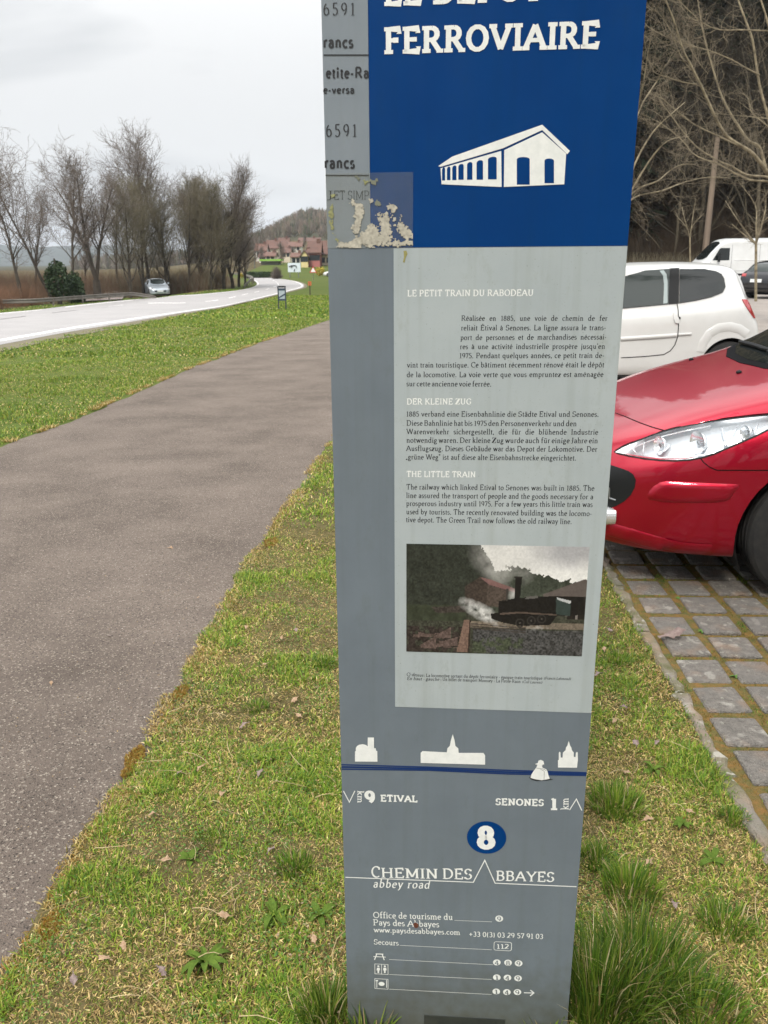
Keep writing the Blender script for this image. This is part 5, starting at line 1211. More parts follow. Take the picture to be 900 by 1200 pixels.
# fog lamp pod and number plate at the nose
h, n = P_(712, 604)
b = MB()
for sg in (1, -1):
    b2 = MB(); b2.tube([(h.x+.03, sg*h.y, h.z), (h.x-.03, sg*h.y, h.z), (h.x-.045, sg*h.y, h.z)], [.045, .043, .03], 20); b2.build('fog_lamp', M_lampwhite, RC.e, smooth=False)
b = MB(); b.box((-.045, -.26, .36), (-.03, .26, .47)); b.build('number_plate', mat('plate_white', (.7, .7, .68), .4), RC.e)
def screen(c, pts, name, m, top=True):
    poly = pts+[(x, -y) for x, y in pts[::-1] if abs(y) > .001]
    return c.patch(name, poly, c.htop, .05, .006, m)
screen(RC, [(.90,0),(.925,.25),(1.0,.46),(1.13,.62),(1.22,.66),(1.55,.615),(1.84,.555),(1.80,.3),(1.79,0)], 'windscreen', M_glass)
RC.patch('cowl', [(.855,0),(.88,.26),(.96,.48),(1.10,.655),(1.15,.665),(1.15,.60),(1.02,.44),(.95,.25),(.93,0),(.95,-.25),(1.02,-.44),(1.15,-.60),(1.15,-.665),(1.10,-.655),(.96,-.48),(.88,-.26)], RC.htop, .04, .0035, M_dark)
for yy_ in ((-.05, -.55), (.45, -.12)):
    b = MB(); pts = []
    for t in np.linspace(0, 1, 8):
        y = yy_[0]*(1-t)+yy_[1]*t; hh, nn = RC.htop(.98+.10*abs(y)+.02*t, y); pts.append(hh+nn*.02)
    b.tube(pts, [.011]*7+[.006], 6); b.build('wiper', M_plastic, RC.e)
for (x_, y_) in ((810,422),(866,437)):
    h, n = P_(x_, y_); b = MB(); b.tube([h-n*.002, h+n*.009, h+n*.013], [.014, .013, .007], 10); b.build('washer_nozzle', M_plastic, RC.e, smooth=True)
sw = [(1.42,1.0),(1.62,1.13),(1.90,1.31),(2.2,1.385),(2.30,1.39),(2.34,.995)]; sw2 = [(2.42,1.0),(2.40,1.39),(3.0,1.375),(3.22,1.34),(3.25,1.02)]; sw3 = [(3.32,1.03),(3.29,1.325),(3.5,1.27),(3.68,1.12),(3.6,1.06)]
for q in (sw, sw2, sw3):
    for sd in (-1, 1): RC.patch('window', q, lambda x, z, sd=sd: RC.hside(x, z, sd), .1, .003, M_glass)
for q in ([(1.33,.93),(1.30,.6),(1.36,.30),(1.5,.22),(2.3,.21),(2.38,.3),(2.38,.98)], [(2.38,.3),(2.45,.21),(3.0,.22),(3.12,.5),(3.3,.72),(3.3,1.0)]): RC.line('seam', q, RC.hside, .006, .0012, M_dark, mirror=True)
for sd in (-1, 1):
    b = MB(); b.box((1.62, sd*.86-.04 if sd < 0 else sd*.86, .99), (1.74, sd*.86 if sd < 0 else sd*.86+.04, 1.02)); 
    rows = [[(1.66+.09*u*math.cos(a), sd*(.98+.10*math.sin(a)*1), 1.06+.075*u) for a in np.linspace(0, 2*math.pi, 13)[:-1]] for u in (-.95, -.6, 0, .6, .95)]
    rows = [[(1.66+.07*math.cos(a)*w_, sd*(.97+.10*math.sin(a)*w_), 1.06+z_) for a in np.linspace(0, 2*math.pi, 13)[:-1]] for z_, w_ in ((-.07,.5),(-.05,.9),(0,1),(.05,.9),(.07,.5))]
    b.grid(rows, closed=True); b.poly(rows[0]); b.poly(rows[-1]); b.build('wing_mirror', M_red, RC.e, smooth=False)
    RC.patch('tail_lamp', [(3.98,.80),(4.10,.78),(4.12,.95),(4.02,1.02),(3.9,1.0)], lambda x, z, sd=sd: RC.hside(x, z, sd), .06, .004, M_redlamp)
    for xx in (.985, 3.54): RC.wheel(xx, sd, .315, .195, sd*.765, 7)
RC.under(.25, 4.0, .60, .16, .5)
# ---- white three door hatchback
tab = [(0,.26,.48,.60,.42,.64,.34,.67),(.06,.22,.58,.64,.54,.69,.46,.73),(.16,.20,.68,.70,.63,.77,.55,.82),(.35,.19,.76,.80,.70,.88,.62,.92),(.6,.19,.80,.86,.74,.95,.65,1.0),(.85,.19,.815,.90,.75,1.05,.64,1.12),(1.15,.19,.82,.91,.76,1.22,.61,1.30),(1.45,.19,.82,.92,.765,1.34,.585,1.41),
 (1.9,.19,.825,.93,.77,1.385,.58,1.455),(2.5,.19,.825,.95,.775,1.385,.58,1.47),(2.9,.20,.825,.98,.775,1.37,.58,1.46),(3.12,.20,.82,1.0,.77,1.36,.57,1.44),(3.24,.21,.80,1.0,.755,1.28,.565,1.38),(3.30,.22,.785,.97,.74,1.16,.565,1.24),(3.37,.24,.765,.88,.72,1.0,.565,1.05),(3.45,.28,.735,.78,.68,.83,.56,.87),(3.52,.36,.62,.58,.55,.62,.46,.65)]
TC = Car('parked_car', tab, (.93, 10.42, 0), -.02, 'white three door hatchback parked behind the red car', 'car', M_wcar)
TP = TC.hpix; TC.arch(.72, .29, .33); TC.arch(3.12, .29, .335); TC.finish()
ZT_ = lambda x, y: (700+x/4.5, 270+y/4.5)
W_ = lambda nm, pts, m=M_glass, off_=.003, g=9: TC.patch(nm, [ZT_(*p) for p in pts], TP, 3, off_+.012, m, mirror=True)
W_('window', [(130,412),(131,300),(135,246),(250,215),(380,206),(374,389)], M_glass2)
W_('window_pillar', [(382,205),(430,203),(428,385),(376,389)], M_plastic, .004)
W_('painted_far_window', [(326,217),(348,214),(362,232),(368,270),(368,386),(346,389),(350,290),(344,240)], mat('painted_see_through_light', (.26, .31, .31), .3, coat=.6), .0045)  # pale stripe painted on the glass: light seen through the far-side window
W_('window', [(433,207),(560,208),(620,218),(652,232),(666,255),(674,300),(660,328),(600,352),(520,370),(431,384)])
for pts in ([(420,388),(426,420),(428,500),(424,560),(408,605),(385,635),(350,655),(250,665),(125,672)], [(708,190),(730,225),(756,290),(780,355)], [(780,440),(850,470)]): TC.line('seam', [ZT_(*p) for p in pts], TP, .010, .002, M_dark if pts[0][0] != 708 else M_rim, mirror=True) if pts[0][0] != 780 else None
TC.line('side_moulding', [ZT_(*p) for p in [(122,572),(270,563),(418,552)]], TP, .045, .014, M_wcar, mirror=True, raise_=1)
TC.line('side_moulding', [ZT_(*p) for p in [(426,549),(495,545)]], TP, .03, .012, M_wcar, mirror=True, raise_=1)
TC.line('arch_flare', [ZT_(*p) for p in [(545,640),(560,590),(590,545),(640,515),(700,508),(750,520),(790,548)]], TP, .11, .006, M_wcar, mirror=True, raise_=1)
TC.patch('door_handle', [ZT_(*p) for p in [(400,435),(418,445),(430,470),(428,490),(410,488),(402,470)]], TP, 4, .02, M_wcar, mirror=True)
TC.patch('lock', [ZT_(*p) for p in [(427,455),(437,458),(438,468),(428,470)]], TP, 4, .012, M_dark, mirror=True)
TC.patch('tail_lamp', [ZT_(*p) for p in [(762,365),(785,366),(805,388),(822,420),(836,462),(824,463),(802,432),(782,402)]], TP, 4, .012, M_redlamp, mirror=True)
screen(TC, [(.82,0),(.87,.3),(1.0,.54),(1.08,.57),(1.42,.50),(1.38,0)], 'windscreen', M_glass)
TC.patch('rear_window', [(-.5,1.06),(.5,1.06),(.46,1.33),(-.46,1.33)], TC.hrear, .12, .004, M_glass)
for sd in (-1, 1):
    TC.patch('headlight', [(.10,.62),(.40,.68),(.62,.82),(.50,.86),(.28,.80),(.12,.72)], lambda x, z, sd=sd: TC.hside(x, z, sd), .05, .008, M_lampwhite)
    rows = [[(1.18+.06*math.cos(a)*w_, sd*(.90+.09*math.sin(a)*w_), .98+z_) for a in np.linspace(0, 2*math.pi, 13)[:-1]] for z_, w_ in ((-.07,.5),(-.05,.9),(0,1),(.05,.9),(.07,.5))]
    b = MB(); b.grid(rows, closed=True); b.poly(rows[0]); b.poly(rows[-1]); b.box((1.15, min(sd*.74, sd*.9), .94), (1.20, max(sd*.74, sd*.9), .97)); b.build('wing_mirror', M_plastic, TC.e)
TC.patch('grille', [(-.40,.30),(.40,.30),(.44,.42),(-.44,.42)], TC.hfront, .1, .008, M_plastic); TC.patch('number_plate', [(-.26,.46),(.26,.46),(.26,.57),(-.26,.57)], TC.hfront, .2, .012, M_white)
for sd in (-1, 1):
    for xx in (.72, 3.12): TC.wheel(xx, sd, .29, .17, sd*.72, 9)
TC.under(.2, 3.4, .58, .16, .5)
for pts in ([(580,640),(600,605),(640,580),(680,578)],): pass
# ---- white panel van
tab = [(0,.40,.62,.80,.58,.86,.50,.90),(.05,.34,.74,.90,.68,.96,.60,1.0),(.2,.32,.88,1.0,.82,1.08,.74,1.12),(.5,.30,.95,1.12,.90,1.22,.80,1.26),(.85,.30,.98,1.22,.94,1.36,.84,1.42),(1.2,.30,.99,1.26,.95,1.75,.84,1.84),(1.6,.30,.99,1.3,.96,2.14,.83,2.26),(1.85,.30,.99,1.35,.965,2.28,.84,2.42),(2.2,.30,.99,1.4,.97,2.33,.86,2.46),(5.2,.30,.99,1.4,.97,2.34,.86,2.47),(5.4,.32,.98,1.4,.96,2.30,.85,2.42),(5.48,.36,.95,1.4,.93,2.2,.82,2.30),(5.52,.45,.90,1.3,.88,2.0,.78,2.1)]
VC = Car('parked_van', tab, (15.0, 42.6, 0), -.03, 'white high roof panel van parked at the foot of the wooded slope', 'van', M_van)
VC.arch(1.0, .35, .42); VC.arch(4.4, .35, .42); VC.finish()
S_ = lambda sd: (lambda x, z: VC.hside(x, z, sd))
for sd in (-1, 1):
    VC.patch('window', [(1.25,1.42),(1.55,1.95),(1.62,2.0),(2.05,2.0),(2.05,1.42)], S_(sd), .2, .004, M_glass)
    for xx in (1.0, 4.4): VC.wheel(xx, sd, .35, .2, sd*.87, 6, simple=True)
for q in ([(2.15,.35),(2.15,2.30)], [(3.5,.35),(3.5,2.32)], [(1.15,.4),(1.15,1.35)]): VC.line('seam', q, VC.hside, .022, .003, M_rim, mirror=True, sub=10)
for q in ([(2.3,1.42),(5.3,1.42)], [(2.3,.95),(5.3,.95)]): VC.line('body_ridge', q, VC.hside, .04, .012, M_van, mirror=True, sub=10, raise_=1)
VC.line('side_moulding', [(1.5,.75),(5.3,.75)], VC.hside, .10, .016, M_plastic, mirror=True, sub=10, raise_=1)
screen(VC, [(.88,0),(.92,.5),(1.02,.72),(1.60,.70),(1.66,.4),(1.67,0)], 'windscreen', M_glass)
for sd in (-1, 1):
    b = MB(); b.box((1.45, sd*1.02-.02, 1.35), (1.55, sd*1.14, 1.75)); b.build('wing_mirror', M_plastic, VC.e)
    VC.patch('headlight', [(.12,.88),(.5,.92),(.58,1.1),(.3,1.02)], S_(sd), .1, .006, M_lampwhite)
    VC.patch('tail_lamp', [(5.36,1.0),(5.46,1.0),(5.46,1.6),(5.36,1.6)], S_(sd), .2, .006, M_redlamp)
VC.under(.3, 5.3, .8, .28, .6)
# ---- hatchback builder shared by the two small far cars
def small_car(loc, rz, label, paint, name='parked_car'):
    tab = [(0,.26,.50,.56,.44,.60,.36,.62),(.08,.21,.68,.62,.60,.66,.52,.68),(.25,.19,.80,.68,.73,.73,.65,.76),(.6,.19,.87,.76,.80,.83,.70,.87),(1.05,.19,.89,.86,.83,.92,.70,.96),(1.35,.19,.895,.90,.84,1.08,.68,1.14),(1.7,.19,.895,.93,.845,1.27,.62,1.34),(2.05,.19,.895,.94,.845,1.36,.60,1.43),
      (2.6,.19,.895,.95,.845,1.375,.60,1.455),(3.3,.19,.895,.97,.845,1.36,.59,1.44),(3.75,.20,.88,.98,.83,1.30,.58,1.38),(3.98,.22,.86,.98,.80,1.14,.58,1.22),(4.12,.25,.82,.93,.77,.98,.60,1.03),(4.20,.30,.78,.84,.73,.87,.60,.90),(4.25,.36,.70,.66,.64,.70,.54,.73)]
    c = Car(name, tab, loc, rz, label, 'car', paint); c.arch(.88, .315, .36); c.arch(3.45, .315, .36); c.finish(); c.under(.25, 4.0, .62, .16, .5)
    screen(c, [(1.14,0),(1.2,.4),(1.36,.60),(1.95,.52),(1.93,0)], 'windscreen', M_glass2 if paint is M_silver else M_glass)
    c.patch('rear_window', [(-.52,1.02),(.52,1.02),(.46,1.30),(-.46,1.30)], c.hrear, .12, .006, M_glass2)
    for sd in (-1, 1):
        sp = lambda x, z, sd=sd: c.hside(x, z, sd)
        c.patch('window', [(1.58,.98),(2.0,1.27),(2.35,1.33),(2.42,1.0)], sp, .12, .004, M_glass); c.patch('window', [(2.5,1.0),(2.44,1.33),(3.1,1.31),(3.28,1.22),(3.25,1.03)], sp, .12, .004, M_glass)
        c.patch('headlight', [(.10,.60),(.5,.70),(.62,.76),(.35,.745),(.12,.68)], sp, .06, .006, M_lampwhite)
        c.patch('tail_lamp', [(3.92,.86),(4.1,.82),(4.12,.93),(3.98,1.0)], sp, .06, .006, M_redlamp)
        c.patch('tail_lamp', [(sd*.52,.83),(sd*.74,.84),(sd*.74,.94),(sd*.54,.94)], c.hrear, .06, .007, M_redlamp)
        for xx in (.88, 3.45): c.wheel(xx, sd, .315, .2, sd*.78, 5, simple=True)
        b = MB(); b.box((1.62, sd*.93-.06, 1.0), (1.74, sd*.93+.08, 1.13)); b.build('wing_mirror', paint, c.e)
    c.patch('rear_bumper_skirt', [(-.65,.28),(.65,.28),(.68,.42),(-.68,.42)], c.hrear, .1, .006, M_plastic)
    c.patch('grille', [(-.45,.40),(.45,.40),(.5,.52),(-.5,.52)], c.hfront, .1, .006, M_plastic)
    for yv, z0, z1, hh, nm in ((0, .62, .74, c.hrear, 'number_plate'), (0, .42, .52, c.hfront, 'number_plate')):
        c.patch(nm, [(-.26, z0), (.26, z0), (.26, z1), (-.26, z1)], hh, .2, .012, M_white)
    return c
small_car((18.2, 34.4, 0), R_(207), 'black hatchback with red tail lamps parked at the right edge behind the white hatchback', M_blk)
p = G(190, 348); p2 = G(160, 346)
dc = small_car((p.x+.1, p.y-.8, T(p.x, p.y)+.04), R_(112), 'pale silver car standing off the road at the end of the near guardrail', M_silver, 'roadside_car')
dc.e.scale = (1.12, 1.12, 1.12)
# ------------------------------------------------------------------ bare trees
M_bark = mat('grey_brown_bark', (.075, .062, .048), .9, (.045, .038, .028), 3, bump=.6, bscale=12)
M_twig = mat('bare_twigs', (.17, .14, .115), .9, (.12, .098, .08), .5)
M_twig2 = mat('reddish_twigs', (.16, .095, .06), .9, (.10, .07, .045), .4)
M_pale = mat('pale_lichen_bark', (.29, .245, .16), .9, (.11, .09, .06), 7, bump=.6, bscale=30)
M_paletwig = mat('pale_twigs', (.23, .19, .13), .9, (.12, .10, .07), .8)
M_olive = mat('olive_twigs', (.19, .165, .11), .9, (.13, .115, .075), .4)
def seg_tubes(segs, n=3):
    """segs: array rows (x0,y0,z0,r0,x1,y1,z1,r1) -> open tubes"""
    A = np.array(segs, float); m = len(A); a, r0, b, r1 = A[:, :3], A[:, 3], A[:, 4:7], A[:, 7]
    t = b-a; t /= np.maximum(np.linalg.norm(t, axis=1, keepdims=True), 1e-9); ref = np.where(np.abs(t[:, 2:3]) > .9, np.array([[1., 0, 0]]), np.array([[0, 0, 1.]]))
    u = np.cross(t, ref); u /= np.linalg.norm(u, axis=1, keepdims=True); v = np.cross(t, u); V = np.empty((m, 2*n, 3))
    for k in range(n):
        w = u*math.cos(2*math.pi*k/n)+v*math.sin(2*math.pi*k/n); V[:, k] = a+w*r0[:, None]; V[:, n+k] = b+w*r1[:, None]
    base = (np.arange(m)*2*n)[:, None]; Fq = np.concatenate([base+np.array([[k, (k+1) % n, n+(k+1) % n, n+k]]) for k in range(n)], 1).reshape(-1, 4)
    return V.reshape(-1, 3), Fq
def skeleton(r, H, rad, lean=(0, 0), nb=15, spread=.9, clear=.25, lev=3, dens=1.0, fork=0, twig=.012, up=.25):
    main, fine = [], []
    def grow(p, d, Ln, ra, level, nch):
        n = (9, 6, 4, 3, 2)[level]; pts = [(p, ra)]; q = p.copy(); dd = d.copy()
        for i in range(n):
            jit = (.07, .16, .22, .28, .3)[level]; dd = dd+np.array([r.gauss(0, jit), r.gauss(0, jit), r.gauss(0, jit*.6)+up*(.35 if level else .05)]); dd /= np.linalg.norm(dd)
            q = q+dd*Ln/n; ra2 = ra*(1-(i+1)/n*(.82 if level < 3 else .6)); s = (*pts[-1][0], pts[-1][1], *q, ra2); (main if level < 1 or ra > .045 else fine).append(s); pts.append((q.copy(), ra2))
        if level >= lev+1: return
        for c in range(nch):
            t = (clear if level == 0 else .12)+(1-(clear if level == 0 else .12))*((c+r.random())/nch); k = min(int(t*n), n-1); f = t*n-k; a, b_ = pts[k], pts[k+1]
            o = a[0]*(1-f)+b_[0]*f; ra3 = max((a[1]*(1-f)+b_[1]*f)*(.55 if level else .5), twig); ax = b_[0]-a[0]; ax /= np.linalg.norm(ax)
            ph = c*2.4+r.uniform(-.6, .6); u = np.cross(ax, [.3, .2, .9]); u /= np.linalg.norm(u); v = np.cross(ax, u); an = r.uniform(.45, .95)*spread*(1.1-.45*t if level == 0 else 1)
            nd = ax*math.cos(an)+(u*math.cos(ph)+v*math.sin(ph))*math.sin(an); L2 = Ln*((.50-.28*t) if level == 0 else .52)*r.uniform(.7, 1.25)
            grow(o, nd, max(L2, .35), ra3, level+1, max(2, int((7, 5, 2, 0, 0)[level]*dens*r.uniform(.75, 1.25))) if level < lev else 0)
    d0 = np.array([lean[0], lean[1], 1.]); d0 /= np.linalg.norm(d0)
    if fork:
        hb = H*.16; pts = np.zeros(3); e = d0*hb; main.append((0, 0, -.3, rad*1.3, *e, rad))
        for k in range(fork):
            a = k*2*math.pi/fork+.4; grow(e, d0+np.array([math.cos(a)*.30, math.sin(a)*.2, 0]), (H-hb)*r.uniform(.85, 1), rad*.62, 0, int(nb*.75))
    else: grow(np.array([0, 0, -.3]), d0, H+.3, rad, 0, nb)
    return main, fine
def bare_tree(name, loc, seed, H, rad, label, group, mats=(None, None), cat='tree', rz=0, **k):
    r = random.Random(seed); main, fine = skeleton(r, H, rad, **k); e = empty(name, loc, label, cat, group, rz)
    V, Fq = seg_tubes(main, 7); o = tris_mesh('trunk', V, Fq, mats[0] or M_bark, parent=e); o.data.polygons.foreach_set('use_smooth', [True]*len(o.data.polygons))
    if fine: V, Fq = seg_tubes(fine, 3); tris_mesh('branches', V, Fq, mats[1] or M_twig, parent=e)
    return e
def copy_tree(e, loc, rz, sc, label, name=None):
    c = e.copy(); c.name = name or e.name; COL.objects.link(c); c.location = loc; c.rotation_euler = (0, 0, rz); c.scale = sc; c['label'] = label
    for ch in list(e.children): d = ch.copy(); COL.objects.link(d); d.parent = c
    return c
def Gd(px, d, dz=0):
    """terrain point in the direction of photo column px at distance d"""
    v = ray(px, 320); x = v.x/v.y*d; return Vector((x, d, T(x, d)+dz))
RV = 'bare trees lining the far side of the road'
p = Gd(112, 76); bt = bare_tree('riverside_tree', p, 3, 10.9, .30, 'large forked bare tree with a heavy low limb behind the middle of the guardrail', RV, fork=3, nb=17, dens=1.15, spread=.95)
bare_tree('riverside_tree', Gd(58, 70), 5, 11.2, .15, 'slender bare tree leaning left near the left edge of the view', RV, lean=(-.13, 0), nb=15, spread=.8, clear=.35)
bare_tree('riverside_tree', Gd(82, 72), 8, 10.3, .15, 'slender straight bare tree left of the large forked tree', RV, lean=(-.07, 0), nb=17, spread=.75, clear=.3)
bare_tree('riverside_tree', Gd(22, 66), 10, 9.2, .15, 'bare tree with drooping twigs beside the leftmost trunk', RV, lean=(.02, 0), nb=16, spread=1.1, clear=.3, dens=1.1)
bare_tree('riverside_tree', Gd(-12, 60), 12, 10.6, .18, 'bare tree cut off by the left edge of the photo', RV, lean=(.05, 0), nb=16, spread=.9, clear=.3)
t5 = bare_tree('riverside_tree', Gd(172, 84), 14, 12.0, .19, 'tall pale topped bare tree rising above the left of the dense clump', RV, nb=20, spread=.72, clear=.3, dens=1.25)
t6 = bare_tree('riverside_tree', Gd(200, 88), 17, 12.6, .19, 'bare tree rising behind the middle of the dense clump', RV, nb=20, spread=.85, clear=.25, dens=1.3)
d1 = bare_tree('riverside_tree', Gd(150, 78), 21, 8.6, .15, 'greenish twiggy tree on the left shoulder of the dense clump', RV, nb=20, spread=.8, clear=.1, dens=1.5, mats=(M_bark, M_olive), twig=.010)
d2 = bare_tree('riverside_tree', Gd(262, 88), 24, 9.8, .2, 'thick dark trunk at the right end of the dense clump by the bend', RV, nb=22, spread=.75, clear=.12, dens=1.5, twig=.010)
d3 = bare_tree('riverside_tree', Gd(236, 90), 27, 9.0, .17, 'twiggy tree in the dense clump right of the silver car', RV, nb=22, spread=.8, clear=.1, dens=1.5, twig=.010)
DC = [(165,82,d1,1.05,'greenish tree behind the silver car in the dense clump'),(182,86,d3,.9,'bushy tree just behind the silver car roof'),(193,84,d1,.95,'low bushy tree right of the silver car'),(208,90,d3,1.0,'tree in the middle of the dense clump'),
 (219,86,d1,1.1,'second tree right of the silver car in the dense clump'),(228,94,d2,.92,'trunk set back in the dense clump'),(246,86,d1,1.1,'olive twiggy tree near the right end of the clump'),(254,94,d2,.95,'tree behind the right trunks of the clump'),
 (272,90,d2,1.0,'tree with the clump outermost trunk beside the bend'),(279,95,d3,1.02,'rightmost tree of the clump above the road bend'),(286,100,d3,.85,'low tree at the right foot of the clump'),(158,92,d3,.95,'tree behind the greenish left shoulder of the clump'),(213,98,d2,.98,'tall tree at the back of the clump centre'),(240,100,d2,.95,'tall tree at the back of the clump right of centre')]
rt = random.Random(2); DC = [q for k, q in enumerate(DC) if k not in (1, 3, 5, 7, 11, 12)]
for i, (px, d, src, sc, lb) in enumerate(DC): copy_tree(src, Gd(px, d), rt.uniform(0, 6.28), (sc*1.0, sc*1.0, sc*rt.uniform(.86, 1.0)), lb)
for i, (px, d, src, sc, lb) in enumerate([(-25,72,t5,.85,'bare tree beyond the left edge'),(38,88,t6,.72,'bare tree set far back between the two leaning trunks'),(97,92,t6,.62,'thin bare tree behind the large forked tree on its left'),(138,90,t5,.78,'bare tree between the forked tree and the clump')]):
    copy_tree(src, Gd(px, d), rt.uniform(0, 6.28), (sc, sc, sc), lb)
# brush and reeds beyond the road
def brush(name, pts, n, h, seed, m, label=None, spread_=1.0, w=.012, ok=None):
    r = np.random.RandomState(seed); segs = []
    P0 = np.array(pts)[r.randint(0, len(pts), n)]+np.c_[r.randn(n)*spread_, r.randn(n)*spread_]; keep_ = ok(P0[:, 0], P0[:, 1]) if ok else np.ones(n, bool); P0 = P0[keep_]; n = len(P0); hh = h*r.uniform(.45, 1.2, n); z = TZ(P0[:, 0], P0[:, 1])
    az = r.rand(n)*6.28; ln = r.uniform(.05, .45, n); a = np.c_[P0, z-.1]; b = a+np.c_[np.cos(az)*ln*hh*.4, np.sin(az)*ln*hh*.4, hh*.55]; c = b+np.c_[np.cos(az)*ln*hh*.7, np.sin(az)*ln*hh*.7, hh*.5]
    w_ = np.full(n, w); S1 = np.c_[a, w_, b, w_*.8]; S2 = np.c_[b, w_*.8, c, w_*.35]
    k = r.rand(n) < .9; az2 = r.rand(n)*6.28; e = b+np.c_[np.cos(az2)*hh*.22, np.sin(az2)*hh*.22, hh*.35]; S3 = np.c_[b, w_*.7, e, w_*.3][k]
    az3 = r.rand(n)*6.28; e2 = (a+b)/2+np.c_[np.cos(az3)*hh*.25, np.sin(az3)*hh*.25, hh*.3]; S4 = np.c_[(a+b)/2, w_*.7, e2, w_*.3]
    V, Fq = seg_tubes(np.concatenate([S1, S2, S3, S4]), 3); o = tris_mesh(name, V, Fq, m); o['kind'] = 'stuff'; return o
def beyond(x, y): return (x < np.interp(y, road_far[:, 1], road_far[:, 0])) & (dist_line(x, y, road_far) > 3.2) & (np.hypot(x-CARP.x, y-CARP.y) > 5) & ~in_road(x, y) & (x < -9)
CARP = G(190, 348)
M_reed = mat('red_brown_reeds', (.27, .15, .09), .9, (.17, .10, .06), .25)
brush('reed_bank', [tuple(Gd(px, d).xy) for px in range(-40, 165, 4) for d in (46, 50, 55, 60, 66) if not (px > 95 and d < 56)], 11000, 1.5, 1, M_reed, spread_=1.1, ok=beyond)
brush('riverside_scrub', [tuple(Gd(px, d).xy) for px in range(-50, 300, 5) for d in (76, 84, 92, 104)], 6500, 2.2, 2, M_twig2, spread_=2.2, w=.012, ok=beyond)
brush('riverside_undergrowth', [tuple(Gd(px, d).xy) for px in range(140, 292, 3) for d in (80, 86, 94)], 3000, 2.2, 3, M_olive, spread_=1.5, w=.012, ok=beyond)
# ivy clad trunks
def leaf_ball(name, c, rx, rz, n, s, seed, m, parent=None, hollow=.35):
    r = np.random.RandomState(seed); d = r.randn(n, 3); d /= np.linalg.norm(d, axis=1, keepdims=True); q = r.uniform(hollow, 1, n)**.5
    lump = .75+.5*vn(d[:, 0]*3+seed, d[:, 1]*3+d[:, 2]*2, 1, seed); P = np.array(c)+d*np.array([rx, rx, rz])*(q*lump)[:, None]
    a = r.randn(n, 3); a /= np.linalg.norm(a, axis=1, keepdims=True); b = np.cross(a, r.randn(n, 3)); b /= np.linalg.norm(b, axis=1, keepdims=True); s_ = (s*r.uniform(.6, 1.4, n))[:, None]
    V = np.stack([P-a*s_, P+b*s_*.6, P+a*s_, P-b*s_*.6], 1).reshape(-1, 3); return tris_mesh(name, V, np.arange(n*4).reshape(-1, 4), m, parent=parent)
M_ivy = mat('ivy_leaves', (.022, .045, .014), .6, (.04, .07, .02), 2)
for px, d, z, rx, rz, lb in ((66,68,1.9,.95,1.5,'dark ivy bush wrapping a trunk left of the forked tree'),(86,70,1.0,.75,1.5,'lower ivy covered stump beside the dark ivy bush')):
    p = Gd(px, d); e = empty('ivy_bush', p, lb, 'shrub'); leaf_ball('foliage', (0, 0, z), rx, rz, 1500, .13, int(px), M_ivy, e); b = MB(); b.tube([(0,0,-.2),(.1,0,z),(-.05,0,z+rz*1.1)], [.2,.16,.06], 7); b.build('trunk', M_bark, e)
# river glimpsed behind the trees
b = MB(); pts = [Gd(px, d, .12) for px, d in ((84,70),(140,74),(150,98),(70,98))]; b.poly(pts); o = b.build('river', mat('river_water', (.30, .25, .22), .25, (.38, .32, .28), .5)); o['kind'] = 'structure'
# ---- guardrail
def guardrail(pts, label, zt=.72, name='guardrail', end_drop=True, post=4):
    P = dens(pts, 10); e = empty(name, P[0], label, 'guardrail'); o0 = Vector(P[0]); b = MB(); rows = []; n = len(P)
    prof = [(0, 0), (-.05, .02), (-.05, .09), (0, .13), (0, .18), (-.05, .22), (-.05, .29), (0, .31), (.012, .31), (.012, 0)]
    for i, p in enumerate(P):
        t = (P[min(i+1, n-1)]-P[max(i-1, 0)]); t.z = 0; t.normalize(); nn = Vector((t.y, -t.x, 0)); drop = 0
        if end_drop and i > n*.8: drop = ((i-n*.8)/(n*.2))**1.5*.55
        z = T(p.x, p.y)+zt-.31-drop; rows.append([Vector((p.x, p.y, z))-nn*u+Vector((0, 0, v))-o0 for u, v in prof])
    b.grid(rows); b.build('rail', mat('galvanised_rail', (.24, .225, .20), .6, (.16, .145, .125), 2, metal=.3), e); s = 0
    mp_ = mat('rail_post', (.20, .18, .16), .7, (.14, .11, .09), 5)
    for i in range(1, n):
        s += (P[i]-P[i-1]).length
        if s > post and (not end_drop or i < n*.93):
            s = 0; p = P[i]; z = T(p.x, p.y); b = MB(); x, y = p.x-o0.x+.08, p.y-o0.y+.1; b.box((x-.05, y-.06, z-o0.z-.1), (x+.05, y+.06, z-o0.z+zt-.1-(0 if not end_drop or i < n*.8 else .3))); b.build('post', mp_, e)
    return e
g = [G(-60,365), G(0,362), G(42,360.5), G(79,357.5), G(111,354.5), G(137,352.5), G(162,351), G(183,349.5)]
guardrail(g, 'weathered steel guardrail along the far side of the road ending in a sloped terminal', .66)
g = [G(270,323.5), G(283,325), G(293,328), G(296.5,331), G(294,334), G(286,337.5)]
guardrail(g, 'small curved guardrail inside the far bend of the road', .7, end_drop=True)
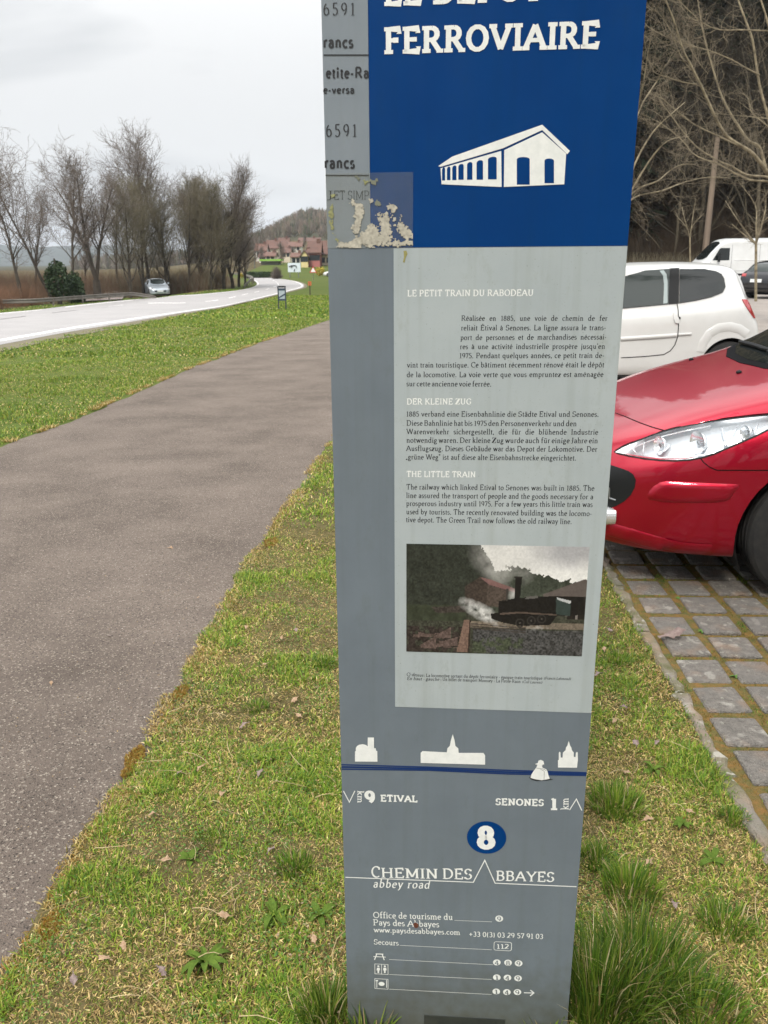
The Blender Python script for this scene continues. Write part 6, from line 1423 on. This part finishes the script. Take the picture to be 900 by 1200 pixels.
# ---- the little board on the verge
p = G(331, 362); sc = (p-CAM).length/950; wd, ht = 8*sc, 25*sc
e = empty('verge_board', p, 'small framed notice board on two dark legs standing in the verge', 'sign', rz=.15)
for s_ in (-1, 1): b = MB(); b.box((s_*wd/2-.03, -.03, -.2), (s_*wd/2+.03, .03, ht)); b.build('leg', mat('board_leg', (.03, .04, .055), .6), e)
b = MB(); b.box((-wd/2+.03, -.02, ht*.93), (wd/2-.03, .02, ht)); b.build('top_rail', M_plastic, e)
b = MB(); b.box((-wd/2+.03, -.015, ht*.36), (wd/2-.03, .015, ht*.90)); pb = b.build('panel', mat('board_panel', (.42, .47, .50), .4, (.30, .36, .42), 4), e)
b = MB(); b.box((-wd/2+.03, -.019, ht*.36), (wd/2-.03, -.0155, ht*.44)); b.poly([(-wd/2+.03, -.019, ht*.52), (wd/2-.03, -.019, ht*.68), (wd/2-.03, -.019, ht*.60), (-wd/2+.03, -.019, ht*.46)]); b.poly([(-wd/2+.03, -.019, ht*.80), (wd/2-.03, -.019, ht*.80), (wd/2-.03, -.019, ht*.90), (-wd/2+.03, -.019, ht*.90)]); b.build('panel_print', mat('board_print', (.03, .05, .08), .5), pb)
# ---- village
M_tile = mat('clay_tile_roof', (.15, .08, .062), .85, (.10, .06, .05), 1.2); M_tile2 = mat('brown_tile_roof', (.17, .085, .065), .85, (.11, .07, .055), 1)
M_pink = mat('pink_render', (.42, .16, .15), .85, (.36, .14, .13), .8); M_cream = mat('cream_render', (.62, .55, .43), .85, (.52, .46, .36), .7); M_yel = mat('yellow_render', (.68, .58, .30), .85, (.6, .5, .26), .8); M_offw = mat('white_render', (.62, .60, .56), .85, (.5, .48, .44), .7); M_win = mat('dark_window', (.03, .035, .04), .2)
def house(x0, x1, yt, yr, yb, d, wall, roof, label, gable=False, name='village_house', nw=None):
    """x0,x1 wall edges, yt eaves, yr ridge, yb base in photo pixels at distance d"""
    a, c = at_y(x0, yb, d), at_y(x1, yb, d); w = c.x-a.x; hw = at_y(x0, yt, d).z-a.z; hr = at_y(x0, yr, d).z-a.z; dp = max(w*.7, 7); a.z = max(a.z, T((a.x+c.x)/2, d)-.3) if False else a.z; e = empty(name, ((a.x+c.x)/2, d, a.z), label, 'house', 'houses of the village below the hill')
    b = MB(); b.box((-w/2, 0, -4), (w/2, dp, hw))
    if gable: b.poly([(-w/2, .0, hw), (w/2, .0, hw), (0, .0, hr)]); b.poly([(w/2, dp, hw), (-w/2, dp, hw), (0, dp, hr)])
    else: b.poly([(-w/2, 0, hw), (-w/2, dp, hw), (-w/2, dp/2, hr)]); b.poly([(w/2, dp, hw), (w/2, 0, hw), (w/2, dp/2, hr)])
    b.build('wall', wall, e); o_ = w*.05+.3; b = MB(); t = .22
    if gable: S_ = [[(-w/2-o_, -o_, hw-.3), (0, -o_, hr+.05), (0, dp+o_, hr+.05), (-w/2-o_, dp+o_, hw-.3)], [(0, -o_, hr+.05), (w/2+o_, -o_, hw-.3), (w/2+o_, dp+o_, hw-.3), (0, dp+o_, hr+.05)]]
    else: S_ = [[(-w/2-o_, -o_, hw-.2), (w/2+o_, -o_, hw-.2), (w/2+o_, dp/2, hr+.05), (-w/2-o_, dp/2, hr+.05)], [(-w/2-o_, dp/2, hr+.05), (w/2+o_, dp/2, hr+.05), (w/2+o_, dp+o_, hw-.2), (-w/2-o_, dp+o_, hw-.2)]]
    for q in S_: b.grid([[q[0], q[1]], [q[3], q[2]]]); u = [(x, y, z+t) for x, y, z in q]; b.grid([[u[0], u[1]], [u[3], u[2]]]); [b.poly([q[i], q[(i+1) % 4], u[(i+1) % 4], u[i]]) for i in range(4)]
    rf = b.build('roof', roof, e); b = MB(); b.box((w*.18, dp*.4, hr-1.2), (w*.18+.8, dp*.4+.8, hr+.9)); b.build('chimney', roof, rf)
    nw = nw or max(2, int(w/3.2)); nf = max(1, int(hw/2.8))
    for f in range(nf):
        for i in range(nw): x = -w/2+w*(i+.5)/nw; z = hw*(f+.38)/nf; b = MB(); b.box((x-.45, -.05, z), (x+.45, .02, z+1.25)); b.build('window', M_win, e)
    return e
house(362,375,296,284,311,205,M_pink,M_tile,'pink house with a steep red roof nearest the totem edge',nw=3)
house(353,361,300,294,311,203,M_yel,M_tile2,'yellow gabled house left of the pink house',gable=True,nw=2)
house(376,388,298,283,314,212,M_cream,M_tile,'cream house with a big red roof partly hidden by the totem')
house(313,326,291,282,303,300,M_cream,M_tile,'cream house with a red roof left in the upper row'); house(327,338,290,279,301,330,M_cream,M_tile,'tall red roofed house in the middle of the upper row')
house(339,353,289,284,296,310,M_offw,M_tile2,'wide house with a brown roof right of the upper row'); house(300,312,294,286,304,290,M_offw,M_tile2,'white walled house at the left end of the upper row')
house(351,374,283,279,290,380,M_cream,M_tile,'long house with a red roof highest up the slope'); house(312,322,300,296,308,250,M_cream,M_tile2,'small cream house in the lower row on the left'); house(342,352,301,297,312,240,M_offw,M_tile2,'small house with a brown roof behind the white direction board')
house(304,311,301,297,309,265,M_offw,M_tile,'small white house at the lower left of the village'); house(331,340,296,291,304,270,M_cream,M_tile,'cream house with red roof in the centre of the village')
# green canopy
def pbox(name, x0, x1, y0, y1, d, dp, m, label=None, cat=None, parent=None, **k):
    a, c = at_y(x0, y1, d), at_y(x1, y0, d); b = MB()
    if parent is None: b.box((0, 0, 0), (c.x-a.x, dp, c.z-a.z)); o = b.build(name, m); o.location = a; return tag(o, label, cat, **k)
    l = parent.location; b.box((a.x-l.x, a.y-l.y, a.z-l.z), (c.x-l.x, a.y-l.y+dp, c.z-l.z)); return b.build(name, m, parent)
e = empty('green_canopy', at_y(304, 312, 215), 'low building with a bright green fascia left of the village', 'building')
pbox('fascia', 304, 329, 303.5, 306, 215, 6, mat('green_fascia', (.22, .42, .07), .5), parent=e); pbox('wall', 306, 327, 306, 313, 216, 4, mat('grey_wall', (.2, .19, .17), .8), parent=e)
# white direction board with a roundabout style arrow
e = empty('direction_board', at_y(337, 326, 150), 'white direction board with a curved black arrow beside the road bend', 'sign')
pbox('board', 337.5, 352, 308, 319, 150, .08, mat('board_white', (.62, .70, .76), .4), parent=e)
a = at_y(344.5, 313, 149.9)-e.location; b = MB(); ps = [(a.x+.45*math.cos(t), a.y, a.z+.30*math.sin(t)) for t in np.linspace(-.5, 3.6, 12)]; b.tube(ps, .07, 5); b.tube([(a.x, a.y, a.z-.7), (a.x+.1, a.y, a.z-.3)], .07, 5); b.tube([(a.x-.3, a.y, a.z+.3), (a.x-.9, a.y, a.z+.1)], .07, 5); b.build('arrow', M_black, e)
for x in (339.5, 349.5): pbox('leg', x, x+.6, 318, 327, 150.1, .1, M_rim, parent=e)
# far verge shrubs and hedge
def bare_shrub(px, py, d, w, h, seed, m, label, n=420, name='roadside_shrub'):
    p = Gd(px, d); e = empty(name, p, label, 'shrub'); r = np.random.RandomState(seed); az = r.rand(n)*6.28; el = r.uniform(.15, 1.45, n); q = r.uniform(.5, 1, n); dv = np.c_[np.cos(az)*np.cos(el)*w/2, np.sin(az)*np.cos(el)*w/2, np.sin(el)*h]*q[:, None]
    a = np.zeros((n, 3)); mid = dv*.5+r.randn(n, 3)*.05*h; V, Fq = seg_tubes(np.concatenate([np.c_[a, np.full(n, .03), mid, np.full(n, .02)], np.c_[mid, np.full(n, .02), dv, np.full(n, .006)]]), 3); tris_mesh('branches', V, Fq, m, parent=e); return e
bare_shrub(324, 321, 140, 2.7, 2.2, 1, M_twig, 'rounded bare brown shrub on the verge left of the white direction board', 900)
p = Gd(301, 150); e = empty('hedge', p, 'long dark evergreen hedge at the left foot of the village', 'hedge'); 
for i in range(9): leaf_ball('foliage', (-1.8+i*.55, 0, .5), .5, .6, 300, .14, i, M_ivy, e)
e = empty('forsythia_shrub', Gd(375, 165), 'yellow flowering shrub in front of the pink house', 'shrub'); leaf_ball('foliage', (0, 0, .9), .9, .9, 700, .12, 5, mat('yellow_blossom', (.55, .42, .04), .7, (.3, .28, .05), 2), e)
e = empty('forsythia_shrub', Gd(282, 150), 'yellow flowering shrub at the left end of the dark hedge', 'shrub'); leaf_ball('foliage', (0, 0, .4), .5, .45, 400, .1, 6, bpy.data.materials['yellow_blossom'], e)
e = empty('warning_sign', Gd(367, 120), 'triangular white and red warning sign on a thin post', 'sign'); zz = at_y(367, 317, 120).z-e.location.z
b = MB(); b.tube([(0, 0, -.2), (0, 0, zz)], .035, 6); b.build('post', M_rim, e); b = MB(); T3 = lambda r_, y_: [(r_*math.cos(a), y_, zz+r_*math.sin(a)) for a in (math.pi/2, math.pi*7/6, -math.pi/6)]; f_, k_ = T3(.6, -.05), T3(.6, -.02); b.poly(f_); b.poly(k_[::-1]); [b.poly([f_[i], k_[i], k_[(i+1) % 3], f_[(i+1) % 3]]) for i in range(3)]; b.build('sign_face', mat('sign_red', (.5, .04, .03), .5), e); b = MB(); b.poly(T3(.42, -.055)); b.build('sign_centre', M_white, e)
e = empty('marker_post', Gd(362.5, 70), 'small orange marker post in the grass near the totem', 'post'); zz = at_y(362, 331, 70).z-e.location.z; b = MB(); b.tube([(0, 0, -.1), (0, 0, zz)], .05, 6); b.build('post', M_bark, e); b = MB(); b.box((-.14, -.04, zz-.25), (.14, .04, zz+.08)); b.build('reflector', mat('orange', (.45, .12, .04), .6), e)
e = empty('village_lamp', Gd(299, 200), 'thin street lamp pole left of the green fascia', 'street lamp'); b = MB(); zz = at_y(299, 296, 200).z-e.location.z; b.tube([(0,0,-.5),(0,0,zz),(.8,0,zz+.3)], [.12,.08,.05], 6); b.build('pole', M_rim, e); b = MB(); b.box((.7,-.15,zz+.22),(1.4,.15,zz+.36)); b.build('lamp_head', M_rim, e)
small_white = small_car((Gd(379, 160).x, 160, T(Gd(379, 160).x, 160)), R_(8), 'white car parked in front of the village houses', M_wcar, 'village_car')
# village trees and shrubs
for i, (px, d, sc, lb) in enumerate([(308,240,.42,'bare tree above the green fascia'),(333,225,.5,'bare tree in front of the village centre'),(346,260,.45,'bare tree behind the white direction board'),(358,350,.5,'bare tree between the upper houses'),(300,320,.5,'bare tree at the left of the upper houses'),(321,275,.4,'bare tree between the two rows of houses')]):
    copy_tree(d3, Gd(px, d), i*1.1, (sc, sc, sc), lb, 'village_tree')
# ---- wooded hill behind the village: one mass of bare crowns
r = np.random.RandomState(5); n = 3600; hx = r.uniform(-150, 20, n); hy = r.uniform(395, 640, n); hz = TZ(hx, hy); Vs, Fs, Cs = [], [], []; k = 14
cxs = np.repeat(np.c_[hx, hy, hz], k, 0); N_ = len(cxs); hh = np.repeat(r.uniform(3.5, 7.5, n), k); az = r.rand(N_)*6.28; el = r.uniform(.2, 1.5, N_); tip = cxs+np.c_[np.cos(az)*np.cos(el)*hh*.45, np.sin(az)*np.cos(el)*hh*.45, np.sin(el)*hh]; wv = np.c_[np.cos(az+1.57), np.sin(az+1.57), np.zeros(N_)]*.16
V = np.stack([cxs-wv*.3, cxs+wv*.3, tip+wv, tip-wv*.6+np.array([0, 0, .5])], 1).reshape(-1, 3)
cc = np.repeat(np.array([[.19, .16, .135], [.23, .18, .14], [.15, .135, .10], [.16, .16, .10], [.07, .09, .055]])[r.choice(5, n, p=[.32, .26, .2, .16, .06])]*r.uniform(.75, 1.2, (n, 1)), k, 0)
o = tris_mesh('hill_wood', V, np.arange(N_*4).reshape(-1, 4), M_leaf, cc); o['kind'] = 'stuff'

# trees on the other side of the road behind the viewer (they show in the car windows and the paint)
for i, (x, y, src, sc) in enumerate([(-9,-16,t5,.9),(-3,-19,t6,1.0),(3,-15,d2,1.0),(8,-20,t5,1.0),(14,-17,t6,.95),(20,-22,d2,1.1),(27,-18,t5,1.0),(-16,-21,d2,1.1),(34,-24,t6,1.1),(1.5,-9,bt,1.35),(6.5,-10,bt,1.5),(11,-9.5,t5,1.15)]):
    copy_tree(src, Vector((x, y, T(x, y))), i*1.3, (sc, sc, sc), ('%s bare tree from the left in the row behind the viewer' % ('second','third','fourth','fifth','sixth','seventh','eighth','first','ninth')[i]) if i < 9 else '%s big bare tree standing close behind the viewer' % ('left','middle','right')[i-9], 'roadside_tree')
# ------------------------------------------------------------------ steep wooded slope behind the car park
M_need = leafmat('conifer_needles', .1, .8)
def conifer(loc, seed, H, label, name='conifer_tree', dead=.18):
    e = empty(name, loc, label, 'tree', 'conifers on the slope behind the car park'); r = np.random.RandomState(seed); b = MB(); b.tube([(0,0,-1),(0,0,H*.5),(0,0,H)], [.26,.17,.03], 7); b.build('trunk', M_bark, e)
    n = 240; t = np.linspace(.06, .99, n); z = H*t; az = np.arange(n)*2.4+r.randn(n)*.3; Lb = (H*.22*(1-t)**.8+.25)*r.uniform(.65, 1.2, n); el = .25-.55*(1-t)+r.randn(n)*.12; el0 = el
    m = 9; A, B_, C_2 = [], [], []
    for k in range(m):
        s = (k+.6)/m; px_ = np.cos(az)*Lb*s; py_ = np.sin(az)*Lb*s; pz = z+Lb*(np.sin(el0)*s-.28*s*s)
        for q in range(3):
            a2 = az+r.uniform(-1.3, 1.3, n); ln = Lb*.22*r.uniform(.6, 1.3, n); A.append(np.c_[px_, py_, pz]); B_.append(np.c_[px_+np.cos(a2)*ln, py_+np.sin(a2)*ln, pz-ln*r.uniform(.2, .9, n)]); 
            deadm = (t < .45) & (r.rand(n) < dead*4); c = np.where(deadm[:, None], np.array([[.04, .03, .02]]), np.array([[.008, .014, .006]])*r.uniform(.6, 1.7, (n, 1))); C_2.append(c)
    A, B_, C_2 = np.concatenate(A), np.concatenate(B_), np.concatenate(C_2); N_ = len(A); w = r.randn(N_, 3)*.07; V = np.stack([A-w, A+w, B_+w*.6, B_-w*.6], 1).reshape(-1, 3)
    tris_mesh('crown', V, np.arange(N_*4).reshape(-1, 4), M_need, C_2, e); return e
def FP(x, y): return Vector((x, y, T(x, y)-.1))
c1 = conifer(FP(15.4, 55), 1, 19, 'conifer directly above the front of the white van'); c2 = conifer(FP(21.5, 57), 2, 21, 'conifer above the right part of the white van'); c3 = conifer(FP(18.4, 60), 3, 17, 'conifer in the gap behind the utility pole')
rc = random.Random(9); kk = 0; ORD = 'first second third fourth fifth sixth seventh eighth ninth tenth eleventh twelfth thirteenth fourteenth fifteenth sixteenth seventeenth eighteenth'.split()
for row, (y, st, x0, x1) in enumerate(((54, 4.2, 4, 13), (62, 4.0, 7, 60), (70, 4.6, 8, 66), (80, 5.5, 10, 75), (57, 4.2, 26, 58))):
    x = x0; nn = 0
    while x < x1:
        src = rc.choice((c1, c2, c3)); s_ = rc.uniform(.8, 1.15); kk += 1; xx, yy_ = x+rc.uniform(-1.2, 1.2), y+rc.uniform(-2, 2)-.15*(x-14)
        o = copy_tree(src, FP(xx, yy_), rc.uniform(0, 6.3), (s_, s_, s_), '%s conifer from the left %s' % (ORD[nn], ('in the front row left of the van', 'in the second row up the wooded slope', 'in the third row up the wooded slope', 'in the highest row of the wooded slope', 'in the front row right of the van')[row])); x += st; nn += 1
# bare trees and brown scrub in front of the conifers
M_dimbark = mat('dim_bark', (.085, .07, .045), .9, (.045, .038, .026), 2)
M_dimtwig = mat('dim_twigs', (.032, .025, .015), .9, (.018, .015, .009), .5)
sb = bare_tree('slope_tree', FP(16.6, 48.5), 41, 9, .11, 'bare spindly tree rising behind the front of the white van', 'bare trees at the foot of the wooded slope', nb=16, dens=.85, spread=1.0, clear=.15, mats=(M_dimbark, M_dimtwig), twig=.008)
sb2 = bare_tree('slope_tree', FP(21.2, 47.5), 44, 13, .15, 'tall bare tree with a straight trunk near the right edge', 'bare trees at the foot of the wooded slope', nb=16, dens=.85, spread=1.0, clear=.1, mats=(M_dimbark, M_dimtwig), twig=.008)
for i, (x, y, src, s_, lb) in enumerate([(14.2,50,sb2,.85,'bare tree close to the blue edge of the totem'),(18.6,50,sb2,1.05,'bare tree behind the utility pole'),(19.8,52,sb,1.3,'twiggy bare tree right of the utility pole'),(15.6,53,sb,1.5,'twiggy bare tree set back above the van windscreen'),(23.4,50,sb2,1.1,'bare tree above the black car'),(12.4,50,sb,1.2,'bare tree hidden by the totem'),(25.8,51,sb,1.3,'bare tree right of the black car'),(17.4,54,sb2,.95,'slim bare tree half way up behind the pole'),(22.2,54,sb,1.4,'bushy bare tree behind the straight trunk')]):
    copy_tree(src, FP(x, y), i*1.7, (s_, s_, s_), lb)
M_scrub = mat('brown_scrub', (.06, .038, .021), .9, (.026, .02, .012), .35)
brush('slope_scrub', [(x, y-.15*(x-14)) for x in np.arange(7, 34, .8) for y in (49, 51, 53, 56, 59, 63, 67)], 26000, 2.6, 21, M_scrub, spread_=1.0, w=.011)
brush('slope_bramble', [(x, 47.6-.15*(x-14)) for x in np.arange(8, 34, .5)], 9000, 1.6, 22, M_olive, spread_=.7, w=.010)
# utility pole
a = at_y(841, 160, 46.6); c = at_y(827.5, 284, 46.4); g0 = c+(c-a)*.45; b = MB(); e = empty('utility_pole', (g0.x, g0.y, g0.z), 'weathered wooden utility pole leaning slightly right behind the white van', 'pole')
b.tube([Vector((0, 0, 0)), c-g0, a-g0], [.19, .17, .12], 9); b.build('pole', mat('pole_wood', (.20, .155, .115), .9, (.13, .10, .078), 3, stretch=(1, 1, .1)), e); b = MB(); q = a-g0; b.tube([q+Vector((0, 0, .0)), q+Vector((.0, 0, .06))], [.13, .06], 9); b.build('pole_cap', M_rim, e)
# ---- the car park tree whose pale limbs reach in from the right
Z9 = lambda x, y, d: at_y(750+x/4, y/4, d)
LB = [([(650,900),(610,835),(590,800),(550,745),(510,705),(420,650),(380,600),(330,500),(290,410),(240,310),(200,230),(160,100),(120,0),(90,-90)], .16, .035, 20, 18.6),
 ([(265,395),(200,385),(120,360),(70,340),(50,305),(65,290)], .05, .012, 19.3, 19.0), ([(620,860),(590,790),(560,690),(510,660),(460,590),(400,490),(365,400),(330,280),(300,170),(280,60),(262,-60)], .13, .03, 20.2, 21.5),
 ([(510,705),(360,635),(250,580),(160,510),(100,460),(40,440)], .065, .012, 19.6, 18.2), ([(640,860),(600,830),(500,820),(430,780),(370,755),(280,700),(220,640),(130,520),(90,470)], .095, .018, 20, 18.0),
 ([(640,880),(600,850),(520,845),(440,810),(360,765),(310,750),(250,720),(190,650),(100,580),(60,560)], .085, .018, 20.3, 21.4), ([(560,350),(500,320),(430,280),(320,235),(240,215),(150,185),(50,135),(10,90)], .055, .015, 21, 19.4),
 ([(600,145),(465,140),(400,142),(340,130),(280,95),(200,20),(185,0),(170,-60)], .055, .02, 21, 20), ([(640,900),(610,600),(560,400),(530,200),(500,110),(460,0),(440,-80)], .12, .05, 21, 21.6),
 ([(320,345),(280,300),(240,230),(225,190)], .03, .01, 20.6, 20.3), ([(560,-20),(600,110),(640,300),(650,500),(655,900)], .05, .13, 21, 20.6), ([(240,330),(190,260),(150,160),(110,90),(70,45)], .03, .012, 19, 18.6),
 ([(640,560),(540,550),(440,540),(330,530)], .04, .01, 21, 20), ([(660,640),(560,560),(520,520),(510,450)], .05, .012, 20, 20.3)]
te = empty('car_park_tree', at_y(914, 352, 20.2), 'large bare tree with pale lichened limbs reaching in from the right edge', 'tree'); te.location.z = 0; o0 = Vector(te.location)
rl_ = random.Random(77); main, fine = [], []
def twigs(p, d, Ln, ra, lev):
    n = 4; q = np.array(p, float); dd = np.array(d, float); r0 = ra
    for i in range(n):
        dd = dd+np.array([rl_.gauss(0, .24), rl_.gauss(0, .24), rl_.gauss(0, .2)+.07]); dd /= np.linalg.norm(dd); q2 = q+dd*Ln/n; r1 = ra*(1-(i+1)/n*.7); fine.append((*q, r0, *q2, r1)); 
        if lev > 0:
            for c in range(2 if lev > 1 else 1): v = dd*.6+np.array([rl_.gauss(0, .6), rl_.gauss(0, .6), rl_.gauss(0, .5)]); v /= np.linalg.norm(v); twigs(q2, v, Ln*.5*rl_.uniform(.6, 1.2), max(r1*.6, .0022), lev-1)
        q, r0 = q2, r1
for pts, ra, rb, da, db in LB:
    n = len(pts); P = [Z9(x, y, da+(db-da)*i/(n-1))-o0 for i, (x, y) in enumerate(pts)]; P = dens(P, 3); n = len(P); low_end = ra >= rb; r_at = lambda i: (ra+(rb-ra)*i/(n-1))
    V, Fq = seg_tubes([(*P[i], r_at(i)*.31, *P[i+1], r_at(i+1)*.31) for i in range(n-1)], 8); o = tris_mesh('limb', V, Fq, M_pale, parent=te); o.data.polygons.foreach_set('use_smooth', [True]*len(o.data.polygons))
    for i in range(n-1):
        if i > n*.12:
            for c in range(2):
                t = (P[i+1]-P[i]).normalized(); v = Vector((t.x*.6+rl_.gauss(0, .5), rl_.gauss(0, .45), t.z*.6+rl_.gauss(0, .5)+.1)).normalized(); twigs(P[i], v, rl_.uniform(.25, .8), .0055, 2 if rl_.random() < .18 else 1)
V, Fq = seg_tubes(fine, 3); tris_mesh('branches', V, Fq, M_paletwig, parent=te)
b = MB(); top = Z9(655, 860, 20.3)-o0; b.tube([(0, 0, -.1), (0, 0, .4), (top.x*.6, top.y*.6, top.z*.6), top, top+Vector((0, .1, .5))], [.2, .15, .12, .11, .07], 12); b.build('trunk', M_pale, te)
# the twiggy branches coming in low beside the totem, belonging to a shrub tree behind the white car
st = empty('slender_tree', at_y(700, 330, 17), 'slender bare tree hidden behind the totem with pale twigs showing past its edge', 'tree'); st.location.z = 0; o0 = Vector(st.location); main, fine = [], []
for pts in ([(-120,1000),(-60,930),(0,880),(80,850),(140,800),(200,770),(260,772)], [(-120,1000),(-60,950),(0,915),(100,895),(220,850),(330,830),(420,835)], [(-90,960),(-20,760),(60,620),(140,540),(210,480)], [(-90,960),(-40,640),(10,420),(30,300),(50,180)], [(-60,930),(40,760),(130,660),(230,640)], [(-100,980),(-20,560),(80,380),(120,300)]):
    P = dens([Z9(x, y, 17+rl_.uniform(-.6, .6)) - o0 for x, y in pts], 3)
    for i in range(len(P)-1):
        f = 1-i/len(P); main.append((*P[i], .017*f+.005, *P[i+1], .017*f+.004))
        if i > 3:
            t = (P[i+1]-P[i]).normalized()
            for c in range(1): v = Vector((t.x*.5+rl_.gauss(0, .5), rl_.gauss(0, .4), t.z*.5+rl_.gauss(0, .5))).normalized(); twigs(P[i], v, rl_.uniform(.3, .9), .005, 2)
tp = Z9(-110, 990, 17)-o0; main.append((0, 0, 0, .1, *tp, .06)); V, Fq = seg_tubes(main, 6); tris_mesh('trunk', V, Fq, M_pale, parent=st); V, Fq = seg_tubes(fine, 3); tris_mesh('branches', V, Fq, M_paletwig, parent=st)
# young planted trees between the cars
def sapling(px, yb, ysplit, d, stems, label, ra=.045):
    e = empty('young_tree', at_y(px, yb, d), label, 'tree'); e.location.z = 0; o0 = Vector(e.location); global main, fine; main, fine = [], []; sp = at_y(px, ysplit, d)-o0; main.append((0, 0, -.05, ra*1.15, *sp, ra))
    for pts in stems:
        P = dens([sp]+[Z9(x, y, d+rl_.uniform(-.4, .4))-o0 for x, y in pts], 3)
        for i in range(len(P)-1):
            f = 1-i/len(P); main.append((*P[i], ra*.6*f+.006, *P[i+1], ra*.6*f+.004)); t = (P[i+1]-P[i]).normalized()
            for c in range(2): v = Vector((t.x*.6+rl_.gauss(0, .45), rl_.gauss(0, .4), t.z*.6+rl_.gauss(0, .3))).normalized(); twigs(P[i], v, rl_.uniform(.25, .6), .008, 1)
    V, Fq = seg_tubes(main, 6); tris_mesh('trunk', V, Fq, M_pale, parent=e); V, Fq = seg_tubes(fine, 3); tris_mesh('branches', V, Fq, M_paletwig, parent=e)
sapling(886, 352, 286, 30.5, [[(575,1040),(590,960),(585,880)], [(545,1050),(540,960),(470,860)], [(500,1090),(450,1020),(400,940)], [(560,1060),(610,1010),(640,960)], [(500,1110),(430,1050)]], 'young pale tree with forked stems standing in front of the white van')
sapling(808.5, 350, 278, 40.5, [[(205,1010),(198,970)], [(250,1000),(262,930)], [(215,1060),(160,1000)], [(245,1060),(300,1000)]], 'thin sapling with two upright stems at the front of the van', .035)
# ------------------------------------------------------------------ damp spring air
hz = bpy.data.materials.new('haze_air'); hz.use_nodes = True; _t = hz.node_tree; _t.nodes.remove(_t.nodes['Principled BSDF'])
pv = N(_t, 'ShaderNodeVolumePrincipled'); pv.inputs['Density'].default_value = .00017; pv.inputs['Color'].default_value = (.80, .88, 1, 1); _t.links.new(pv.outputs[0], _t.nodes['Material Output'].inputs['Volume'])
b = MB(); b.box((-3300, -60, -8), (3300, 4700, 190)); o = b.build('haze', hz); o['kind'] = 'stuff'
